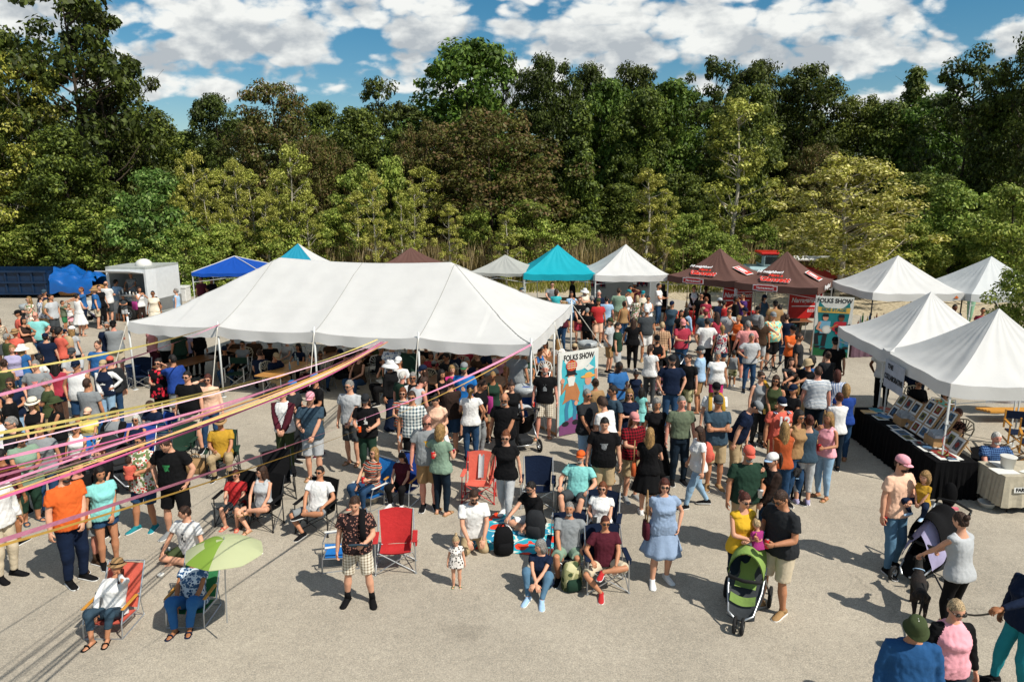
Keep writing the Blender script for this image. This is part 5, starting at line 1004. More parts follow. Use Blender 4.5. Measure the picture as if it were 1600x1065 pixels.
def wheel(name, c, axis, r, w, parent, tyre=RUB, rim=ALU, spokes=6):
    ax = Vector(axis).normalized(); q = ax.to_track_quat('Z', 'Y').to_matrix().to_4x4(); M = Matrix.Translation(c)@q; g = G(); pr = [(r*.62, -w/2), (r*.9, -w/2), (r, -w*.3), (r, w*.3), (r*.9, w/2), (r*.62, w/2)]
    g.lathe(pr, 24, 0, cap=False); g.lathe([(r*.62, w/2), (r*.60, 0), (r*.62, -w/2)], 24, 0, cap=False); h = G().merge(g, M); o = h.build('tyre', tyre, None, True); g = G(); 
    g.tube([(math.cos(a*.35)*r*.6, math.sin(a*.35)*r*.6, 0) for a in range(18)], (w*.3, r*.05), 6, closed=True, ref=(0, 0, 1))
    for k in range(spokes): a = 2*math.pi*k/spokes; g.tube([(0, 0, 0), (math.cos(a)*r*.6, math.sin(a)*r*.6, 0)], r*.05, 4)
    g.lathe([(r*.14, -w*.4), (r*.14, w*.4)], 10); h = G().merge(g, M); me = h.mesh('rim', rim, True); wo = bpy.data.objects.new(name, me); PEND.append(wo); wo.parent = parent; o.parent = wo; return wo
wheel('wheel', (*wheel_c.xy, .36), nrm2, .36, .2, t); g = G(); g.tube([(*(wheel_c+nrm2*.02+d.normalized()*math.cos(a)*.46).xy, .36+math.sin(a)*.46) for a in [math.pi*i/10 for i in range(11)]], (.03, .10), 6); g.build('fender', DSTEEL, t)
rc = (pl[1]+pl[4])/2+d*.18; g = G(); g.ell((rc.x-.0, rc.y, 2.42), (.36, .36, .28), 14, 8); g.build('roof_vent', PLW, t, True)
wd_ = pl[3]-pl[2]; nn_ = Vector((wd_.y, -wd_.x, 0)).normalized(); g = G(); wall(g, pl[2]+nn_*.012, pl[3]+nn_*.012, .40, .95, .006); g.build('stone_guard', ALU, t)
text('lettering', 'fresh pressed juice', .14, mat('blue lettering', '3A7CA0'), frame(Vector((*(pl[0]+d*.62+nrm2*.02).xy, 1.05)), d, (0, 0, 1)), t, .1)
g = G(); c = (pl[0]+pl[3])/2; g.box((c.x, c.y, 1.4), (.05, .05, .05)); 
for i in range(6): q = wa+(wb-wa)*(.3+.1*i)+nrm2*.12; g.tube([(q.x, q.y, 1.215), (q.x, q.y, 1.215+(.12, .25, .1, .16, .1, .12)[i])], .035, 8)
o = g.build('cups_and_bottles', [PLW], t, True)
# ================================================================= dumpster under a blue tarp
DB = mat('dark blue dumpster paint', '0A2440', .45, var=.25, vscale=2.5); TARP = mat('blue tarpaulin', '0C5096', .3, bump=.9, bscale=4, var=.15, vscale=2, spec=.5)
dx0, dx1, dy0, dy1 = -30.5, -24.7, 37.6, 40.0; t = thing('dumpster', 'long dark blue roll-off dumpster with ribbed sides at the left edge', 'dumpster', (dx0, dy0, 0)); t.scale = (1, 1, .72); g = G(); L_ = dx1-dx0
g.box((L_/2, .03, 1.15), (L_, .06, 1.7)); g.box((L_/2, dy1-dy0, 1.15), (L_, .06, 1.7)); g.box((0, 1.2, 1.15), (.06, 2.34, 1.7)); g.box((L_, 1.2, 1.15), (.06, 2.34, 1.7)); g.box((L_/2, 1.2, .32), (L_-.1, 2.3, .06)); g.build('body', DB, t); g = G()
for z in (.35, 1.18, 1.98): g.box((L_/2, -.05, z), (L_, .10, .12))
for i in range(9): g.box((.1+i*(L_-.2)/8, -.03, 1.15), (.09, .055, 1.6))
g.build('ribs', DB, t); g = G()
for x in (.5, L_-.5): g.tube([(x, -.1, .14), (x, 2.3, .14)], .12, 10)
g.build('rollers', DSTEEL, t, True)
t2x = dx1+.15; o = G()
def tarp(u, v):
    a = v*math.pi; w = 1.35-.25*u; y = 38.9-math.cos(a)*w; z = .25+(1.30-.55*u+.10*math.sin(u*9))*math.sin(a)**.55+.10*math.sin(u*13+v*7)*math.sin(a)+.07*math.sin(v*23+u*5)+.04*math.sin(v*41-u*17); x = -24.65+(2.0+.2*math.sin(v*9))*u+.06*math.sin(v*31); return (x, y, max(z, .12))
o.grid(tarp, 36, 36); tp_ = o.build('tarp_cover', TARP, None, True); tag(tp_, 'bright blue tarpaulin draped over a heap beside the dark dumpster', 'tarp')
g = G(); g.box((-23.7, 38.9, .28), (1.5, 2.0, .4), bev=.1); cb = g.build('pallet_stack', WOOD); tag(cb, 'low dark load showing beneath the bright blue tarpaulin', 'pallet')
# trash barrels
def trash(px, py, col, label, r=.26, h=.75, bag=True):
    p = P(px, py); t = thing('trash_barrel', label, 'trash can', p, 0, 'trash barrels'); g = G(); g.lathe([(r*.85, .0), (r, h), (r*1.06, h), (r*1.06, h-.03)][:3], 18); g.build('barrel', mat('barrel '+col, col, .5), t, True)
    if bag: g = G(); g.lathe([(r*1.05, h-.16), (r*1.11, h-.03), (r*1.05, h+.03), (r*.7, h+.06), (r*.3, h-.02)], 18); g.build('bag_liner', TRASH, t, True)
trash(45, 503, '101E2E', 'dark trash barrel with clear bag before the dumpster'); trash(917, 572, '2C3538', 'grey-green trash bag barrel behind the tartan figure banner', .30, .8); trash(822, 662, '0B3E8C', 'blue recycling barrel beside the right tent pole', .3, .95)
trash(213, 600, '1A3E72', 'blue bin at the left corner pole of the big tent', .25, .6, False)
# ================================================================= red pickup truck behind the brown canopies
t = thing('pickup_truck', 'old red and pale-blue pickup truck half hidden behind the brown canopies', 'truck', P(1212, 455)+Vector((0, .4, 0)), math.radians(-6)); TR = mat('red truck paint', 'B01E1A', .3); TB = mat('pale blue truck paint', '8FA9AE', .35); GL = mat('dark glass', '20282C', .08, spec=.8)
g = G(); g.box((1.9, 0, 1.0), (4.2, 1.8, .8), bev=.12); g.build('bed', TR, t); g = G(); g.box((-.9, 0, 1.05), (1.6, 1.85, .75), bev=.15); g.box((-.35, 0, 1.75), (1.15, 1.6, .75), bev=.12); g.build('cab', TB, t); g = G(); g.box((-.35, 0, 2.16), (1.35, 1.7, .14), bev=.05); g.build('roof', TR, t); g = G(); g.box((-.35, -.81, 1.8), (.8, .02, .42)); g.box((-.93, 0, 1.8), (.02, 1.3, .4)); g.build('window', GL, t)
g = G(); g.box((2.4, 0, 1.85), (3.2, 1.75, .14), bev=.04); g.build('canopy_roof', mat('white truck top', 'C9C9C4', .4), t)
for x in (-.95, .9, 3.2):
    for s in (-1, 1): wheel('wheel', (x, s*.85, .42), (0, 1, 0), .42, .24, t)
# ================================================================= seats and tables
def fan_chair(mm=TANPL, fr=ALU):
    t = thing('folding_chair', 'x', 'chair', (0, 0, 0)); g = G(); g.box((0, -.02, .44), (.42, .40, .022), bev=.01); g.build('seat', mm, t)
    g = G(); n = 7
    g.tube([(-.19, .22, .60), (-.215, .25, .74), (-.16, .275, .86), (0, .285, .90), (.16, .275, .86), (.215, .25, .74), (.19, .22, .60)], .016, 6); g.tube([(-.19, .22, .60), (.19, .22, .60)], .014, 6)
    for i in range(n): a = (i/(n-1)-.5)*2.0; g.box((0, 0, 0), (.022, .01, .27), 0, Matrix.Translation((math.sin(a)*.105, .255, .615+math.cos(a)*.135))@Matrix.Rotation(a, 4, 'Y'))
    g.build('backrest', mm, t, True)
    for s in (-1, 1): g = G(); g.tube([(s*.22, -.25, 0), (s*.215, .0, .36), (s*.19, .22, .62)], .012, 6); g.build('leg', fr, t); g = G(); g.tube([(s*.2, .26, 0), (s*.2, -.16, .43)], .012, 6); g.build('leg', fr, t)
    g = G(); g.tube([(-.22, -.22, .05), (.22, -.22, .05)], .009, 5); g.tube([(-.2, .24, .05), (.2, .24, .05)], .009, 5); g.build('stretcher', fr, t); return t
def camp_chair(cname, c1, c2=None, frame_m=DSTEEL, empty=False, arms=True):
    t = thing('camp_chair', 'x', 'chair', (0, 0, 0)); t.scale = (.9, .9, .85); F1 = cloth(c1); F2 = cloth(c2 or c1); g = G()
    g.grid(lambda u, v: ((u-.5)*(.52), -.27+.42*v, .43-.06*v-.05*math.sin(math.pi*u)*math.sin(math.pi*min(1, v+.2))), 8, 8); g.grid(lambda u, v: ((u-.5)*.52, -.27+.42*v, .418-.06*v-.05*math.sin(math.pi*u)*math.sin(math.pi*min(1, v+.2))), 8, 8, flip=True); g.build('seat', F1, t, True)
    g = G()
    for o_ in (0, .012): g.grid(lambda u, v: ((u-.5)*(.52+.06*v), .15+.17*v+o_+.04*math.sin(math.pi*u)*(1-v*.3), .36+.60*v+.035*math.sin(math.pi*u)*v), 10, 10, 0 if True else 1)
    g.build('backrest', F1, t, True)
    if c2: g = G(); g.grid(lambda u, v: ((u-.5)*.12, .135+.17*v+.03*math.sin(math.pi*u), .42+.5*v), 6, 6); g.build('back_panel', F2, t, True)
    for s in (-1, 1):
        g = G(); g.box((s*.33, -.08, .63), (.09, .42, .02), bev=.008); g.build('armrest', F1, t)
        g = G(); g.tube([(s*.33, .12, .02), (s*.31, .15, .64), (s*.30, .32, .98)], .011, 6); g.tube([(s*.34, -.30, .02), (s*.33, -.27, .63)], .011, 6); g.build('leg', frame_m, t)
    g = G(); g.tube([(-.34, -.30, .04), (.27, -.27, .42)], .010, 6); g.tube([(.34, -.30, .04), (-.27, -.27, .42)], .010, 6); g.tube([(-.33, .12, .04), (.27, .15, .38)], .010, 6); g.tube([(.33, .12, .04), (-.27, .15, .38)], .010, 6)
    for s in (-1, 1): g.tube([(s*.34, -.30, .04), (s*.31, .15, .38)], .010, 6); g.tube([(s*.33, .12, .04), (s*.29, -.27, .42)], .010, 6); g.tube([(s*.34, -.30, 0), (s*.34, -.30, .03)], .022, 8); g.tube([(s*.33, .12, 0), (s*.33, .12, .03)], .022, 8)
    g.build('cross_frame', frame_m, t); g = G(); g.lathe([(.03, 0), (.042, .10), (.044, .10)], 10, c=(.34, -.24, .53)); g.build('cup_holder', F2, t); return t
def beach_chair(c1, wood=True, h=.26, stripe=False):
    t = thing('beach_chair', 'x', 'chair', (0, 0, 0)); t.scale = (.9, .9, .84); F1 = cloth(c1) if not stripe else mat('striped towel weave', 'FFFFFF', .8, pattern=lambda nt, tc, c: stripes(nt, tc)); g = G(); e = h-.26
    g.grid(lambda u, v: ((u-.5)*.5, -.26+.42*v, h-.0-.05*v-.03*math.sin(math.pi*u)), 6, 6); g.grid(lambda u, v: ((u-.5)*.5, -.26+.42*v, h-.012-.05*v-.03*math.sin(math.pi*u)), 6, 6, flip=True); g.build('seat', F1, t, True)
    g = G()
    for o_ in (0, .012): g.grid(lambda u, v: ((u-.5)*.52, .17+.30*v+o_+.03*math.sin(math.pi*u), h-.02+.60*v), 6, 10)
    g.build('backrest', F1, t, True)
    for s in (-1, 1):
        g = G(); g.tube([(s*.28, -.32, .02), (s*.28, -.30, h), (s*.28, .16, h-.05), (s*.28, .49, h+.62)], .012, 6); g.tube([(s*.28, -.32, .02), (s*.28, .30, .02), (s*.28, .22, h+.2), (s*.28, -.22, h+.2), (s*.28, -.30, h)], .012, 6); g.build('leg_frame', ALU, t)
        g = G(); g.box((s*.29, -.05, h+.22), (.055, .42, .02), bev=.008); g.build('armrest', WOODY if wood else PLW, t)
    g = G(); [G().tube([(-.28, y_, z_), (.28, y_, z_)], .012, 6).build('crossbar', ALU, t) for y_, z_ in ((.49, h+.62), (-.32, .02), (.30, .02))]; return t
def stripes(nt, tc):
    N = nt.nodes; L = nt.links; s = N.new('ShaderNodeSeparateXYZ'); L.new(tc.outputs['Object'], s.inputs[0]); m = N.new('ShaderNodeMath'); m.operation = 'FRACT'; m2 = N.new('ShaderNodeMath'); m2.operation = 'MULTIPLY'; m2.inputs[1].default_value = 5.5; L.new(s.outputs[2], m2.inputs[0]); L.new(m2.outputs[0], m.inputs[0])
    r = N.new('ShaderNodeValToRGB'); r.color_ramp.interpolation = 'CONSTANT'
    for p, h in ((.2, '2E8FC8'), (.4, 'C9D6D8'), (.55, '1F4FA8'), (.75, '38B0A8'), (.9, 'D8D8D4')): e = r.color_ramp.elements.new(p); e.color = lin(h)
    r.color_ramp.elements[0].color = lin('163C8C'); L.new(m.outputs[0], r.inputs[0]); return r.outputs[0]
def director_chair(c1, wood=None):
    t = thing('director_chair', 'x', 'chair', (0, 0, 0)); F1 = cloth(c1); fm = wood or ALU; g = G(); g.box((0, 0, .45), (.5, .42, .015)); g.build('seat', F1, t); g = G(); g.box((0, .24, .78), (.54, .02, .18)); g.build('backrest', F1, t)
    for s in (-1, 1): g = G(); g.box((s*.27, .24, .68), (.03, .04, .42)); g.box((s*.27, 0, .66), (.05, .5, .025)); g.box((s*.27, -.2, .45), (.03, .03, .42)); g.box((s*.27, 0, .25), (.03, .5, .03)); g.box((s*.27, 0, .02), (.03, .5, .03)); g.build('side_frame', fm, t)
    g = G()
    for y in (-.18, .18): g.tube([(-.26, y, .03), (.26, y, .44)], .013, 5); g.tube([(.26, y, .03), (-.26, y, .44)], .013, 5)
    g.build('cross_frame', fm, t); return t
PROT = {}
def chair(kind, p, yaw, label, group=None):
    if kind not in PROT:
        mk = {'fan': lambda: fan_chair(), 'fanwhite': lambda: fan_chair(PLW), 'red': lambda: camp_chair('red', 'red', None, ALU), 'redgrey': lambda: camp_chair('r', 'coral', 'light grey', mat('red painted steel', 'B01818', .4)), 'black': lambda: camp_chair('b', 'black'), 'navy': lambda: camp_chair('n', 'navy', None, ALU),
              'green': lambda: camp_chair('g', 'dark green'), 'orangebeach': lambda: beach_chair('coral'), 'greenbeach': lambda: beach_chair('green'), 'bluebeach': lambda: beach_chair('bright blue', False, .30), 'navybeach': lambda: beach_chair('royal blue', True, .36), 'striped': lambda: beach_chair('blue', False, .40, True),
              'dgreen': lambda: director_chair('dark green'), 'dnavy': lambda: director_chair('navy', WOODY), 'tealcamp': lambda: camp_chair('t', 'slate')}[kind]
        PROT[kind] = o = mk(); o.location = p; o.rotation_euler = (0, 0, yaw); o['label'] = label
        if group: o['group'] = group
        return o
    return copy_thing(PROT[kind], p, yaw, label, group)
CHG = {'fan': 'folding chairs around the tent tables', 'fanwhite': 'folding chairs around the tent tables'}
def table(p, yaw, L, W, label, top=BROWNTOP, h=.74, wood=False):
    t = thing('folding_table', label, 'table', (p[0], p[1], 0), yaw, 'folding tables'); g = G(); g.box((0, 0, h-.02), (L, W, .035), bev=.008); g.build('tabletop', top, t); g = G(); g.box((0, 0, h-.045), (L-.06, W-.06, .02)); g.build('apron', DSTEEL if not wood else WOOD, t)
    for s in (-1, 1):
        g = G(); x = s*(L/2-.25); g.tube([(x, -W/2+.08, 0), (x, -W/2+.08, h-.05)], .014, 6); g.tube([(x, W/2-.08, 0), (x, W/2-.08, h-.05)], .014, 6); g.tube([(x, -W/2+.08, .12), (x, W/2-.08, .12)], .011, 6); g.tube([(x, 0, h-.06), (x-s*.3, 0, h-.05), (x, 0, .3)][:2], .01, 5); g.build('leg_frame', ALU, t)
    return t
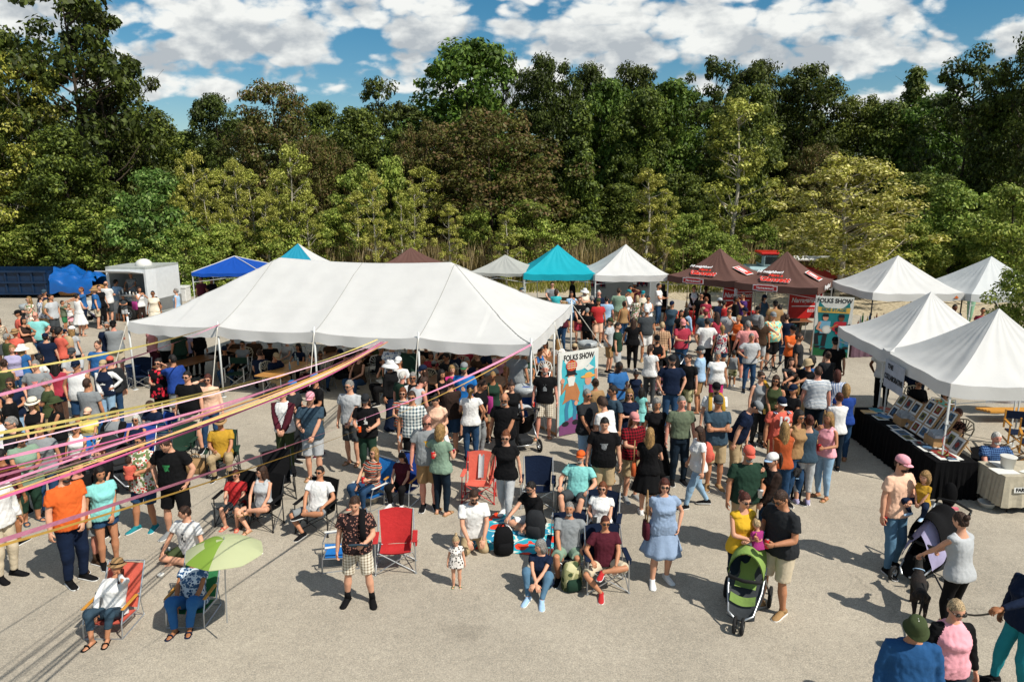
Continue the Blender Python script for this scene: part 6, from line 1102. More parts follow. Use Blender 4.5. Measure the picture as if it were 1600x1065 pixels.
# ================================================================= the crowd
# px,py of head top;height;facing|pose|who|top|bottom|hair|hat|shoes|skin|extra|label|key
CROWD = '''
183,872,1.60,0|ear/lap low -20|woman|long white|capri slate|braid auburn|fedora tan/black+shades|sandals black|tan||woman in straw hat and white top reclining in low orange beach chair|f1
303,856,1.66,0|lap low -14|heavy woman|tee batik|pants blue|short dark|cap dark brown+shades|sandals navy|mid||woman in blue trousers sitting under the green umbrella|f2
286,790,1.76,-15|floor/floor indian 4 4 -45|man|tee white|shorts olive|short brown||barefoot|fair|logo dark grey|young man in white t-shirt cross-legged on asphalt behind green umbrella|f3
367,733,1.48,-4|lap/lap sit -4 12|boy|tee red|shorts dark grey|short auburn|shades|sandals coral|fair||boy in red t-shirt and sunglasses on black camp chair|f4
407,727,1.66,-12|lap/lap four -2 6 -35|woman|tank light grey|denimshorts charcoal|wavy brown|shades|sandals tan|fair||woman in grey tank top leaning left on black camp chair|f5
500,727,1.70,-14|armrest/lap four -12|man|polo white|shorts grey|short dark|shades|sneakers black|tan||man in white shirt, ankle on knee, right end of the black chairs|f6
585,698,1.66,-35|cup/lap sit -10|woman|tee multicolour striped|jeans denim|long blond|shades|sandals coral|fair||blonde in striped top and jeans holding a can on a blue beach chair|f7
626,708,1.5,-18|lap/lap sit -4 32|girl|tee maroon|pants black|long dark||sneakers white|fair||dark-haired girl in maroon top looking down at her lap|f8
553,776,1.62,4|cup/down apart 2 14|heavy man|polo speckled|shorts pale plaid|short brown||boots black|fair||man in dark speckled shirt and plaid shorts holding a tablet|f9
712,838,.90,2|down stand 0 18|girl|tunic spotted|denimshorts black|pony fairblond||sandals green|fair||toddler girl in white and black spotted dress standing alone|f10
741,766,1.78,12|lap/lap kneel 8 18|man|polo white|pants khaki|short brown|shades+beard|sneakers tan|fair||bearded man in white shirt kneeling at left of the floral blanket|f11
828,752,1.78,-48|knee/reach indian 10 4|man|tee black|shorts white|short dark|shades+beard|barefoot|fair||bearded man in black t-shirt and white shorts sitting on floral blanket|f12
843,843,1.62,-14|knees/knees kneesup 6 6 -40|woman|tee navy|jeans faded denim|bob grey||sneakers light blue|fair||grey-haired woman in navy hugging her knees on the ground|f13
890,783,1.70,-8|armrest/lap sit -8 2|heavy man|tee grey|shorts sage|short grey|whitebeard|sneakers black|tan||grey-bearded man in grey t-shirt and sage shorts seated behind camouflage backpack|f14
946,805,1.64,4|lap/armrest four -8 8|man|tee maroon|shorts beige|mop auburn|shades|sneakers red|tan||curly-haired youth in maroon t-shirt and red shoes, legs crossed|f15
942,752,1.64,-14|lap/cup sit -8 6|heavy woman|tee white|pants black|bob red|shades|sneakers black|fair||woman with copper bob and white top seated holding a beer|f16
1039,747,1.60,6|pocket/back relax 0 2 -12|heavy woman|tee washed blue|sundress washed blue|bob auburn|shades|sneakers white|fair||woman in pale blue dress and white sneakers standing alone at centre right|f17
908,703,1.80,-22|armrest/armrest out -12 4|heavy man|tee aqua|shorts dark grey|short grey|cap orange+whitebeard|sneakers navy|fair||man in aqua t-shirt and orange cap sitting on navy chair|f18
790,672,1.68,-8|down/loose step 0 10|woman|tee black|jeans light grey|bun red|shades|sneakers white|fair||red-haired woman in black t-shirt and pale grey jeans beside navy chair|f19
945,652,1.76,-8|down stand 0 16|heavy man|tee black|shorts khaki|short dark||sneakers black|fair|logo grey|heavyset young man in black t-shirt with round print, head bowed|f20
1216,767,1.83,-62|cup/cup relax 4 26|heavy man|tee charcoal|shorts beige|short brown|shades|sneakers tan|tan||man in charcoal t-shirt and beige shorts standing at the green stroller|s1
1166,769,1.68,14|hold/hold stand 0 12|woman|vest yellow|jeans dark denim|bun auburn|shades|sandals black|fair||woman in yellow sleeveless top carrying a baby|s2
1172,697,1.80,4|cup/down stand 0 14|heavy man|polo dark green|pants khaki|short white|cap coral+whitebeard|sneakers tan|tan||man in dark green polo and coral cap holding clear plastic cup|s4
1207,707,1.68,-72|clasp/drink stand 0 8|woman|raglan black/dark brown|jeans denim|pony brown|cap white/light blue|sneakers black|fair||woman in white trucker cap and black vest with brown sleeves|s5
1413,711,1.83,20|hold/down relax 0 8 10|man|tee peach|jeans faded denim|short brown|cap pink+shades+beard|sneakers black|fair||bearded man in pink cap and peach t-shirt carrying a girl|r1
1499,798,1.70,-160|rail/rail relax 6 10|woman|vest light grey|leggings black|bun brown||sandals tan|fair||woman in grey sleeveless top and black leggings pushing black stroller|r3
1436,968,1.72,-14|down/down step 0 20|heavy man|long denim blue|pants charcoal|short white|bucket olive|sneakers black|tan||man in blue sweatshirt and olive sun hat at the bottom edge|r4
1499,938,1.64,-2|down step 0 14|heavy woman|raglan pink/black|jeans dark denim|short fairblond|shades|sneakers black|fair||woman in pink top and black cardigan with crossbody camera strap|r5
1618,868,1.70,-80|reach/down relax|woman|long navy|jeans teal|short dark||sneakers black|mid||person in navy sleeves cut by the right edge holding the dog leash|r6
1498,637,1.68,-75|table/table sit 0 2|heavy woman|tee speckled|pants dark brown|short auburn||sneakers black|fair||short-haired woman in patterned top seated behind the black draped table|r7
1559,674,1.80,-6|table/table sit 2 2|stout man|polo navy plaid|pants navy|short white|beard|sneakers black|pink||white-bearded man in blue plaid shirt behind the grey cloth table|r8
1438,592,1.66,-8|phone/phone sit 0 18|woman|long black|pants black|short dark|shades|sneakers black|tan||woman in black seated behind draped table looking at phone|r9
1123,617,1.86,-2|fold stand 0 2|man|polo slate|shorts khaki|short dark|cap dark grey/dark grey+shades|sneakers tan|tan||man in slate polo and grey cap with arms crossed|m1
1092,666,1.56,-82|down/loose step 2 4|girl|tee white|jeans light denim|wavy brown||sneakers black|fair||girl in white t-shirt and pale jeans wearing a red backpack|m2
1066,618,1.78,2|down/down stand 0 2|man|polo army|pants dark denim|short grey||sneakers black|pink|tucked|older man in olive shirt and dark jeans, hand in hand|m3
1027,622,1.66,4|loose/down stand|woman|tee black|longskirt black|curly grey||sneakers black|tan||grey curly-haired woman in long black dress with yellow necklace|m4
1016,667,1.62,165|phone/cup stand|woman|tee black|skirt black|long blond||sneakers white|fair||blonde seen from behind in black carrying a denim jacket|m5
992,644,1.70,22|cup/phone stand 2 6|man|tee red plaid|shorts khaki|long red|cap salmon|sneakers grey|fair||long-haired person in salmon cap and dark red plaid shirt|m6
984,607,1.66,-6|fold/down stand|woman|tee navy|shorts floral|wavy blond|shades|sandals tan|fair||blonde in sunglasses and navy printed t-shirt behind the salmon cap|m7
957,601,1.78,-60|down stand 0 6 -20|man|tee slate|jeans denim|short dark|shades|sneakers black|tan||dark-haired man in slate t-shirt between phone reader and blonde|m8
938,620,1.74,-140|hold/hold stand 16 12|man|polo white|pants khaki|curly brown||sneakers tan|fair||curly-haired man in white shirt leaning over, seen from behind|m9
970,566,1.80,22|phone/phone stand 4 28|man|tee blue|shorts dark grey|buzz dark||sneakers black|dark||man in blue t-shirt looking down at his phone|m10
994,580,1.22,-8|down stand 0 24|girl|tee navy|skirt navy|pony dark||sneakers white|brown||small girl in navy printed t-shirt beside the phone reader|m11
1003,606,1.12,150|down stand|girl|tee aqua|skirt aqua|curly dark||sneakers white|brown||small curly-haired girl in aqua behind the sunglasses blonde|m12
1017,537,1.68,150|reach/down stand|woman|tee white|leggings dark grey|pony brown||sneakers light grey|fair||woman in white t-shirt and grey leggings reaching toward a stroller|m13
1051,554,1.84,-4|pocket stand|man|tee navy|jeans denim|short brown|cap charcoal+beard|sneakers black|fair||broad man in navy t-shirt and jeans, thumbs in pockets|m14
1075,553,1.68,-40|down stand 0 6 -20|boy|tee black|shorts camouflage|short brown||sneakers black|fair||teenage boy in black t-shirt and camouflage shorts|m15
1095,540,1.76,-115|phone/fold stand|man|polo light blue|shorts tan|short white|cap dark grey+whitebeard|sandals black|tan||man in pale blue shirt and tan cargo shorts with grey cap|m16
1122,548,1.64,0|down stand 0 2|heavy woman|tee white|capri hot pink|bob grey||sneakers white|tan||grey-haired woman in white t-shirt and hot pink trousers|m17
1120,597,1.78,-6|clasp/down stand|man|tee white|shorts charcoal|short dark|cap black+beard|sneakers black|fair|logo navy|smiling man in black cap with yellow towel over white t-shirt|m18
1169,500,1.84,178|loose stand|heavy man|polo salmon|shorts denim|short grey||sneakers grey|pink||big man in salmon shirt and denim shorts seen from behind|m19
1147,546,1.12,175|down stand|boy|vest grey|shorts camouflage|short dark||sneakers light grey|mid||small boy in grey vest and camouflage shorts from behind|m20
1129,507,1.66,172|down stand|woman|vest floral|denimshorts denim|pony blond||sandals tan|tan||blonde with ponytail in flowered sleeveless top from behind|m21
1105,496,1.80,178|pocket stand|man|polo white|pants black|short dark||sneakers black|fair||man in white shirt and black trousers seen from behind|m22
1068,499,1.78,8|cup/phone stand 2 18|man|tee crimson|jeans denim|short brown|cap salmon+beard|sneakers black|fair||bearded man in crimson t-shirt reading a paper plate of food|m23
1035,502,1.72,175|down stand|man|polo brown plaid|shorts dark green|short fairblond||sneakers black|fair||blond person in brown plaid shirt seen from behind|m24
990,496,1.70,168|loose stand|heavy woman|tee black|leggings black|long brown||sneakers white|tan||long-haired woman in black with bag strap seen from behind|m25
1011,480,1.82,4|down stand|heavy man|polo dark grey|shorts white|short white|cap white|sneakers tan|tan||man in white cap and dark grey shirt with hanging badge|m26
1027,523,1.70,0|phone stand 0 6|man|tank black|shorts charcoal|short dark|cap black+shades+beard|sneakers black|tan||bearded man in black tank top and cap holding a cup, by the plaid shirt|m27
967,449,1.84,172|loose stand|man|tee sage|shorts khaki|buzz brown||sneakers black|fair||tall man in sage t-shirt with back print facing the white canopy|m28
954,496,1.74,60|pocket stand|man|tee light grey|shorts tan|short dark|cap olive+beard|sneakers black|fair||bearded man in light grey t-shirt, olive cap and tan cargo shorts|m29
966,503,1.72,70|down stand|man|tee dark green|shorts light grey|short dark||sneakers black|fair||man in dark green t-shirt beside the olive cap|m30
948,462,1.76,165|down stand|man|polo light blue|shorts grey|short dark||sneakers black|pink||man in pale blue shirt seen from behind near the husky dog|m31
935,466,1.76,6|down stand|man|polo red|shorts peach|long brown|backcap olive|sneakers white|tan||long-haired man in red polo and olive cap|m32
925,461,1.76,170|down stand|man|long black|shorts charcoal|short grey||sneakers black|fair||man in black jacket between red polo and black printed t-shirt|m33
906,463,1.78,-8|clasp stand 0 4|man|tee black|shorts crimson|short red|shades|sneakers black|fair|logo white|man in black printed t-shirt and crimson shorts|m34
914,450,1.66,24|fold stand|woman|vest cream|shorts denim|bob white|floppy white|sandals tan|fair||woman in wide white sun hat right of the turquoise canopy|m35
893,455,1.64,14|drink/down stand|woman|tee light blue|shorts denim|bob brown||sandals tan|tan||woman in pale blue top drinking near turquoise canopy|m36
895,434,1.80,80|down stand|man|tee black|pants black|short dark||sneakers black|brown||tall figure in black under the turquoise canopy|m37
863,440,1.78,-4|table stand|man|tee grey|pants navy|short dark|shades|sneakers black|fair||man in grey t-shirt and sunglasses tending table under turquoise canopy|m38
869,451,1.68,172|down stand|woman|tee turquoise|pants navy|bob brown||sneakers black|fair||woman in turquoise top seen from behind at the turquoise canopy|m39
815,449,1.74,-130|table stand 8|man|long cream|pants khaki|short white|cap slate|sneakers black|fair||man in cream jacket and grey-blue cap under the small grey canopy|m40
936,453,1.74,-14|down stand|man|long navy|pants khaki|short white||sneakers tan|pink||white-haired man in navy jacket in front of white canopy|m41
985,446,1.66,10|head/down stand|woman|tank tan|pants black|long brown||sneakers black|tan||brown-haired woman with raised arm beneath white canopy|m42
992,440,1.80,2|down stand|man|tee maroon|pants black|short dark|cap white/black+beard|sneakers black|tan||bearded man in maroon with white cap beneath white canopy|m43
983,452,1.68,60|phone stand|woman|long white|jeans denim|short grey|cap teal|sneakers black|fair||person in teal cap and white shirt beneath white canopy|m44
996,461,1.64,165|loose stand|heavy woman|tunic tiny floral|pants cream|bob fairblond||sneakers white|fair||blonde in pale flowered tunic from behind at white canopy|m45
1005,454,1.66,-30|phone stand|woman|tee cream|jeans denim|short brown|cap teal|sneakers black|fair||person in faded teal cap right of the flowered tunic|m46
1013,462,1.66,-10|phone stand 0 16|woman|tank white|shorts black|bun dark|shades|sandals tan|tan||woman in white tank top and sunglasses at white canopy|m47
1037,443,1.68,150|clasp stand|woman|tee black|skirt dark brown|long dark||sandals black|tan||woman in black dress by the white canopy corner leg|m48
1030,442,1.80,60|phone stand|man|tee white|jeans denim|short dark|beard|sneakers black|tan||bearded man in white talking to the woman in black dress|m49
1085,446,1.74,-6|clasp stand|woman|raglan white/black|leggings black|short brown|shades|boots black|fair||woman in white top and black vest with tan bag, left brown canopy|m50
1096,457,1.72,-20|down stand|man|tee black|pants charcoal|short dark|shades|sneakers black|tan||man in black t-shirt and sunglasses under left brown canopy|m51
1104,463,1.62,150|down stand|woman|tee crimson|jeans denim|bun red||sneakers white|fair||red-haired woman in crimson top under left brown canopy|m52
1104,446,1.76,120|down stand|man|long black|pants black|short dark||sneakers black|brown||dark-dressed figure behind leg of left brown canopy|m53
1099,479,1.64,-150|down stand|woman|tee army|shorts khaki|short fairblond||sneakers tan|fair||fair-haired person in army green top beside the slate t-shirt|m54
1103,482,1.80,172|down stand|heavy man|tee slate|shorts khaki|short red|cap crimson|sneakers black|pink||man in slate t-shirt and red cap seen from behind|m55
1065,484,1.66,0|drink/down stand|woman|tee black|jeans denim|long dark||sneakers black|tan||woman in black lifting a drink near the red cooler|m56
1074,480,1.66,120|down stand|woman|long light blue|jeans denim|long dark||sneakers white|tan||long-haired woman in pale blue jacket near the red cooler|m57
1125,465,1.74,-160|down stand|man|tee navy|shorts khaki|short brown|cap light grey|sneakers black|tan||man in navy t-shirt and light cap beside the red tank top|m58
1132,468,1.68,140|down stand|woman|tank red|jeans denim|bun dark||sneakers white|tan||woman in red tank top with dark bun|m59
1140,480,1.80,-20|drink/cup stand|man|polo light grey|pants black|short dark|shades|sneakers black|tan||man in grey polo and sunglasses raising hand to mouth|m60
1154,492,1.64,-60|cup stand|woman|vest orange|pants black|bun blond||sneakers black|tan||woman in orange vest next to the grey polo man|m61
1161,457,1.78,-70|drink/reach stand|man|tee purple|shorts charcoal|short dark|shades|sneakers black|tan||man in purple t-shirt gripping the brown canopy leg|m62
1151,462,1.76,80|down stand|man|long black|pants black|short dark||sneakers black|brown||dark figure facing the man in purple t-shirt|m63
1184,478,1.70,-40|clasp stand|woman|tee grey|pants black|bob dark|cap black|sneakers black|tan||dark-haired person in grey with black cap, between brown canopies|m64
1190,493,1.80,160|down stand|man|tee brown|shorts light grey|long grey||sneakers grey|tan||grey long-haired man in brown t-shirt beside the salmon shirt|m65
1212,469,1.80,172|down stand|heavy man|tee tan|jeans denim|short dark|cap black|sneakers black|tan||man in tan-brown shirt from behind under right brown canopy|m66
1219,475,1.66,160|down stand|woman|tee dark brown|pants black|long dark||sneakers black|tan||dark-haired woman half hidden right of the tan-brown shirt|m67
1209,487,1.84,6|down/reach stand|stout man|tee hawaiian|shorts black|short grey|cap grey|sneakers black|fair||large man in flowered tropical shirt holding the bicycle|m68
1251,476,1.74,-60|table sit 20|man|polo red plaid|pants khaki|short dark||sneakers black|fair||person in red and black plaid bending at the brown canopy table|m69
1240,508,1.76,8|fold stand 0 4|man|tee orange|pants black|short dark|cap black+shades|sneakers black|tan||man in orange t-shirt with arms crossed beside bicycle wheel|m70
1306,526,1.84,172|down stand|man|tee black|pants charcoal|short dark|cap black|sneakers black|fair||man in black t-shirt facing the banjo banner|m71
1294,548,1.68,178|hold stand|woman|tee charcoal|skirt charcoal|bun brown||sneakers black|fair||woman in charcoal with orange bag strap from behind|m72
1191,580,1.70,16|clasp/down stand 0 10|heavy woman|tank grey|jeans charcoal|bun brown|shades|sneakers black|fair||woman in patterned grey tank with mustard towel on shoulder|m73
1213,586,1.66,-28|cup/clasp stand|heavy woman|tank olive|pants charcoal|wavy brown|shades|sneakers black|tan||woman in olive tank top and sunglasses talking with towel woman|m74
1237,558,1.62,-8|drink/reach stand|girl|tee charcoal|jeans charcoal|long brown||sneakers black|fair||girl with long hair biting food left of the bucket hat|m75
1262,560,1.74,-75|reach/reach stand 4|man|tee black|pants khaki|short dark|bucket khaki|sneakers black|tan||man in khaki bucket hat with both arms stretched out|m76
1270,556,1.70,120|down stand|woman|tee blue|pants charcoal|curly dark||sneakers black|tan||curly-haired woman hidden behind the khaki bucket hat|m77
1279,571,1.86,174|down stand|heavy man|polo striped|pants dark denim|short brown||sneakers black|pink||tall man in white horizontally striped shirt from behind|m78
1309,577,1.68,172|down stand|heavy woman|tunic pinstriped|jeans denim|bob auburn||sneakers tan|fair||auburn-haired woman in blue pinstriped tunic from behind|m79
1323,599,1.68,165|down/clasp stand|heavy woman|tee royal blue|jeans denim|bob blond||sandals tan|tan||blonde in royal blue t-shirt browsing the draped table|m80
1312,612,1.66,176|clasp stand|woman|long white|jeans dark denim|bun auburn||sneakers black|fair||woman with clipped bun and white top from behind near table|m81
1223,620,1.76,4|clasp/down stand 0 10|heavy man|tee coral|pants coral|short dark|cap navy/white+shades|sneakers white|tan|jersey|man in red number twelve football jersey and navy cap|m82
1190,630,1.82,62|clasp/down stand 24 28|heavy man|polo navy|pants khaki|short dark|cap grey|sneakers tan|fair||man in navy shirt and grey cap bending forward|m83
1227,658,1.64,170|clasp stand|woman|vest rust|jeans denim|long blond||sneakers tan|fair||blonde in rust orange top seen from behind the jersey man|m84
1265,647,1.70,174|clasp stand|woman|vest slate|capri light grey|bun auburn||sneakers lavender|fair||red-haired woman in denim vest and white capris from behind|m85
1296,643,1.68,-60|cup/drink stand|woman|tank pink|jeans light denim|long blond||sandals tan|tan||woman in pale pink tank top and light jeans with brown bag|m86
14,590,1.66,20|cup/cup stand|heavy woman|tee navy|jeans light denim|bob brown|shades|sneakers white|tan||woman in navy t-shirt and sunglasses holding a can, left edge|l1
54,562,1.82,8|down/pocket stand|heavy man|tee grey|jeans denim|short grey|shades|sneakers black|fair|logo salmon|man in printed grey t-shirt and jeans left of white tank top|l2
85,563,1.68,-160|hip/down stand|woman|long crimson|denimshorts denim|long dark||sneakers crimson|fair||woman in crimson sleeves and denim shorts turned away|l3
117,562,1.82,2|down/pocket stand|heavy man|vest white|shorts denim|short dark|cap navy+shades|sneakers black|tan||man in white sleeveless shirt and denim shorts|l4
160,562,1.68,4|hip/clasp stand|heavy woman|raglan navy/white|jeans light denim|short brown|cap khaki|sneakers slate|tan|logo white|woman in navy and white raglan shirt with rolled jeans|l5
111,543,1.80,6|fold stand|heavy man|tee light grey|jeans denim|short dark|cap dark grey+shades+beard|sneakers black|fair||man in grey cap arms folded behind the white tank top|l6
151,532,1.80,0|clasp/down stand 0 8|heavy man|tee blue|jeans denim|buzz brown||sneakers black|fair||balding man in blue t-shirt behind the raglan woman|l7
171,556,1.74,-150|down stand|man|long charcoal|jeans denim|short dark|cap coral|sneakers white|fair||person in charcoal jacket and coral cap turned away|l8
9,606,1.78,-66|down/clasp stand|man|tee black|pants charcoal|short brown||sneakers black|fair||man in black t-shirt seen from the side at the left edge|l9
49,621,1.68,4|clasp/clasp stand|woman|tank black|jeans denim|long blond|fedora cream/black+shades|sneakers black|fair||woman in cream fedora and black top holding a can|l10
84,620,1.68,-50|clasp/down stand|woman|tank black|leggings charcoal|long brown|fedora olive/olive|sneakers black|tan||woman in olive hat and black tank top, side view|l11
35,677,1.66,55|phone/phone stand 4 24|stout woman|tunic sage|capri dark green|pony brown|shades|sandals slate|tan||large woman in sage tunic reading her phone|l12
-6,640,1.66,20|down/clasp stand|woman|tee blue print|capri white|long dark||sneakers white|tan||woman in blue patterned top and white trousers cut by left edge|l13
137,636,1.66,2|lap/lap sit -6 6|woman|polo pale yellow|shorts navy|short grey|cap peach+shades|sneakers black|tan||seated woman in yellow shirt and peach cap on bright blue chair|l14
178,636,1.78,4|lap/cup laidout -14 10|man|raglan grey/black|shorts white|short dark|cap black|sneakers white|fair||reclining man in grey and black raglan and black cap|l15
212,647,1.64,6|lap/lap sit -4 0|woman|tank navy|pants charcoal|bob white|shades|sneakers black|tan||white-haired woman in navy tank top and red sunglasses, seated|l16
230,627,1.78,-24|lap/lap sit 4 28|heavy man|tee navy|shorts grey|short brown||sneakers black|fair|logo light grey|seated man in navy t-shirt looking down, left of striped chair|l17
116,660,1.66,16|knee/down sit -2|woman|tank white|pants black|bun dark|shades|sandals black|tan||woman in white tank top and black sunglasses, seated|l18
217,677,1.70,-12|hold/hold relax 0 4|heavy woman|tunic tiny floral|shorts denim|bun dark|shades|sneakers teal|tan||woman in flowered tunic holding a baby behind ribbons|l19
152,697,1.62,-6|clasp stand 0 14|girl|tee black|pants black|long auburn||sneakers black|fair||long-haired girl in black behind the ribbons|l20
119,716,1.76,60|down stand 0 6|man|tee black|shorts grey|short brown||boots brown|pink||man in black and grey shorts just behind the orange t-shirt|l21
100,726,1.84,64|clasp/down stand 2 10|heavy man|tee orange|pants navy|curly dark|beard|sneakers black|fair||large man in orange t-shirt and navy trousers seen from the side|l22
155,728,1.62,50|clasp/down stand 2 10|heavy woman|tee aqua|denimshorts denim|long dark||sneakers black|tan||dark-haired woman in aqua t-shirt and denim shorts with straw bag|l23
253,688,1.84,-4|pocket/pocket apart 6 38|heavy man|tee black|shorts black|buzz brown||sneakers grey|fair|logo green|man in black with green printed t-shirt, head bowed behind ribbons|l24
-14,730,1.74,70|down stand|man|long white|pants beige|short brown||boots black|tan||person in white shirt and beige trousers cut by left edge|l25
246,559,1.68,4|head/phone stand|heavy woman|tunic rose print|leggings black|pony dark|shades|sneakers black|fair||woman in black rose-print tunic stretching one arm behind her head|l26
268,553,1.80,-120|reach/down stand 4|man|tee royal blue|shorts grey|short dark||sneakers black|tan||man in royal blue t-shirt hugging the rose-print woman's side|l27
291,579,1.82,-6|down apart|heavy man|tee black|shorts beige|short dark|shades|sneakers black|fair||man in plain black t-shirt and beige shorts by the striped chair|l28
324,584,1.68,6|down/head relax|woman|long peach|jeans denim|bob auburn|shades|sneakers denim|fair||woman in peach cardigan shading her eyes|l29
343,651,1.74,14|lap/cup sit 0 8|man|polo mustard|pants khaki|short white|fedora tan/black+shades|sneakers black|tan||seated man in mustard shirt and straw hat behind ribbons|l30
440,605,1.78,-6|clasp stand|man|raglan white/maroon|pants olive|short brown|shades|sneakers dark grey|fair||man in white shirt and olive trousers behind the ribbons|c1
457,594,1.76,80|clasp stand|man|tee charcoal|pants charcoal|short dark|cap bright blue/coral|sneakers black|fair||man in blue and coral trucker cap behind the olive trousers|c2
484,612,1.80,2|clasp/cup stand|heavy man|tee slate|shorts light grey|short brown|cap pink+shades|sandals tan|fair||man in slate t-shirt, pink cap and pale shorts behind ribbons|c3
491,584,1.80,-50|cup/clasp stand|man|tee black|shorts khaki|short dark|cap bright blue/coral+beard|sneakers maroon|tan||man in black t-shirt and khaki shorts with blue trucker cap|c4
545,593,1.82,-14|clasp/down stand 0 4 -14|man|tee light grey|shorts dark grey|short grey|shades|sandals tan|fair||man in light grey t-shirt and dark shorts turning his head left|c5
570,616,1.72,0|cup/cup stand 2 14|man|tee black|pants dark green|long brown|cap charcoal|sneakers khaki|fair|logo white|long-haired man in black printed t-shirt holding an orange can|c6
610,562,1.72,60|down stand|woman|long black|wide navy|bob grey|floppy white|sneakers black|tan||woman in floppy white hat and wide navy trousers|c7
622,557,1.74,-12|down stand|man|polo white|shorts khaki|short dark|cap white+shades|sneakers black|tan||man in white cap right behind the floppy white hat|c8
629,579,1.66,150|down stand|man|tee dark green|shorts khaki|short white||sneakers black|pink||white-haired person in dark green before the floppy hat woman|c9
645,581,1.68,4|clasp stand|woman|raglan black/white|pants white|bob grey|shades|sneakers white|tan||woman in black top and white cover-up with sunglasses|c10
668,590,1.78,130|table stand 34 20|heavy man|vest light grey|pants charcoal|short brown||sneakers black|pink||man in light grey sleeveless shirt bending away at tent pole|c11
629,605,1.64,0|hip/phone stand|woman|tee multicolour striped|denimshorts denim|bob red|shades|sneakers white|fair||red-haired woman in striped top beside the plaid shirt|c12
643,610,1.80,2|down stand|man|polo blue plaid|pants black|short brown|shades|sneakers black|tan||man in blue and white plaid shirt and sunglasses|c13
678,619,1.68,-14|cup/down stand 4 30|woman|tee peach|skirt white|bun dark||sneakers white|fair||woman in pale top and dark headband looking down|c14
667,648,1.80,8|cup/down stand 0 20|heavy man|tee grey|shorts tan|ring bald|shades|sneakers black|pink|logo yellow|bald man in grey cartoon t-shirt and tan shorts|c15
688,663,1.66,155|hip/cup stand|woman|tee sage|jeans dark denim|curly blond||sandals tan|fair||curly blonde in sage t-shirt from behind facing the bald man|c16
703,590,1.70,-170|clasp stand|stout woman|tee dark brown|shorts denim|bun brown||sandals black|fair||large woman in dark brown t-shirt with crossbody strap|c17
690,577,1.64,40|clasp stand|woman|tank black|jeans denim|wavy dark||sandals black|tan||dark-haired woman in black tank top beside the blue t-shirt|c18
725,566,1.82,-8|down stand|man|tee bright blue|shorts khaki|short brown|cap grey/green+beard|sneakers black|fair|logo peach|bearded man in bright blue t-shirt and grey cap|c19
706,570,1.60,20|down stand|woman|tee hot pink|pants black|bob blond||sneakers black|fair||blonde in hot pink top left of the bright blue t-shirt|c20
757,594,1.72,60|hip/clasp stand 6 20|woman|tee black|pants grey|short brown|shades|sneakers hot|tan||woman in black t-shirt and grey trousers with patterned tote|c21
766,610,1.20,70|reach stand 4|boy|tee bright blue|shorts rust|short auburn||sneakers black|fair||small boy in bright blue vest and rust shorts|c22
788,614,1.78,-10|clasp/down stand 2 14|heavy man|tee black|pants charcoal|ring bald|shades+whitebeard|sneakers black|tan||bald grey-bearded man in black v-neck holding a can|c23
799,596,1.64,0|down stand 0 20|woman|tee black|pants black|pony brown||sneakers black|fair||woman in black t-shirt by the recycling barrel|c24
852,568,1.76,-4|down/down relax 0 2|man|tee black|shorts pale plaid|short white|whitebeard|sandals tan|pink|logo grey|white-haired man in black printed t-shirt and plaid shorts|c25
918,607,1.78,30|clasp/clasp stand|man|tee charcoal|jeans light denim|short grey|shades|sneakers black|tan||man in charcoal t-shirt and faded jeans before the banner|c26
44,463,1.70,-20|fold stand|woman|tunic tiny floral|pants black|long blond|shades|sneakers black|fair||blonde in pale flowered top near the dumpster|b1
68,452,1.80,10|down stand|man|tee navy|shorts khaki|short dark|cap slate|sneakers black|tan||man in slate cap before the blue tarp|b2
63,460,1.72,160|down stand|woman|tee blue print|shorts khaki|short brown||sneakers black|fair||person in blue and white patterned shirt near the dumpster|b3
79,459,1.80,80|pocket stand|man|tee light grey|shorts dark grey|short dark||sneakers black|tan||man in light grey t-shirt carrying a large tan backpack|b4
97,469,1.30,100|reach stand|boy|tee army|shorts green|short brown||sneakers white|tan||boy in green shorts near the white stroller|b5
107,474,1.05,10|down stand|girl|tee white|skirt pink|short brown||sneakers white|fair||toddler in pink and white beside the boy in green shorts|b6
120,458,1.68,160|cup stand|woman|bodice white|sundress white|bun dark||sneakers coral|fair||woman in strapless white dress seen from behind|b7
126,448,1.72,-40|reach stand|man|tee blue|shorts navy|short red||sneakers black|tan||man in blue t-shirt against the end of the blue tarp|b8
147,448,1.72,120|down stand|heavy man|tee blue|shorts beige|short grey|sunhat tan|sneakers black|fair||person in straw hat and blue shirt queueing at the trailer|b9
154,445,1.74,60|down stand|woman|tee black|pants black|short brown||sneakers black|fair||person in black between straw hat and bald man|b10
165,439,1.82,170|fold stand|heavy man|tee white|shorts dark grey|ring bald||sneakers white|fair||bald man in white t-shirt queueing at the food trailer|b11
181,436,1.80,150|reach stand 6|man|tee light blue|shorts white|short dark||sandals tan|tan||man in pale blue t-shirt leaning on the trailer counter|b12
191,460,1.24,10|phone stand 0 20|boy|tee dark grey|shorts light grey|short dark||sandals black|tan||boy in dark grey t-shirt before the trailer wheel|b13
217,448,1.66,60|drink stand|woman|tank white|leggings dark brown|long brown||sneakers pink|tan||woman in white tank top with rainbow bag at the trailer|b14
210,466,1.02,10|down stand|girl|tee turquoise|shorts coral|short brown||sandals tan|tan||small child in turquoise beside the rainbow bag|b15
238,454,1.66,10|down stand|woman|tee cream|sundress cream|bun dark|shades|sandals tan|mid||woman in white dress right of the rainbow bag|b16
244,463,1.20,60|cup stand|boy|tee black|shorts black|short brown||sneakers black|tan||boy in black beside the white dress|b17
274,450,1.70,-80|down stand|woman|vest light blue|pants navy|short grey||sneakers black|fair||grey-haired woman in blue vest by the trailer nose|b18
313,432,1.78,-10|down stand|man|tee maroon|shorts blue|short dark|shades|sneakers black|tan||man in maroon t-shirt under the royal blue canopy|b19
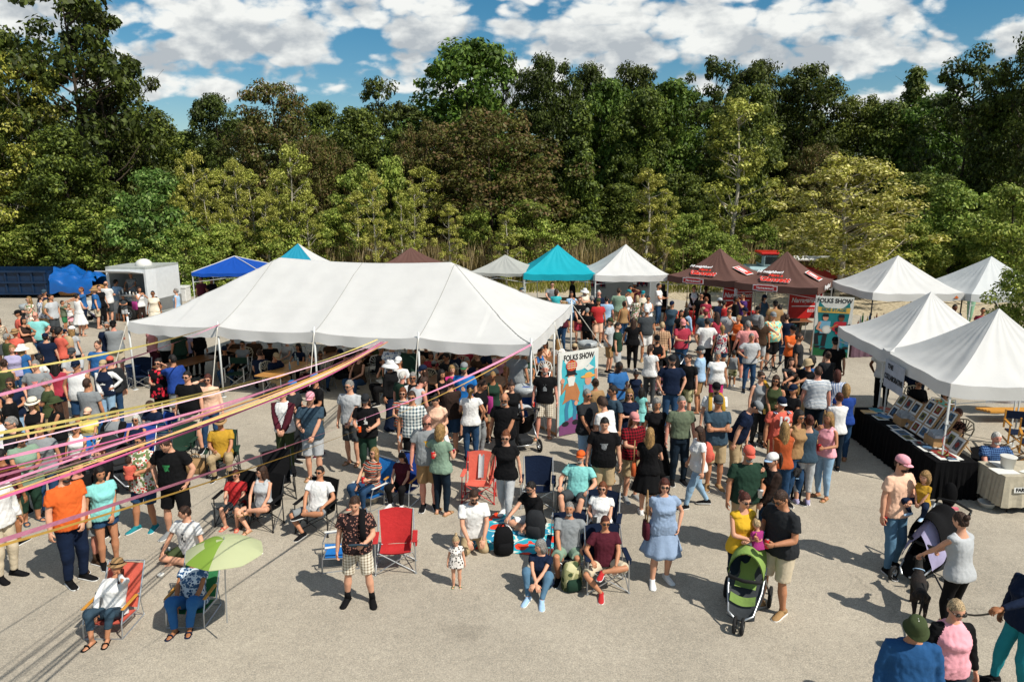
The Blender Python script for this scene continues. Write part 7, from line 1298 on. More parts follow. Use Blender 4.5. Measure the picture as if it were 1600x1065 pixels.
330,433,1.76,60|down stand|man|tee black|pants black|short dark||sneakers black|brown||man in black under the royal blue canopy|b20
54,487,1.80,10|hip/clasp stand|heavy man|polo aqua|jeans denim|ring bald|shades|sneakers black|pink||man in aqua polo and jeans with hand on hip|b21
36,495,1.68,60|drink/fold stand|woman|tank dark brown|skirt beige|bob dark||sneakers black|tan||woman in dark brown tank top with hand at face|b22
27,484,1.76,-50|down stand|man|tee coral|pants black|short dark|cap black|sneakers black|tan||man in black cap and orange top near trash barrel|b23
22,514,1.62,0|down stand|woman|tee coral|skirt coral|short brown|fedora tan/black+shades|sandals tan|tan||woman in straw hat and coral top, left side|b24
-4,495,1.68,60|down stand|woman|vest leopard|skirt dark grey|long brown||sandals tan|tan||woman in spotted sleeveless top at the left edge|b25
92,511,1.76,150|hold stand|man|tee coral|pants charcoal|curly dark||sneakers black|tan||person in coral top among hats near the grey cap|b26
112,509,1.68,160|down stand|woman|tee light grey|pants navy|long blond|cap white|sneakers black|fair||woman in white cap with tan backpack seen from behind|b27
101,514,1.1,160|down carried|boy|tee coral|shorts navy|short dark|cap navy|sneakers navy|fair||child in coral shirt carried on a shoulder|b28
84,509,1.74,120|down stand|man|tee black|pants black|short dark||sneakers black|brown||dark-clothed man left of the carried coral child|b29
18,538,1.66,30|down stand|woman|tee lavender|jeans denim|bob blond||sneakers black|fair||blonde in lavender top at the left behind the ribbons|b30
33,537,1.64,170|down stand|woman|tee blue|shorts crimson|long blond|floppy white|sneakers white|fair||blonde in floppy white hat and blue top from behind|b31
62,553,1.60,150|down stand|woman|tee white|pants dark brown|long dark||sneakers black|tan||dark-haired woman in white behind the printed grey t-shirt|b32
166,502,1.78,10|down stand|man|tee navy|pants black|short grey|shades+whitebeard|sneakers black|tan||grey-bearded man in navy beside the black cap|b33
176,500,1.84,-165|fold stand|heavy man|tee grey|shorts beige|short dark|cap black|sneakers black|pink||large man in black cap and grey t-shirt from behind|b34
237,504,1.66,170|down stand|woman|tee salmon|pants maroon|short brown||sneakers black|tan||woman in salmon top half hidden by tent edge|b35
255,499,1.80,175|down stand|heavy man|tee white|pants black|short dark||sneakers black|tan||man in white t-shirt under left end of tent|b36
288,510,1.58,170|down stand|boy|tee lavender|pants black|short brown||sneakers black|fair||youngster in pale lavender shirt beyond the tent table|b37
305,500,1.76,170|down stand|man|long black|pants black|short dark||sneakers black|tan||person in black standing beyond the tent table|b38
277,508,1.72,-120|down stand|man|tee dark green|pants dark green|short brown||sneakers black|tan||person in dark green beyond the tent table|b39
266,541,1.40,20|table/chin sit 10 8|boy|tee tiedye|shorts navy|short auburn||sneakers black|tan||boy in tie-dye shirt leaning on the brown tent table|b40
433,552,1.76,60|table sit 12 20|man|tee navy|pants khaki|short brown|cap khaki|sneakers black|tan||man in khaki cap and navy t-shirt at laminate tent table|t1
486,549,1.72,-80|chin/table sit 8|woman|vest black|pants maroon|short dark|shades|sneakers black|fair||woman in black with chin on hand at laminate tent table|t2
465,536,1.68,-20|table sit 6|woman|tee navy|pants black|long dark||sneakers black|tan||woman in navy behind the laminate tent table|t3
421,530,1.74,10|lap sit|man|tee black|pants black|short dark|cap black|sneakers black|tan||man in black cap seated under the tent, left middle|t4
378,532,1.66,0|lap sit|heavy woman|tee grey|pants black|short dark|shades|sneakers black|tan||woman in grey top seated above the green director chair|t5
395,522,1.74,0|down sit|man|polo brown|pants charcoal|short dark||sneakers black|tan||man in brown shirt in the tent's shade, left|t6
515,527,1.70,40|table sit 6|woman|tee brown|skirt brown|short brown||sneakers black|tan||woman in brown beyond the second tent pole|t7
553,533,1.76,10|table sit|man|tee charcoal|pants black|short brown||sneakers black|tan||man in charcoal at a table deep under the tent centre|t8
576,528,1.70,-60|table sit|woman|tee maroon|pants black|bob dark||sneakers black|tan||woman in maroon deep under the tent centre|t9
612,531,1.78,170|down stand|man|tee blue print|shorts dark green|short dark||sneakers black|tan||man in dark print standing under tent by floppy hat|t10
640,533,1.80,165|down stand|man|tee dark green|jeans charcoal|short dark||sneakers black|tan||man in dark green standing under the tent, right half|t11
652,542,1.70,30|table sit 8|man|polo brown plaid|pants charcoal|short brown||sneakers black|tan||seated man in brown plaid under tent, right half|t12
673,549,1.66,0|phone sit|woman|tee crimson|pants black|bob brown||sneakers black|tan||woman in crimson sipping a drink under the tent|t13
678,563,1.5,160|table sit|boy|tee charcoal|shorts grey|short dark|cap grey|sneakers black|tan||youngster in grey cap seated with back to camera under tent|t14
697,551,1.78,-60|table sit|man|tee charcoal|pants black|short dark|shades|sneakers black|tan||man in sunglasses and charcoal facing left under tent|t15
730,558,1.76,20|clasp sit|heavy man|tee navy|pants black|short grey||sneakers black|tan||grey-haired man in navy behind the bright blue t-shirt|t16
726,536,1.74,170|table sit|man|polo crimson|pants maroon|short brown||sneakers black|tan||man in crimson shirt under far edge of the tent|t17
758,540,1.76,-120|down sit|man|long navy|pants navy|short dark||sneakers black|tan||man in navy under the tent's far right part|t18
779,545,1.70,10|table sit|woman|tee pink|pants brown|short brown||sneakers black|tan||woman in pink leaning on far right tent table|t19
789,572,1.66,-90|table/table sit 16 10|woman|tank tiny floral|pants peach|long blond||sneakers white|tan||blonde in flowered top leaning on tent table, right end|t20
808,541,1.80,160|down stand|man|tee grey|pants grey|short dark||sneakers black|tan||man in grey standing beneath the right end of the tent|t21
845,543,1.68,40|table sit 8|heavy woman|tank blue|shorts navy|short brown||sneakers black|tan||woman in blue seated just right of the tent|t22
852,532,1.68,-30|drink sit|woman|tank peach|skirt white|bob brown||sandals tan|tan||woman in peach top seated right of the tent side|t23
872,529,1.72,165|down sit|woman|long white|pants white|long blond||sneakers white|fair||long-haired blonde in white from behind, above tartan figure banner|t24
898,536,1.76,175|down sit|man|tee army|shorts khaki|short brown|cap khaki|sneakers black|fair||man in khaki cap and army green shirt from behind, above banner|t25
1412,478,1.74,40|lap sit|woman|long black|pants black|short dark||sneakers black|tan||woman in black seated beneath the far white canopy|d1
1436,479,1.66,-60|lap sit|man|tee charcoal|pants black|short dark||sneakers black|tan||dark-haired person right of the woman in black, far canopy|d2
1493,475,1.76,-10|down stand|man|long navy|pants black|short dark||sneakers black|brown||man in navy between the two far canopies|d3
1537,480,1.70,-30|down stand|woman|tee crimson|pants black|short dark||sneakers black|tan||person in crimson under the farthest right canopy|d4
1478,607,1.62,-30|lap sit|heavy woman|tee hawaiian|pants dark green|curly brown||sneakers black|tan||person in green printed shirt seated behind the striped-top woman|d5
'''
def spawn(line):
    f = line.split('|'); a = f[0].split(','); L = dict(zip(('pose', 'who', 'top', 'bot', 'hair', 'hat', 'shoes', 'skin', 'extra', 'lab', 'key'), f[1:]))
    return person(float(a[0]), float(a[1]), float(a[2]), float(a[3]), **L)
CLOTH['hot'] = 'C81C6B'; CLOTH['washed blue'] = '8096B4'; CLOTH['denim blue'] = '174A80'
for ln in CROWD.strip().split('\n'): spawn(ln)
# people of whom only glimpses show
rq = random.Random(11)
TC = ['black', 'charcoal', 'navy', 'grey', 'white', 'brown', 'dark green', 'maroon', 'blue', 'light grey', 'slate', 'olive', 'tan', 'crimson']
def anon(pts, lab, grp, poses, hs=(1.62, 1.8)):
    for i, (px, py) in enumerate(pts):
        w = rq.choice(('man', 'woman')); person(px, py, rq.uniform(*hs), rq.choice((-60, -30, 0, 20, 60, 150, 180, 200)), rq.choice(poses), w, ('tee ' if w == 'man' else rq.choice(('tee ', 'tank ')))+rq.choice(TC), rq.choice(('jeans denim', 'shorts khaki', 'pants black')), rq.choice(('short dark', 'short brown', 'short grey') if w == 'man' else ('long brown', 'bob dark', 'pony blond', 'bun brown')), rq.choice(('', '', 'shades', 'cap navy')), skin=rq.choice(('fair', 'tan', 'tan', 'mid')), lab=lab, group=grp, key='a%s%d' % (grp[-1], i))
anon([(405, 545), (447, 527), (500, 548), (532, 545), (560, 550), (596, 540), (602, 560), (628, 550), (664, 536), (690, 536), (712, 545), (745, 548), (765, 560), (800, 556), (820, 552), (535, 528), (590, 527), (350, 540), (362, 524), (825, 535)], 'person seated in the dark shade under the big tent, only partly visible', 'people glimpsed in the tent shade', ['table sit 6', 'lap/chin sit 4', 'table/lap sit'])
anon([(880, 470), (918, 480), (975, 470), (1050, 470), (1120, 487), (1165, 480), (1175, 520), (1195, 460), (1230, 490), (1250, 520)], 'person glimpsed between others at the back of the crowd by the canopies', 'people glimpsed in the back crowd', ['down stand', 'phone/down stand', 'cup/hip relax'])
anon([(5, 560), (70, 590), (135, 590), (15, 650), (70, 520), (10, 520), (0, 700), (60, 660)], 'person glimpsed between others in the left crowd beside the tent', 'people glimpsed in the left crowd', ['down stand', 'phone/down stand', 'fold stand'])
anon([(1240, 600), (1250, 640), (930, 590), (735, 600), (660, 570), (770, 580)], 'person glimpsed between others in the central crowd', 'people glimpsed in the central crowd', ['down stand', 'phone/down stand', 'cup/pocket stand'])
# people whose heads the canopies hide
person(0, 0, 1.78, 150, 'pocket stand', 'man', 'tee white', 'pants black', 'short dark', '', 'sneakers black', 'brown', '', 'man in white t-shirt and black trousers under the near canopy edge', at=tuple(P(1374, 640)), key='h1')
person(0, 0, 1.78, -20, 'down stand', 'man', 'long navy', 'pants navy', 'short dark', '', 'sneakers black', 'tan', '', 'man in navy trousers standing behind the near canopy valance', at=tuple(P(1425, 652)), key='h2')
person(0, 0, 1.70, 0, 'table stand 4', 'woman', 'tee grey', 'pants black', 'short dark', '', 'sneakers black', 'tan', '', 'vendor in grey shirt inside the food trailer hatch', at=tuple(Vector((A_.x, A_.y, .40))+(B_-A_)*.45+(E_-A_)*.30)[:2]+(.40,), key='vendor')
# children carried
def carry(k, dx, dz, h, yaw, **kw):
    b = PEOPLE[k]; p = b['W'](b['J']['T']((dx, -.26, 1.0+dz))); person(0, 0, h, yaw, at=(p.x, p.y, p.z), **kw)
carry('s2', .10, -.36, .78, 190, pose='hold carried 10 20', who='girl', top='tee magenta', bot='shorts white', hair='short fairblond', shoes='barefoot', lab='blond baby in magenta shirt held by the woman in yellow', key='baby1')
carry('r1', .17, -.33, .98, -60, pose='clasp carried', who='girl', top='tee mustard', bot='jeans navy', hair='curly blond', shoes='sneakers light blue', lab='curly blond girl in mustard shirt carried by pink-capped man', key='baby2')
carry('l19', -.05, -.30, .74, 190, pose='hold carried', who='boy', top='tee coral', bot='shorts coral', hair='short brown', shoes='barefoot', lab='baby in coral held by the woman in flowered tunic', key='baby3')
# ================================================================= chairs under people and empty ones
def sit(key, kind, label, dy=0.0, group='portable chairs of the audience'):
    b = PEOPLE[key]; p = b['loc']; y = b['yaw']; return chair(kind, (p.x-math.sin(y)*dy, p.y+math.cos(y)*dy, 0), y, label, group)
for k, kd, lb in (('f1', 'orangebeach', 'low orange beach chair under the woman in straw hat'), ('f2', 'greenbeach', 'low green beach chair beneath the green umbrella'), ('f4', 'black', 'black camp chair holding the boy in red t-shirt'), ('f5', 'black', 'black camp chair under the woman in grey tank top'),
                  ('f6', 'black', 'black camp chair under the man in white shirt'), ('f7', 'bluebeach', 'blue beach chair under the blonde in striped top'), ('f8', 'navybeach', 'navy chair with wooden arms under the girl in maroon'), ('f14', 'navy', 'navy camp chair under the grey-bearded man in grey t-shirt'),
                  ('f15', 'navy', 'navy camp chair under the curly-haired youth'), ('f16', 'navy', 'navy camp chair under the copper-haired woman'), ('f18', 'tealcamp', 'slate blue camp chair under the orange-capped man'), ('l14', 'bluebeach', 'bright blue chair behind woman in yellow shirt'),
                  ('l15', 'navybeach', 'royal blue chair under the reclining raglan man'), ('l16', 'navybeach', 'royal blue chair under the white-haired woman in tank top'), ('l17', 'navybeach', 'royal blue chair under the seated man in navy'), ('l18', 'bluebeach', 'blue chair under woman in white tank top'), ('l30', 'green', 'dark green camp chair under the man in mustard shirt'),
                  ('r7', 'fan', 'beige folding chair behind the black draped table'), ('r8', 'black', 'black chair under the white-bearded vendor'), ('r9', 'fan', 'beige folding chair under the phone-reading vendor'), ('d5', 'bluebeach', 'blue chair under the person in green print')): sit(k, kd, lb)
for i in list(range(1, 10))+[12, 13, 14, 15, 16, 17, 18, 19, 20, 22, 23, 24, 25]:
    sit('t%d' % i, 'fan' if i % 3 else 'fanwhite', 'beige fan-backed folding chair with someone seated, in or beside the big tent', group='occupied folding chairs of the big tent')
for k in ('d1', 'd2'): sit(k, 'fan', 'folding chair with someone seated beneath the far white canopy', group='occupied chairs of the far canopy')
EC = [('redgrey', 750, 778, -6, 'empty red and grey camp chair with red legs'), ('red', 620, 884, 6, 'empty bright red camp chair behind the tablet man'), ('navy', 840, 787, -4, 'empty navy camp chair with lettered back'), ('black', 436, 775, 20, 'empty black camp chair behind the white-shirted man'), ('green', 286, 722, 4, 'empty dark green camp chair left of mustard shirt'),
      ('striped', 262, 706, 178, 'tall blue and turquoise striped chair seen from behind'), ('bluebeach', 533, 880, -75, 'white-armed blue lawn chair half hidden by the tablet man'), ('navy', 222, 604, 10, 'dark navy camp chair at the left corner pole of the tent'), ('dgreen', 372, 606, 2, 'green director chair at the front of the tent'), ('dnavy', 1590, 705, -20, 'navy director chair with yellow wood frame, behind white-bearded man'), ('dnavy', 1612, 722, -30, 'second navy director chair cut by the right edge'), ('fan', 352, 596, 200, 'empty folding chair left of the green director chair'),
      ('fanwhite', 427, 612, 75, 'pale folding chair at near corner of laminate table'), ('fan', 512, 606, -150, 'pale folding chair behind the blue trucker caps'), ('fan', 545, 566, 180, 'fan-backed chair deep in tent, by second pole'), ('fanwhite', 588, 596, 200, 'empty folding chair left of floppy hat woman'), ('fanwhite', 603, 618, -60, 'tilted white folding chair with orange bag near floppy hat'), ('fan', 644, 574, 180, 'fan-backed chair seen through tent centre right'),
      ('fan', 724, 566, 180, 'fan-backed chair behind the grey-haired man'), ('fan', 773, 588, 170, 'fan-backed chair left of the flowered top blonde'), ('fanwhite', 812, 628, -60, 'white folding chair at right tent corner, nearest'), ('fanwhite', 845, 614, -30, 'white folding chair outside the right tent corner'), ('fan', 800, 572, 190, 'fan-backed chair behind the flowered top blonde'), ('fan', 862, 590, 20, 'folding chair right of the tent side'), ('fan', 682, 606, -140, 'folding chair beside the bending man')]
for kd, px, py, yw, lb in EC: chair(kd, P(px, py), math.radians(yw), lb, 'portable chairs of the audience')
for n_, (px, py) in enumerate(((470, 541), (590, 556), (630, 566), (662, 586), (700, 572), (745, 580), (540, 548), (820, 560))): chair('fan', P(px, py+16), math.radians(40*n_), 'empty beige folding chair in the shade of the big tent', 'unoccupied folding chairs deep in the tent shade')
# tables
table(P(306, 561, .74), math.radians(62), 2.4, .76, 'brown laminate table at the left end of the tent'); table(P(447, 576, .74), math.radians(70), 1.8, .76, 'yellow-brown laminate table with water bottles', top=mat('oak laminate', 'A9793F', .4, var=.15, vscale=5))
for (px, py, yw, lb) in ((520, 556, 75, 'table deep in the tent by the second pole'), (588, 545, 80, 'table deep in the tent centre'), (655, 572, 70, 'table beneath the tent right of third pole'), (700, 586, 70, 'table beneath tent behind hot pink top'), (765, 600, 70, 'laminate table beside the flowered-top blonde'), (760, 560, 80, 'far table beneath right part of tent'), (860, 560, 60, 'table just outside the right tent side'), (365, 545, 75, 'far table beneath left part of tent')): table(P(px, py, .74), math.radians(yw), 1.8, .76, lb)
for (px, py, L_, lb) in ((870, 466, 2.4, 'vendor table under the turquoise canopy'), (1010, 480, 2.2, 'vendor table under the white canopy'), (1105, 480, 1.8, 'serving table under the left brown canopy'), (1225, 500, 2.0, 'serving table under the right brown canopy')): table(P(px, py, .74), .05, L_, .7, lb)
def bottle(p, label, c=None, h=.2, nm='water_bottle', cat='bottle', grp='bottles and cups'):
    t = thing(nm, label, cat, p, 0, grp); g = G(); g.lathe([(.028, 0), (.032, .01), (.032, h*.65), (.014, h*.85), (.014, h)], 10); g.build('bottle_body', c or mat('clear bottle plastic', 'A9C4CC', .1, trans=.4), t, True); g = G(); g.lathe([(.017, h), (.017, h+.02)], 8); g.build('cap', PLW, t); return t
for i, (px, py, lb) in enumerate(((453, 574, 'water bottle nearest on laminate table'), (466, 567, 'water bottle with blue label on laminate table'), (462, 560, 'farther water bottle on laminate table'))): bottle(P(px, py+3, .74), lb)
p_ = P(267, 878); bottle(p_, 'clear water bottle on asphalt beside cross-legged young man', h=.24); bottle(P(341, 735), 'dark flask standing right of the mustard shirt man', BLK, .30)
g = G(); g.lathe([(.035, 0), (.05, .06), (.05, .062), (.033, .01)], 12); o = g.build('paper_bowl', PAPER, None, True); o.location = P(252, 902); tag(o, 'small white paper bowl lying on the asphalt', 'bowl')
# black draped tables with prints
BLKC = mat('black drape', '0B0B0D', .9, bump=.5, bscale=8, var=.2, spec=.1)
qa, qb = P(1336, 636, .75), P(1463, 722, .75); dv = (qb-qa).normalized(); nv_ = Vector((-dv.y, dv.x, 0)); Ltot = (qb-qa).length; yawt = math.atan2(dv.y, dv.x)
if nv_.x < 0: nv_ = -nv_
def draped(c, yaw, L, W_, label, m, h=.75, floor=.02):
    t = thing('draped_table', label, 'table', (c.x, c.y, 0), yaw, 'tables of the right hand stalls'); g = G(); g.box((0, 0, h-.02), (L, W_, .03)); g.build('tabletop', WOOD, t); g = G(); n = 96; V = []
    for lv in range(5):
        f = lv/4
        for i in range(n):
            a = 4*i/n; s = int(a); q = a-s; cx_, cy_ = [(-1+2*q, -1), (1, -1+2*q), (1-2*q, 1), (-1, 1-2*q)][s]; o_ = 1+.0*f; w = .022*f*math.sin(i*1.9)+.015*f*math.sin(i*.7); V.append((cx_*(L/2+.008)+(w+.03*f)*cx_*(abs(cx_) == 1), cy_*(W_/2+.008)+(w+.03*f)*cy_*(abs(cy_) == 1), (h+.004)*(1-f)+floor*f))
    F = [(l*n+i, l*n+(i+1) % n, (l+1)*n+(i+1) % n, (l+1)*n+i) for l in range(4) for i in range(n)]+[tuple(range(n))[::-1]]; g.add(V, [q[::-1] for q in F]); g.build('tablecloth', m, t, False)
    for sx in (-1, 1):
        g = G(); g.tube([(sx*(L/2-.2), -W_/2+.1, 0), (sx*(L/2-.2), -W_/2+.1, h-.04)], .014, 6); g.tube([(sx*(L/2-.2), W_/2-.1, 0), (sx*(L/2-.2), W_/2-.1, h-.04)], .014, 6); g.build('leg_frame', DSTEEL, t)
    return t
nT = 3
for i in range(nT):
    c = qa+dv*(Ltot*(i+.5)/nT)+nv_*.39; draped(c, yawt, Ltot/nT-.01, .76, ('black draped table farthest back, with open books', 'black draped table in the middle, with print bins', 'black draped table nearest, with display boards')[i], BLKC)
KR = mat('kraft board', 'A9855A', .8, var=.1); PRN = [mat('print ink %d' % i, h, .8, var=.5, vscale=30) for i, h in enumerate(('2F3338', '7A2A22', '3A5A78', '6B6A3A', '50585C'))]
def onT(a, b, z=.762): p = qa+dv*a+nv_*b; return Vector((p.x, p.y, z))
def print_sheet(p, M, w, h, label, i, grp='prints on the black draped tables'):
    t = thing('art_print', label, 'print', p, 0, grp); g = G(); g.box((0, 0, 0), (w, h, .006), 0, M); g.build('mat_board', PAPER, t); g = G(); g.box((0, 0, .004), (w*.68, h*.68, .004), 0, M)
    g.build('image', PRN[i % 5], t); g = G(); rr = random.Random(i); V = disc(0, 0, w*.2, h*.22, 9, rr.random()*3); flat_poly(g, [(x*(.7+rr.random()*.6), y*(.7+rr.random()*.6)) for x, y in V], 0, .0095, M); g.build('motif', PRN[(i+2) % 5], t)
k = 0
for b_i, (a, b, cols, rows, hh) in enumerate(((1.75, .42, 3, 2, .62), (3.05, .42, 2, 3, .78), (3.62, .50, 2, 3, .74), (4.35, .55, 1, 1, .42), (4.75, .56, 1, 1, .36))):
    a *= Ltot/5.5; p = onT(a, b); ax = dv; tilt = math.radians(62); up = (nv_*math.cos(tilt)+Vector((0, 0, 1))*math.sin(tilt)); W_ = .30*cols+.04
    M = frame(Vector((0, 0, 0)), ax, up); t = thing('print_display', ('grey-framed board of prints behind open books', 'tall kraft board with two columns of prints', 'kraft board of prints right beside the tall one', 'single framed print on easel, nearest but one', 'single framed print on easel at the near pole')[b_i], 'display board', p, 0, 'easel boards on the draped tables'); g = G(); g.box((0, hh/2, -.012), (W_, hh, .015), 0, M); g.build('board', KR, t); g = G(); bp_ = M@Vector((0, hh*.8, -.02)); g.tube([bp_, (bp_.x+nv_.x*.22, bp_.y+nv_.y*.22, 0)], .012, 5); g.build('easel_leg', WOOD, t)
    for r_ in range(rows):
        for c_ in range(cols):
            o_ = M@Vector(((c_-(cols-1)/2)*.30, hh*(r_+.5)/rows, .004)); print_sheet(p+o_, M, .25, min(hh/rows*.92, .32), 'matted print on an easel board of the draped tables', k, 'matted prints on easel boards'); k += 1
for i, (a, b, w, h) in enumerate(((2.35, .2, .30, .22), (2.6, .55, .30, .22), (2.9, .18, .40, .30), (3.4, .14, .32, .24), (3.9, .2, .32, .22), (4.3, .24, .46, .36), (4.85, .35, .62, .44), (5.2, .36, .3, .2), (1.3, .2, .34, .24), (1.0, .5, .34, .24))): print_sheet(onT(a*Ltot/5.5, b, .766), frame(Vector((0, 0, 0)), dv.xyz, nv_), w, h, 'flat sheet lying on the black draped tables', i, 'flat sheets on the draped tables')
for i, (a, b, c_) in enumerate(((.35, .35, '1E7C8C'), (.6, .6, 'A9653A'), (.85, .3, '2A6A9C'), (.2, .6, '8C3A2A'), (.95, .62, '2F8C9C'), (.5, .12, 'C0A070'))):
    t = thing('picture_book', 'large colourful book or box lid on the far draped table', 'book', onT(a*Ltot/5.5*1.4, b, .764), yawt+.3*i, 'books on the far draped table'); g = G(); g.box((0, 0, .012), (.30, .22, .022), bev=.004); g.build('cover', mat('cover '+c_, c_, .5, var=.3, vscale=14), t); g = G(); g.box((.01, 0, .012), (.286, .224, .014)); g.build('pages', PAPER, t)
for i, (a, b) in enumerate(((2.0, .5), (2.25, .62), (4.0, .5))):
    t = thing('print_bin', ('bin of sleeved prints farther back', 'bin of sleeved prints beside the phone reader', 'low bin of sheets on nearest draped table')[i], 'bin', onT(a*Ltot/5.5, b), yawt, 'print bins'); g = G()
    for s in (-1, 1): g.box((s*.17, 0, .09), (.012, .3, .18)); g.box((0, s*.15, .09), (.34, .012, .18))
    g.box((0, 0, .008), (.34, .3, .012)); g.build('bin', KR, t); g = G()
    for j in range(7): g.box((-.13+.04*j, 0, .15), (.006, .27, .26), 0, Matrix.Rotation(.25, 4, 'Y'))
    g.build('sleeved_prints', mat('sleeve plastic', 'B9BDC2', .15, var=.3, vscale=20), t)
# grey cloth table on the right
gq = P(1568, 743, .74); gt = draped(gq+Vector((1.0, .36, 0)), .04, 2.0, .72, 'table with pale linen cloth in front of the white-bearded man', mat('linen cloth', 'A79F8C', .9, bump=.4, bscale=12, var=.12, vscale=10), .74, .16)
Mg = Matrix.Translation((-.72, -.41, .50))@Matrix.Rotation(math.pi/2-.1, 4, 'X'); g = G(); g.box((0, 0, 0), (.26, .10, .006), 0, Mg); sg = g.build('sign_card', PAPER); sg.matrix_world = Matrix.Translation(gt.location)@Matrix.Rotation(.04, 4, 'Z'); tag(sg, 'white card with hand lettering pinned to the linen cloth', 'sign'); text('lettering', 'FAR', .09, INK, Mg@Matrix.Translation((-.02, 0, .006)), sg, 0, .001, bold=.004)
t = thing('plastic_bucket', 'translucent white bucket on the linen cloth table', 'bucket', gq+Vector((.30, .35, .004))); g = G(); g.lathe([(.10, 0), (.13, .22), (.14, .22), (.14, .235), (.125, .235)], 18); g.build('bucket', PLW, t, True); g = G(); g.tube([(.14*math.cos(a), .14*math.sin(a)*.3, .22-.1*math.sin(a)) for a in [math.pi*i/8 for i in range(9)]], .004, 4); g.build('handle', ALU, t)
for i, (x, y, w) in enumerate(((.05, .2, .4), (.5, .15, .34), (.8, .3, .3), (.15, .5, .3))): g = G(); g.box((0, 0, .004), (w, w*.7, .006)); o = g.build('paper_sheet', PAPER); o.location = gq+Vector((x+.1, y, .006+i*.003)); o.rotation_euler = (0, 0, i*.5); tag(o, 'loose sheet of paper spread on the linen cloth table', 'paper', 'loose sheets on the linen cloth table')
g = G(); g.lathe([(.10, 0), (.15, .11), (.155, .115), (.14, .115), (.09, .012)], 18); o = g.build('dog_bowl', PLW, None, True); o.location = P(1541, 792); tag(o, 'round white bowl on the ground by the linen cloth table', 'bowl')
t = thing('leg_weight', 'black weight bag strapped round the nearest canopy leg', 'weight', P(1481, 792)); g = G(); g.ell((0, 0, .24), (.13, .12, .25), 14, 10); g.build('bag', BLKC, t, True); g = G(); g.box((0, -.13, .03), (.2, .06, .05)); g.build('label_patch', mat('pink patch', 'C96A78'), t)
gv = P(1486, 612, 2.0); g = G(); lgx, lgy = _a2.x, _a2.y; 
g.tube([(lgx+.03+.06*math.cos(i*.9), lgy-.03+.06*math.sin(i*.9), 1.25-i*.06) for i in range(14)], (.004, .02), 5); o = g.build('red_ribbon', cloth('red')); tag(o, 'red ribbon wound round the nearest canopy leg', 'ribbon')
# tarp wall and lumber at the right edge behind the vendors
g = G(); a, b = P(1530, 650), P(1640, 650); g.grid(lambda u, v: (a.x+(b.x-a.x)*u+.12*(1-v), a.y+.1*math.sin(u*14+v*4)*.4+(b.y-a.y)*u, .35+1.35*v), 30, 16); o = g.build('tarp_wall', mat('grey plastic sheeting', '8C9096', .25, bump=1.0, bscale=3, var=.15, vscale=3, spec=.6)); tag(o, 'wrinkled grey plastic sheeting behind the white-bearded man', 'sheeting')
g = G()
for i in range(5): g.box((a.x+1.1, a.y-.15-.12*i, .25+.02*i), (2.6, .10, .05))
o = g.build('lumber_pile', WOODY); tag(o, 'yellow boards stacked below the grey plastic sheeting', 'lumber')
# far craft stall
ft = draped(P(1362, 522, .74), .1, 1.8, .7, 'craft table with painted bottles under far white canopy', mat('mauve cloth', '5C4450', .9, var=.2), .74)
CC = ('C8602A', 'D8D8D0', '3A9A4A', '8A3A8A', 'D9C23A', '2A6A9C', '5A3A2A', 'B04A5A')
for i in range(16):
    p = P(1340+i*3.6, 512-(i % 3)*4, .75); t = bottle(Vector((p.x, p.y, .75)), 'painted craft bottle on the far craft table', mat('craft '+CC[i % 8], CC[i % 8], .4), .26+.05*(i % 3), 'craft_bottle', 'bottle', 'painted bottles on the craft table')
t = thing('green_cloth', 'green translucent cloth tied around a far canopy leg', 'cloth', P(1512, 515)); g = G(); g.lathe([(.02, 1.75), (.14, 1.65), (.16, 1.2), (.10, .6), (.05, .35)], 14); g.build('cloth', mat('pale green gauze', '7FA98C', .8, bump=.6, bscale=10), t, True)
# coolers and signs at the brown canopies
def crate(p, yaw, s, c, label, nm='cooler', cat='cooler'):
    t = thing(nm, label, cat, p, yaw, 'coolers'); g = G(); g.box((0, 0, s[2]*.42), (s[0], s[1], s[2]*.84), bev=.03); g.build('body', mat('cooler '+c, c, .4), t); g = G(); g.box((0, 0, s[2]*.92), (s[0]*1.03, s[1]*1.03, s[2]*.14), bev=.02); g.build('lid', mat('cooler lid '+c, c, .4, var=.2), t); return t
crate(P(1056, 517), .1, (.8, .5, .8), 'C22A1A', 'tall red cooler left of the drinks crates'); crate(P(1086, 522), .1, (.45, .4, .95), 'A31B1B', 'stack of red drink crates behind the crimson t-shirt'); crate(P(1168, 505), 0, (.7, .45, .55), 'C01C18', 'red cooler under the brown canopies'); crate(P(1222, 528), .2, (.6, .4, .5), 'B01818', 'red cooler beside the bicycle'); crate(P(285, 470), 0, (.7, .6, .8), 'C9C9C6', 'white chest cooler beside trailer nose'); crate(P(983, 510), 0, (.6, .5, .5), 'C9A227', 'yellow chest near the white canopy table')
crate(P(180, 618), .1, (.5, .45, .55), '5A3326', 'brown wooden bin behind the raglan woman', 'wooden_bin', 'bin')
g = G(); tt = thing('chalk_sign', 'black chalkboard with white and teal scrawl below right brown canopy', 'sign', P(1232, 530)+Vector((0, -.1, 0)), .1); g.box((0, 0, .55), (.7, .03, .6)); g.build('board', INK, tt); text('lettering', 'ICE COLD\nBEER', .15, WINK, Matrix.Translation((0, -.02, .56))@Matrix.Rotation(math.pi/2, 4, 'X'), tt) if 0 else None
g = G()
for i in range(5): g.box((-.2+.1*i, -.018, .62-.05*(i % 3)), (.07, .004, .03+.02*(i % 2)))
g.build('chalk_marks', mat('teal chalk', '4FA8A8'), tt)
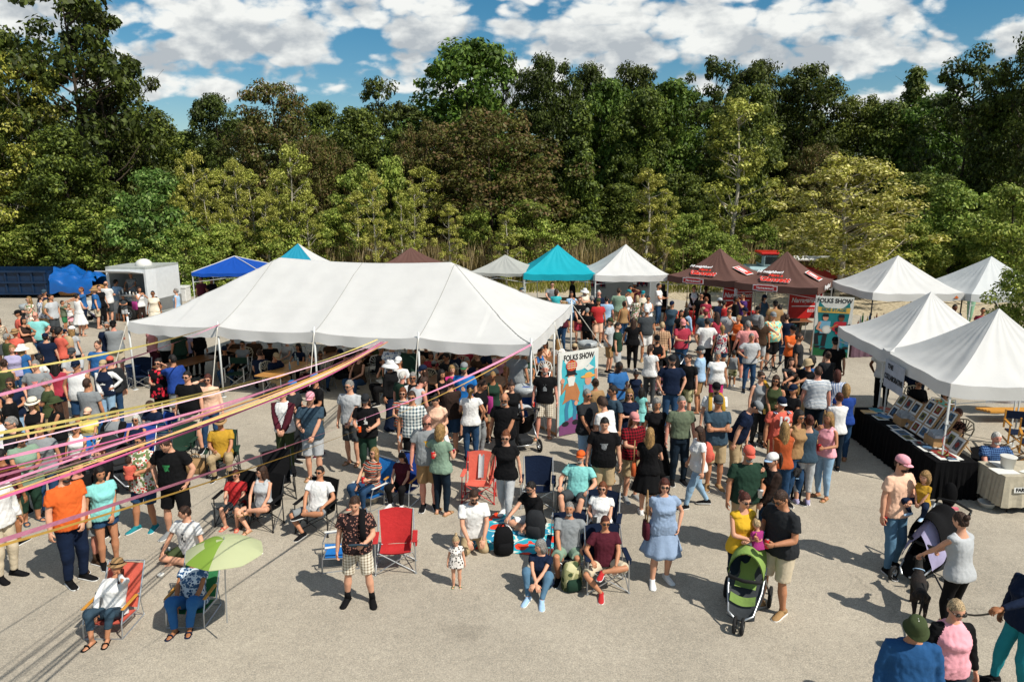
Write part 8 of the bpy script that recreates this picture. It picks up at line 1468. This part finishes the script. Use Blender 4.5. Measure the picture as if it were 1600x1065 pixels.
# ================================================================= strollers
def stroller(p, yaw, c1, c2, label, three=True, cover=None, sc=1.0):
    t = thing('stroller', label, 'stroller', (p.x, p.y, 0), yaw, 'strollers'); t.scale = (sc,)*3; F1, F2 = cloth(c1), cloth(c2)
    g = G(); g.grid(lambda u, v: ((u-.5)*.38*(1+.25*math.sin(math.pi*v)), .24-.52*v, .88-.60*v+.10*math.sin(math.pi*v)*-1-.07*(1-abs(2*u-1))), 10, 14); g.grid(lambda u, v: ((u-.5)*.40*(1+.25*math.sin(math.pi*v)), .26-.54*v, .87-.62*v-.12*math.sin(math.pi*v)-.07*(1-abs(2*u-1))), 10, 14, flip=True); g.build('seat_shell', F2, t, True)
    g = G(); g.grid(lambda u, v: ((u-.5)*.28, .20-.30*v, .84-.36*v-.10*math.sin(math.pi*v)-.03), 8, 8); g.build('seat_pad', F1, t, True)
    g = G()
    for k in (0, .012): g.grid(lambda u, v: (-math.cos(u*math.pi)*(.235-k), .30-.46*v*(1-.0*u)+.02*math.sin(u*math.pi), .72+math.sin(u*math.pi)*(.36-k)+.03*math.sin(v*9.4)*math.sin(u*math.pi)-.10*v*v), 18, 12)
    g.build('sun_canopy', F1, t, True)
    g = G(); g.grid(lambda u, v: ((u-.5)*.36, -.22-.14*v, .42-.26*v-.05*math.sin(math.pi*u)), 8, 8); g.grid(lambda u, v: ((u-.5)*.36, -.21-.14*v, .40-.26*v-.05*math.sin(math.pi*u)), 8, 8, flip=True); g.build('footrest', F2, t, True); g = G(); g.grid(lambda u, v: ((u-.5)*.33, -.235-.06*v, .43-.10*v-.05*math.sin(math.pi*u)+.004), 6, 4); g.build('foot_panel', F1, t, True)
    g = G()
    for s in (-1, 1):
        g.tube([(s*.24, .44, 1.03), (s*.24, .20, .70), (s*.22, -.10, .42), (s*.16, -.38, .22), (s*.05, -.50, .20)], .014, 8); g.tube([(s*.23, .08, .58), (s*.28, .34, .20)], .014, 8)
    g.tube([(-.28, .34, .19), (.28, .34, .19)], .012, 6); g.build('frame', ALU, t, True)
    g = G(); g.tube([(-.24, .42, 1.0), (-.235, .47, 1.06), (0, .50, 1.09), (.235, .47, 1.06), (.24, .42, 1.0)], .020, 8); g.build('handle', RUB, t, True); g = G(); g.tube([(-.25, -.02, .64), (-.20, -.20, .63), (0, -.25, .63), (.20, -.20, .63), (.25, -.02, .64)], (.028, .02), 8); g.build('tray_bar', RUB, t, True)
    g = G(); g.box((0, .12, .26), (.36, .42, .16), bev=.05); g.build('basket', cloth('charcoal'), t)
    if three: 
        for s in (-1, 1): wheel('wheel', (s*.05, -.50, .115), (1, 0, 0), .115, .04, t)
    else:
        for s in (-1, 1): wheel('wheel', (s*.22, -.42, .11), (1, 0, 0), .11, .04, t)
    for s in (-1, 1): wheel('wheel', (s*.30, .34, .15), (1, 0, 0), .15, .045, t)
    if cover:
        g = G()
        g.grid(lambda u, v: (-math.cos(u*math.pi)*(.26+.02*math.sin(v*11)), .34-.62*v-.02*math.sin(u*9), .70+math.sin(u*math.pi)*.41*(1-.75*v*v)+.012*math.sin(u*23)*v-(.35*v if 1 else 0)*abs(math.cos(u*math.pi))), 26, 14); o = g.build('blanket', cloth(cover), None, True); o.location = t.location; o.rotation_euler = t.rotation_euler; tag(o, 'pale muslin cloth draped over the '+label.split(' ')[0]+' stroller', 'blanket')
    return t
CLOTH['lime'] = '7F9F48'
stroller(P(1162, 958), math.radians(-26), 'lime', 'dark grey', 'green and grey three-wheeled stroller beside the charcoal t-shirt man')
stroller(P(1446, 905), math.radians(-62), 'black', 'black', 'black stroller pushed by the woman in grey top', False, 'lavender', 1.05); stroller(P(143, 506), math.radians(120), 'light grey', 'purple', 'pale stroller by the woman in strapless dress', False)
stroller(P(192, 765), math.radians(60), 'charcoal', 'charcoal', 'dark stroller behind the ribbons at left', True); stroller(P(815, 700), math.radians(200), 'light grey', 'black', 'grey stroller behind the bald man in black', False); stroller(P(1040, 612), math.radians(-60), 'black', 'pink', 'black and pink stroller by the navy t-shirt man', False); stroller(P(222, 500), math.radians(20), 'pink', 'coral', 'small pink toy stroller at the trailer', False, None, .7)
# ================================================================= animals
def dog(p, yaw, s, coat, label, head=0, tail=.4, fluffy=0, belly=None):
    g = G(); r = s
    def q(x, y, z): return np.array([x, y, z])*r
    g.tube([q(0, .40, .50), q(0, .34, .50), q(0, .15, .47), q(0, -.12, .47), q(0, -.30, .50), q(0, -.38, .56)], [(.07*r, .07*r), (.105*r, .10*r), (.095*r, .095*r), (.125*r, .115*r), (.12*r, .10*r), (.07*r, .07*r)], 12, ref=(1, 0, 0))
    g.tube([q(0, -.30, .53), q(head*.05, -.44, .66), q(head*.1, -.50, .72)], [.085*r, .065*r, .06*r], 10); hc = q(head*.1, -.53, .74)
    g.ell(hc, (.065*r, .08*r, .07*r), 12, 8); g.tube([hc+q(0, -.04, -.01), hc+q(head*.03, -.12, -.03), hc+q(head*.05, -.17, -.035)], [.045*r, .034*r, .026*r], 8)
    for k in (-1, 1):
        g.tube([hc+q(k*.055, .02, .05), hc+q(k*.085, .02, .03), hc+q(k*.09, .0, -.05)], [(.02*r, .03*r), (.014*r, .034*r), (.008*r, .018*r)], 6)
        g.tube([q(k*.075, -.27, .46), q(k*.08, -.25, .30), q(k*.075, -.27, .20), q(k*.075, -.26, .05), q(k*.075, -.30, .025)], [.055*r, .036*r, .030*r, .024*r, .03*r], 8)
        g.tube([q(k*.07, .31, .48), q(k*.085, .24, .33), q(k*.08, .36, .19), q(k*.08, .33, .05), q(k*.08, .29, .025)], [.08*r, .055*r, .032*r, .024*r, .03*r], 8)
    g.tube([q(0, .40, .52), q(0, .50, .52+.1*tail), q(.02, .58, .50+.35*tail), q(.04, .62, .45+.6*tail)], [.03*r, .026*r, .022*r, .012*r], 7)
    v, n, f = remesh(g, .014*max(r, .7), 2)
    if fluffy: v = v+n*(fluffy*np.abs(np.sin(v@np.array([90, 60, 70.]))*np.sin(v@np.array([40, -80, 60.])))[:, None])
    g = G(); g.add(v, [tuple(a) for a in f]); e = hc; g.ell(e+q(head*.05, -.195, -.028), (.016*r, .013*r, .012*r), 8, 5, 1)
    for k in (-1, 1): g.ell(e+q(k*.035, -.068, .02), (.011*r, .008*r, .011*r), 8, 5, 1)
    m = mat('fur '+coat[0]+coat[1], 'FFFFFF', .8, bump=.8, bscale=70, pattern=lambda nt, tc, c: furn(nt, tc, coat)); t = g.build('dog', [m, EYE], None, True); t.location = (p.x, p.y, 0); t.rotation_euler = (0, 0, yaw)
    g = G(); a = q(0, -.385, .60); g.tube([(a[0]+math.cos(i*math.pi/6)*.088*r, a[1]+math.sin(i*math.pi/6)*.06*r, a[2]+math.sin(i*math.pi/6)*.055*r) for i in range(12)], .010*r, 5, closed=True); g.build('collar', cloth('light blue'), t, True); return tag(t, label, 'dog', 'dogs')
def furn(nt, tc, coat):
    N = nt.nodes; L = nt.links; n = N.new('ShaderNodeTexNoise'); n.inputs['Scale'].default_value = 4.5; n.inputs['Detail'].default_value = 3; L.new(tc.outputs['Object'], n.inputs['Vector']); r = N.new('ShaderNodeValToRGB'); r.color_ramp.elements[0].position = .44; r.color_ramp.elements[1].position = .56; r.color_ramp.elements[0].color = lin(coat[0]); r.color_ramp.elements[1].color = lin(coat[1]); L.new(n.outputs[0], r.inputs[0]); return r.outputs[0]
dog(P(1432, 955), math.radians(155), .80, ('100D0B', '231812'), 'black dog with pale collar walking beside the black stroller', 0, -.4); dog(P(976, 530), math.radians(-60), 1.0, ('7A6A52', 'B9AF9C'), 'grey and tan husky-like dog at the white canopy', 1, .8, .008); dog(P(926, 549), math.radians(10), .72, ('0D0C0C', '1A1614'), 'small black dog in front of the crimson shorts', 0, .3)
dog(P(1246, 775), math.radians(-30), .95, ('0B0A0A', '151212'), 'black labrador behind the orange-topped blonde', 0, .3); dog(P(1199, 700), math.radians(40), .55, ('3A3530', '6A6258'), 'small dark terrier held up between navy shirt and red jersey', 0, .3, .01); dog(P(988, 768), math.radians(-70), .85, ('B9B2A4', 'CFC9BC'), 'cream poodle standing behind the seated group', 1, .6, .018); dog(P(158, 640), math.radians(30), .55, ('2A1C14', '8A4A1E'), 'small black and tan puppy at the feet of the raglan woman', 0, .6)
g = G(); hd = PEOPLE['r6']['hands'][0][0]; e_ = P(1432, 955); pts = []
e2 = PEOPLE['r6']['hands'][0][0]; tgt = Vector((e_.x+.12, e_.y-.10, .62))
for i in range(13): u = i/12; q_ = e2.lerp(tgt, u); pts.append((q_.x, q_.y, q_.z-.25*math.sin(math.pi*u)))
g.tube(pts, .012, 6); o = g.build('dog_leash', DSTEEL, None, True); tag(o, 'black leash running from the right edge to the black dog', 'leash')
# ================================================================= blanket, bags, umbrella
bl = [P(716, 856), P(775, 802), P(872, 822), P(862, 872)]
def blk(nt, tc):
    N = nt.nodes; L = nt.links; v = N.new('ShaderNodeTexVoronoi'); v.inputs['Scale'].default_value = 3.2; n = N.new('ShaderNodeTexNoise'); n.inputs['Scale'].default_value = 4; vm = N.new('ShaderNodeVectorMath'); vm.operation = 'MULTIPLY_ADD'; L.new(tc.outputs['Object'], n.inputs['Vector']); L.new(n.outputs['Color'], vm.inputs[0]); vm.inputs[1].default_value = (.35, .35, 0); L.new(tc.outputs['Object'], vm.inputs[2]); L.new(vm.outputs[0], v.inputs['Vector'])
    r = N.new('ShaderNodeValToRGB'); r.color_ramp.interpolation = 'CONSTANT'; r.color_ramp.elements[0].color = lin('E0B040')
    for p, h in ((.08, 'D23A1E'), (.40, '1E8FA8'), (.52, '2FA8B0'), (.62, 'C9D0C8'), (.7, '1F7FA0')): e = r.color_ramp.elements.new(p); e.color = lin(h)
    L.new(v.outputs['Distance'], r.inputs[0]); return r.outputs[0]
BLM = mat('floral picnic blanket', 'FFFFFF', .85, pattern=lambda nt, tc, c: blk(nt, tc))
g = G(); g.grid(lambda u, v: (lambda q: (q.x, q.y, .022+.012*abs(math.sin(u*13+v*5)*math.sin(v*11))))((bl[0]*(1-u)+bl[3]*u)*(1-v)+(bl[1]*(1-u)+bl[2]*u)*v), 40, 30); o = g.build('picnic_blanket', BLM, None, True); tag(o, 'turquoise blanket with red flowers on the asphalt', 'blanket')
def backpack(p, yaw, c, label, s=1.0, rot=0, accent=None):
    t = thing('backpack', label, 'backpack', p, yaw, 'backpacks and bags'); t.scale = (s,)*3; g = G(); g.loft([(0, 0, 0, .13, .07), (0, 0, .03, .16, .10), (0, 0, .20, .165, .11), (0, .0, .36, .15, .095), (0, .01, .44, .10, .06), (0, .01, .46, .03, .02)], 18, 0, 3); g.build('bag_body', cloth(c), t, True); g = G(); g.loft([(0, -.10, .03, .10, .03), (0, -.11, .06, .12, .05), (0, -.11, .18, .12, .05), (0, -.10, .23, .09, .03)], 14, 0, 3); g.build('front_pocket', cloth(accent or c), t, True)
    g = G(); g.tube([(-.04, .05, .45), (0, .05, .50), (.04, .05, .45)], .010, 6); g.build('grab_handle', cloth('black'), t)
    for k in (-1, 1): g = G(); g.tube([(k*.07, .06, .44), (k*.09, .15, .36), (k*.10, .14, .18), (k*.09, .08, .06)], (.022, .008), 6); g.build('strap', cloth('black'), t, True)
    return t
backpack(P(787, 864), .2, 'black', 'black backpack with brown handle standing on the blanket'); backpack(P(836, 838), -.3, 'charcoal', 'dark grey backpack leaning near bearded man in shorts', 1.05); backpack(P(893, 920), .3, 'camouflage', 'camouflage backpack on the ground between the camp chairs', .95, 0, 'dark green')
def worn(key, c, label, s=.8, back=.17, z=1.02):
    b = PEOPLE[key]; p = b['T']((0, back, z)); backpack(p, b['yaw']+math.pi, c, label, s*b['sc'])
worn('m2', 'coral', 'red backpack worn by the girl in white t-shirt', .85); worn('b4', 'khaki', 'large tan backpack worn by the man in light grey', 1.15); worn('b27', 'khaki', 'tan backpack worn by the woman in white cap', 1.0); worn('m64', 'black', 'black backpack worn by the dark-haired person in grey', .9); worn('m33', 'black', 'black backpack on the man in black jacket', .9)
def tote(p, yaw, c, label, w=.36, h=.32, d=.12, strap=.26):
    t = thing('tote_bag', label, 'bag', p, yaw, 'backpacks and bags'); g = G(); g.loft([(0, 0, 0, w*.42, d*.4), (0, 0, .02, w*.46, d*.5), (0, 0, h*.6, w*.5, d*.5), (0, 0, h, w*.5, d*.32)], 18, 0, 4); g.build('bag_body', cloth(c), t, True); g = G(); g.tube([(-w*.25, 0, h-.02), (-w*.2, 0, h+strap*.7), (0, 0, h+strap), (w*.2, 0, h+strap*.7), (w*.25, 0, h-.02)], .010, 6); g.build('strap', cloth('tan'), t, True); return t
tote(P(575, 784), -.1, 'beige', 'beige leather tote on the ground beside striped-top blonde', .40, .34, .16, .20); tote(P(308, 738), 0, 'tan', 'tan picnic basket bag on the ground left of mustard shirt', .46, .30, .26, .12)
def hang(key, side, c, label, dz=.92, w=.28, h=.24, strap=.4, dy=0):
    b = PEOPLE[key]; p = b['T']((side*.27, dy, dz-.1)); tote(p, b['yaw']+math.pi/2, c, label, w, h, .09, strap)
CLOTH['purple print'] = '7A3A8A'
hang('c21', 1, 'magenta', 'magenta and purple patterned tote on black t-shirt woman', 1.0, .40, .40, .3); hang('m86', -1, 'tan', 'brown leather shoulder bag of the pink tank top woman', .95); hang('m5', 1, 'rust', 'orange leather satchel on the blonde in black', .90); hang('l23', -1, 'beige', 'straw bag of the dark-haired woman in aqua', .90); hang('b14', -1, 'magenta', 'rainbow coloured bag at the food trailer', .90, .34, .34); hang('f17', -1, 'maroon', 'maroon shoulder bag of the pale blue dress woman', .86, .2, .26, .5); hang('m50', -1, 'tan', 'tan bag on the woman under left brown canopy', .92); hang('c17', 1, 'dark brown', 'dark brown handbag of woman in dark brown t-shirt', .6, .34, .26, .3); hang('m81', 1, 'black', 'small black camera bag behind white top woman', .86, .2, .18, .4); hang('m84', 1, 'black', 'black shoulder bag of the rust-topped blonde', .86, .24, .2, .4); hang('l3', 1, 'pink', 'pale pink purse of the woman in crimson', .88, .2, .2, .35)
ub = PEOPLE['f2']; uc = P(351, 862, 1.32); t = thing('sun_umbrella', 'pale green umbrella with lime patches shading the seated woman', 'umbrella', (uc.x, uc.y, 0)); tl = Matrix.Translation((0, 0, 1.32))@Matrix.Rotation(math.radians(2), 4, 'Y')@Matrix.Rotation(math.radians(-2), 4, 'X'); R_ = .48
g = G(); 
def um(u, v):
    a = u*2*math.pi; k = (u*8) % 1; r = R_*v*(1-.06*math.sin(math.pi*k)*v); return (r*math.cos(a), r*math.sin(a), .17*(1-v**2)-.0+.02*math.sin(math.pi*k)*v*(1-v))
g.grid(um, 64, 10); g.grid(lambda u, v: (lambda q: (q[0]*.995, q[1]*.995, q[2]-.006))(um(u, v)), 64, 10, flip=True); me = G().merge(g, tl)
ci = me.f; me.m = [1 if (i % 64)//8 in (3, 5) and i < 640 else (1 if (i % 64)//8 == 4 and 128 < i < 320 else 0) for i in range(len(me.f))]
me.build('canopy', [canvas_mat('pale green nylon', 'C3C9A0', .35), canvas_mat('lime nylon', '8CAC46', .35)], t, True); g = G(); 
for i in range(8): a = i*math.pi/4; g.tube([(0, 0, .15), (R_*.5*math.cos(a), R_*.5*math.sin(a), .12), (R_*math.cos(a), R_*math.sin(a), -.005)], .004, 4)
G().merge(g, tl).build('ribs', ALU, t); g = G(); g.tube([tl@Vector((0, 0, .20)), (-.02, -.02, .9), (-.03, -.05, .36)], .009, 6); g.build('shaft', ALU, t)
# ================================================================= things held in hands
def held(key, side, kind, label, c='white', dz=0):
    b = PEOPLE[key]; h, n, d = b['hands'][side]; p = h+Vector((0, 0, dz))
    if kind in ('cup', 'can', 'redcup'):
        nm = 'drink_can' if kind == 'can' else 'plastic_cup'; t = thing(nm, label, 'can' if kind == 'can' else 'cup', (p.x, p.y, p.z-.05), 0, 'drinks in hands'); g = G(); pr = [(.030, 0), (.033, .008), (.033, .115), (.027, .122)] if kind == 'can' else [(.030, 0), (.043, .12), (.046, .122)]; g.lathe(pr, 14); g.build('vessel', mat('drink '+c, CLOTH.get(c, 'C9C9C9'), .35), t, True); g = G(); g.lathe([(.026, .124), (.004, .126)] if kind == 'can' else [(.040, .112), (.004, .1125)], 12); g.build('lid' if kind == 'can' else 'drink', ALU if kind == 'can' else mat('beer', 'B08A3A', .2), t, True); return t
    if kind in ('phone', 'tablet'):
        w, hh = (.075, .15) if kind == 'phone' else (.26, .19); t = thing(kind if kind == 'tablet' else 'mobile_phone', label, kind, p, b['yaw'], 'phones and tablets'); M = Matrix.Rotation(math.radians(-35), 4, 'X'); g = G(); g.box((0, 0, 0), (w, hh, .010), 0, M, bev=.004); g.build('case', BLK if kind == 'phone' else cloth('slate'), t); g = G(); g.box((0, 0, .0065), (w*.88, hh*.88, .002), 0, M); g.build('screen', mat('dark screen', '1A2530', .08, spec=.8) if kind == 'phone' else mat('pale paper pad', '5F7F9C', .5), t); return t
held('f9', 0, 'tablet', 'blue clipboard-like tablet in the dark-shirted man\'s hand', dz=.02); held('f7', 0, 'can', 'silver and red can held by striped-top blonde', 'red'); held('f16', 1, 'cup', 'plastic cup of beer in the copper-haired woman\'s hand', 'light grey'); held('s4', 0, 'cup', 'clear plastic cup held by the dark green polo man', 'white'); held('r1', 1, 'cup', 'bright red cup held low by pink-capped man', 'red')
held('l10', 0, 'can', 'white can held by woman in cream fedora', 'white'); held('l1', 0, 'can', 'white can held by woman in navy, left edge', 'light grey'); held('c5', 0, 'cup', 'dark cup held by light grey t-shirt man', 'charcoal'); held('c6', 1, 'can', 'orange can held by long-haired man', 'orange'); held('c13', 1, 'can', 'silver can hanging in plaid-shirted man\'s hand', 'light grey'); held('c15', 0, 'can', 'red can held by the bald man in cartoon t-shirt', 'red'); held('c16', 1, 'can', 'red and white can held by curly blonde', 'crimson'); held('c23', 0, 'can', 'silver can held by bald man in black v-neck', 'light grey')
held('c25', 1, 'can', 'red can held low by white-haired man in plaid shorts', 'red'); held('m86', 0, 'cup', 'red cup held by pink tank top woman', 'red'); held('s1', 0, 'can', 'red can opened by charcoal t-shirt man', 'red'); held('m18', 0, 'can', 'red and white can below the yellow towel', 'red'); held('m27', 0, 'cup', 'orange cup held by man in black tank top', 'orange'); held('m73', 0, 'cup', 'lemon cup held by woman with mustard towel', 'pale yellow'); held('m6', 0, 'cup', 'amber cup held by salmon-capped person', 'tan')
for k, lb in (('l12', 'phone read by the sage tunic woman'), ('m10', 'phone read by the man in blue'), ('r9', 'phone read by vendor in black'), ('m5', 'pink phone case of the blonde in black')): held(k, 0, 'phone', lb)
held('m23', 0, 'tablet', 'paper food tray held by the crimson t-shirt man')
def towel(key, c, label, both=False, sx=1):
    b = PEOPLE[key]; T_ = b['J']['T']; s = b['sc']; t = None; g = G(); f = 1.15
    pts = [(.13*sx, -.19*f, 1.12), (.12*sx, -.18*f, 1.28), (.11*sx, -.12*f, 1.42), (.10*sx, 0, 1.52), (.10*sx, .10, 1.46), (.12*sx, .15, 1.30)] if not both else [(.13, -.21, 1.12), (.13, -.19, 1.28), (.12, -.10, 1.45), (.09, .06, 1.50), (0, .11, 1.49), (-.09, .06, 1.50), (-.12, -.10, 1.45), (-.13, -.19, 1.28), (-.13, -.21, 1.12)]
    g.tube([T_(p)*s for p in pts], (.016, .042), 8, ref=(0, -1, .3)); o = g.build('towel', cloth(c), None, True); o.location = b['loc']; o.rotation_euler = (0, 0, b['yaw']); tag(o, label, 'towel', 'towels over shoulders')
towel('f9', 'black', 'black towel over the left shoulder of tablet man'); towel('m18', 'mustard', 'yellow towel round the neck of smiling black-capped man', True); towel('m73', 'mustard', 'mustard towel over shoulder of grey tank woman')
# bicycle
def bikewheel(c, parent):
    ring = lambda r: [(c[0]+r*math.cos(i*math.pi/14), 0, c[2]+r*math.sin(i*math.pi/14)) for i in range(28)]
    g = G(); g.tube(ring(.33), .014, 6, closed=True); w_ = g.build('wheel', PLW, parent, True); g = G(); g.tube(ring(.312), .007, 5, closed=True)
    for k in range(14): g.tube([(c[0], .02*(-1)**k, c[2]), (c[0]+.31*math.cos(k*.449), 0, c[2]+.31*math.sin(k*.449))], .0025, 3)
    g.build('rim', ALU, w_, True)
t = thing('bicycle', 'vintage bicycle held by man in tropical shirt', 'bicycle', P(1212, 594), math.radians(12)); g = G(); a, b, c_, d_, e_ = (-.5, 0, .34), (.52, 0, .34), (-.05, 0, .32), (-.15, 0, .78), (.38, 0, .80)
for u, v in ((c_, d_), (d_, e_), (c_, e_), (a, c_), (a, d_), (e_, b)): g.tube([u, v], .016, 7)
g.build('frame', DSTEEL, t, True); [bikewheel(q_, t) for q_ in (a, b)]; g = G(); g.tube([e_, (.36, 0, .96), (.36, -.22, 1.0), (.26, -.28, .99)], .012, 6); g.tube([(.36, 0, .96), (.36, .22, 1.0), (.26, .28, .99)], .012, 6); g.build('handlebar', ALU, t, True); g = G(); g.ell((-.17, 0, .86), (.13, .07, .04), 10, 6); g.tube([(-.15, 0, .76), (-.17, 0, .86)], .012, 6); g.build('saddle', cloth('black'), t, True); g = G(); g.tube([(-.05+.09*math.cos(i*.52), .04, .32+.09*math.sin(i*.52)) for i in range(12)], .012, 5, closed=True); g.tube([(-.05, .05, .32), (.08, .06, .22)], .01, 5); g.build('crank', DSTEEL, t, True)
# ================================================================= ribbons from the tent to the building the camera stands on
def ribbon(a, b, sag, w, c, label, tw=3):
    a = Vector(a); b = Vector(b); n = 60; V = []; d = (b-a).normalized(); s = Vector((-d.y, d.x, 0)).normalized(); ph = random.uniform(0, 6)
    for i in range(n+1):
        u = i/n; p = a.lerp(b, u); p.z -= sag*4*u*(1-u); an = ph+tw*u*2; q = s*math.cos(an*.5)*w/2+Vector((0, 0, 1))*math.sin(an*.5)*w/2; V += [p+q, p-q]
    m = cloth(c); g = G(); g.add([tuple(v) for v in V], [(2*i, 2*i+1, 2*i+3, 2*i+2) for i in range(n)]); o = g.build('streamer', m, None, True); return tag(o, label, 'streamer', 'pink and yellow ribbons strung across the lot')
CLOTH.update({'ribbon pink': 'DE84A6', 'ribbon hot': 'CC5488', 'ribbon pale': 'E4B4C4', 'ribbon yellow': 'D8C468', 'ribbon gold': 'C89A3E', 'ribbon orange': 'DCA060'})
rr = random.Random(4)
def edge(px, py, y): # the spot above the left edge of the picture at distance y from the building
    q = P(px, py, 0); cam0 = Vector((0, 0, CAM_H)); f = y/q.y; return cam0.lerp(q, f)
cols = ['yellow', 'pink', 'pale', 'hot', 'gold', 'pink', 'hot', 'pale', 'yellow', 'pink', 'hot', 'orange', 'gold', 'pink', 'yellow', 'hot', 'pale', 'gold']
for i in range(12):
    u = i/11; A0 = P(590+18*u+rr.uniform(-3, 3), 534, 1.98); E0 = edge(0, 664+88*u+rr.uniform(-5, 5), 5.0-.9*u); A0.z = 1.98; D0 = (E0-A0); E1 = A0+D0*1.22
    ribbon(A0, E1, .10+.28*rr.random(), .016+.012*rr.random(), 'ribbon '+cols[i], 'ribbon of the main bundle strung from tent front to the left edge', rr.uniform(1, 4)).__setitem__('group', 'main bundle of ribbons from the tent centre')
for (px, py, ex, ey, yy, c, w, lb, sg) in ((830, 538, 0, 812, 4.2, 'pink', .042, 'pink ribbon from the right tent corner, lowest at left edge', .25), (829, 538, 0, 800, 4.4, 'gold', .022, 'thin gold ribbon from right tent corner beside the pink one', .42), (346, 505, 0, 571, 9, 'yellow', .035, 'upper yellow ribbon from the second tent pole to left edge', .15), (346, 505, 0, 606, 8.5, 'pink', .04, 'upper pink ribbon from the second tent pole to left edge', .15), (590, 530, 0, 652, 6, 'yellow', .03, 'highest yellow ribbon running over the seated people at left', .25)):
    A0 = P(px, py, 2.05); E0 = edge(ex, ey, yy); ribbon(A0, A0+(E0-A0)*1.2, sg, w, 'ribbon '+c, lb)
# flush
bpy.data.objects.remove(_tmp)
for o in PEND: 
    if o.name not in COL.objects: COL.objects.link(o)
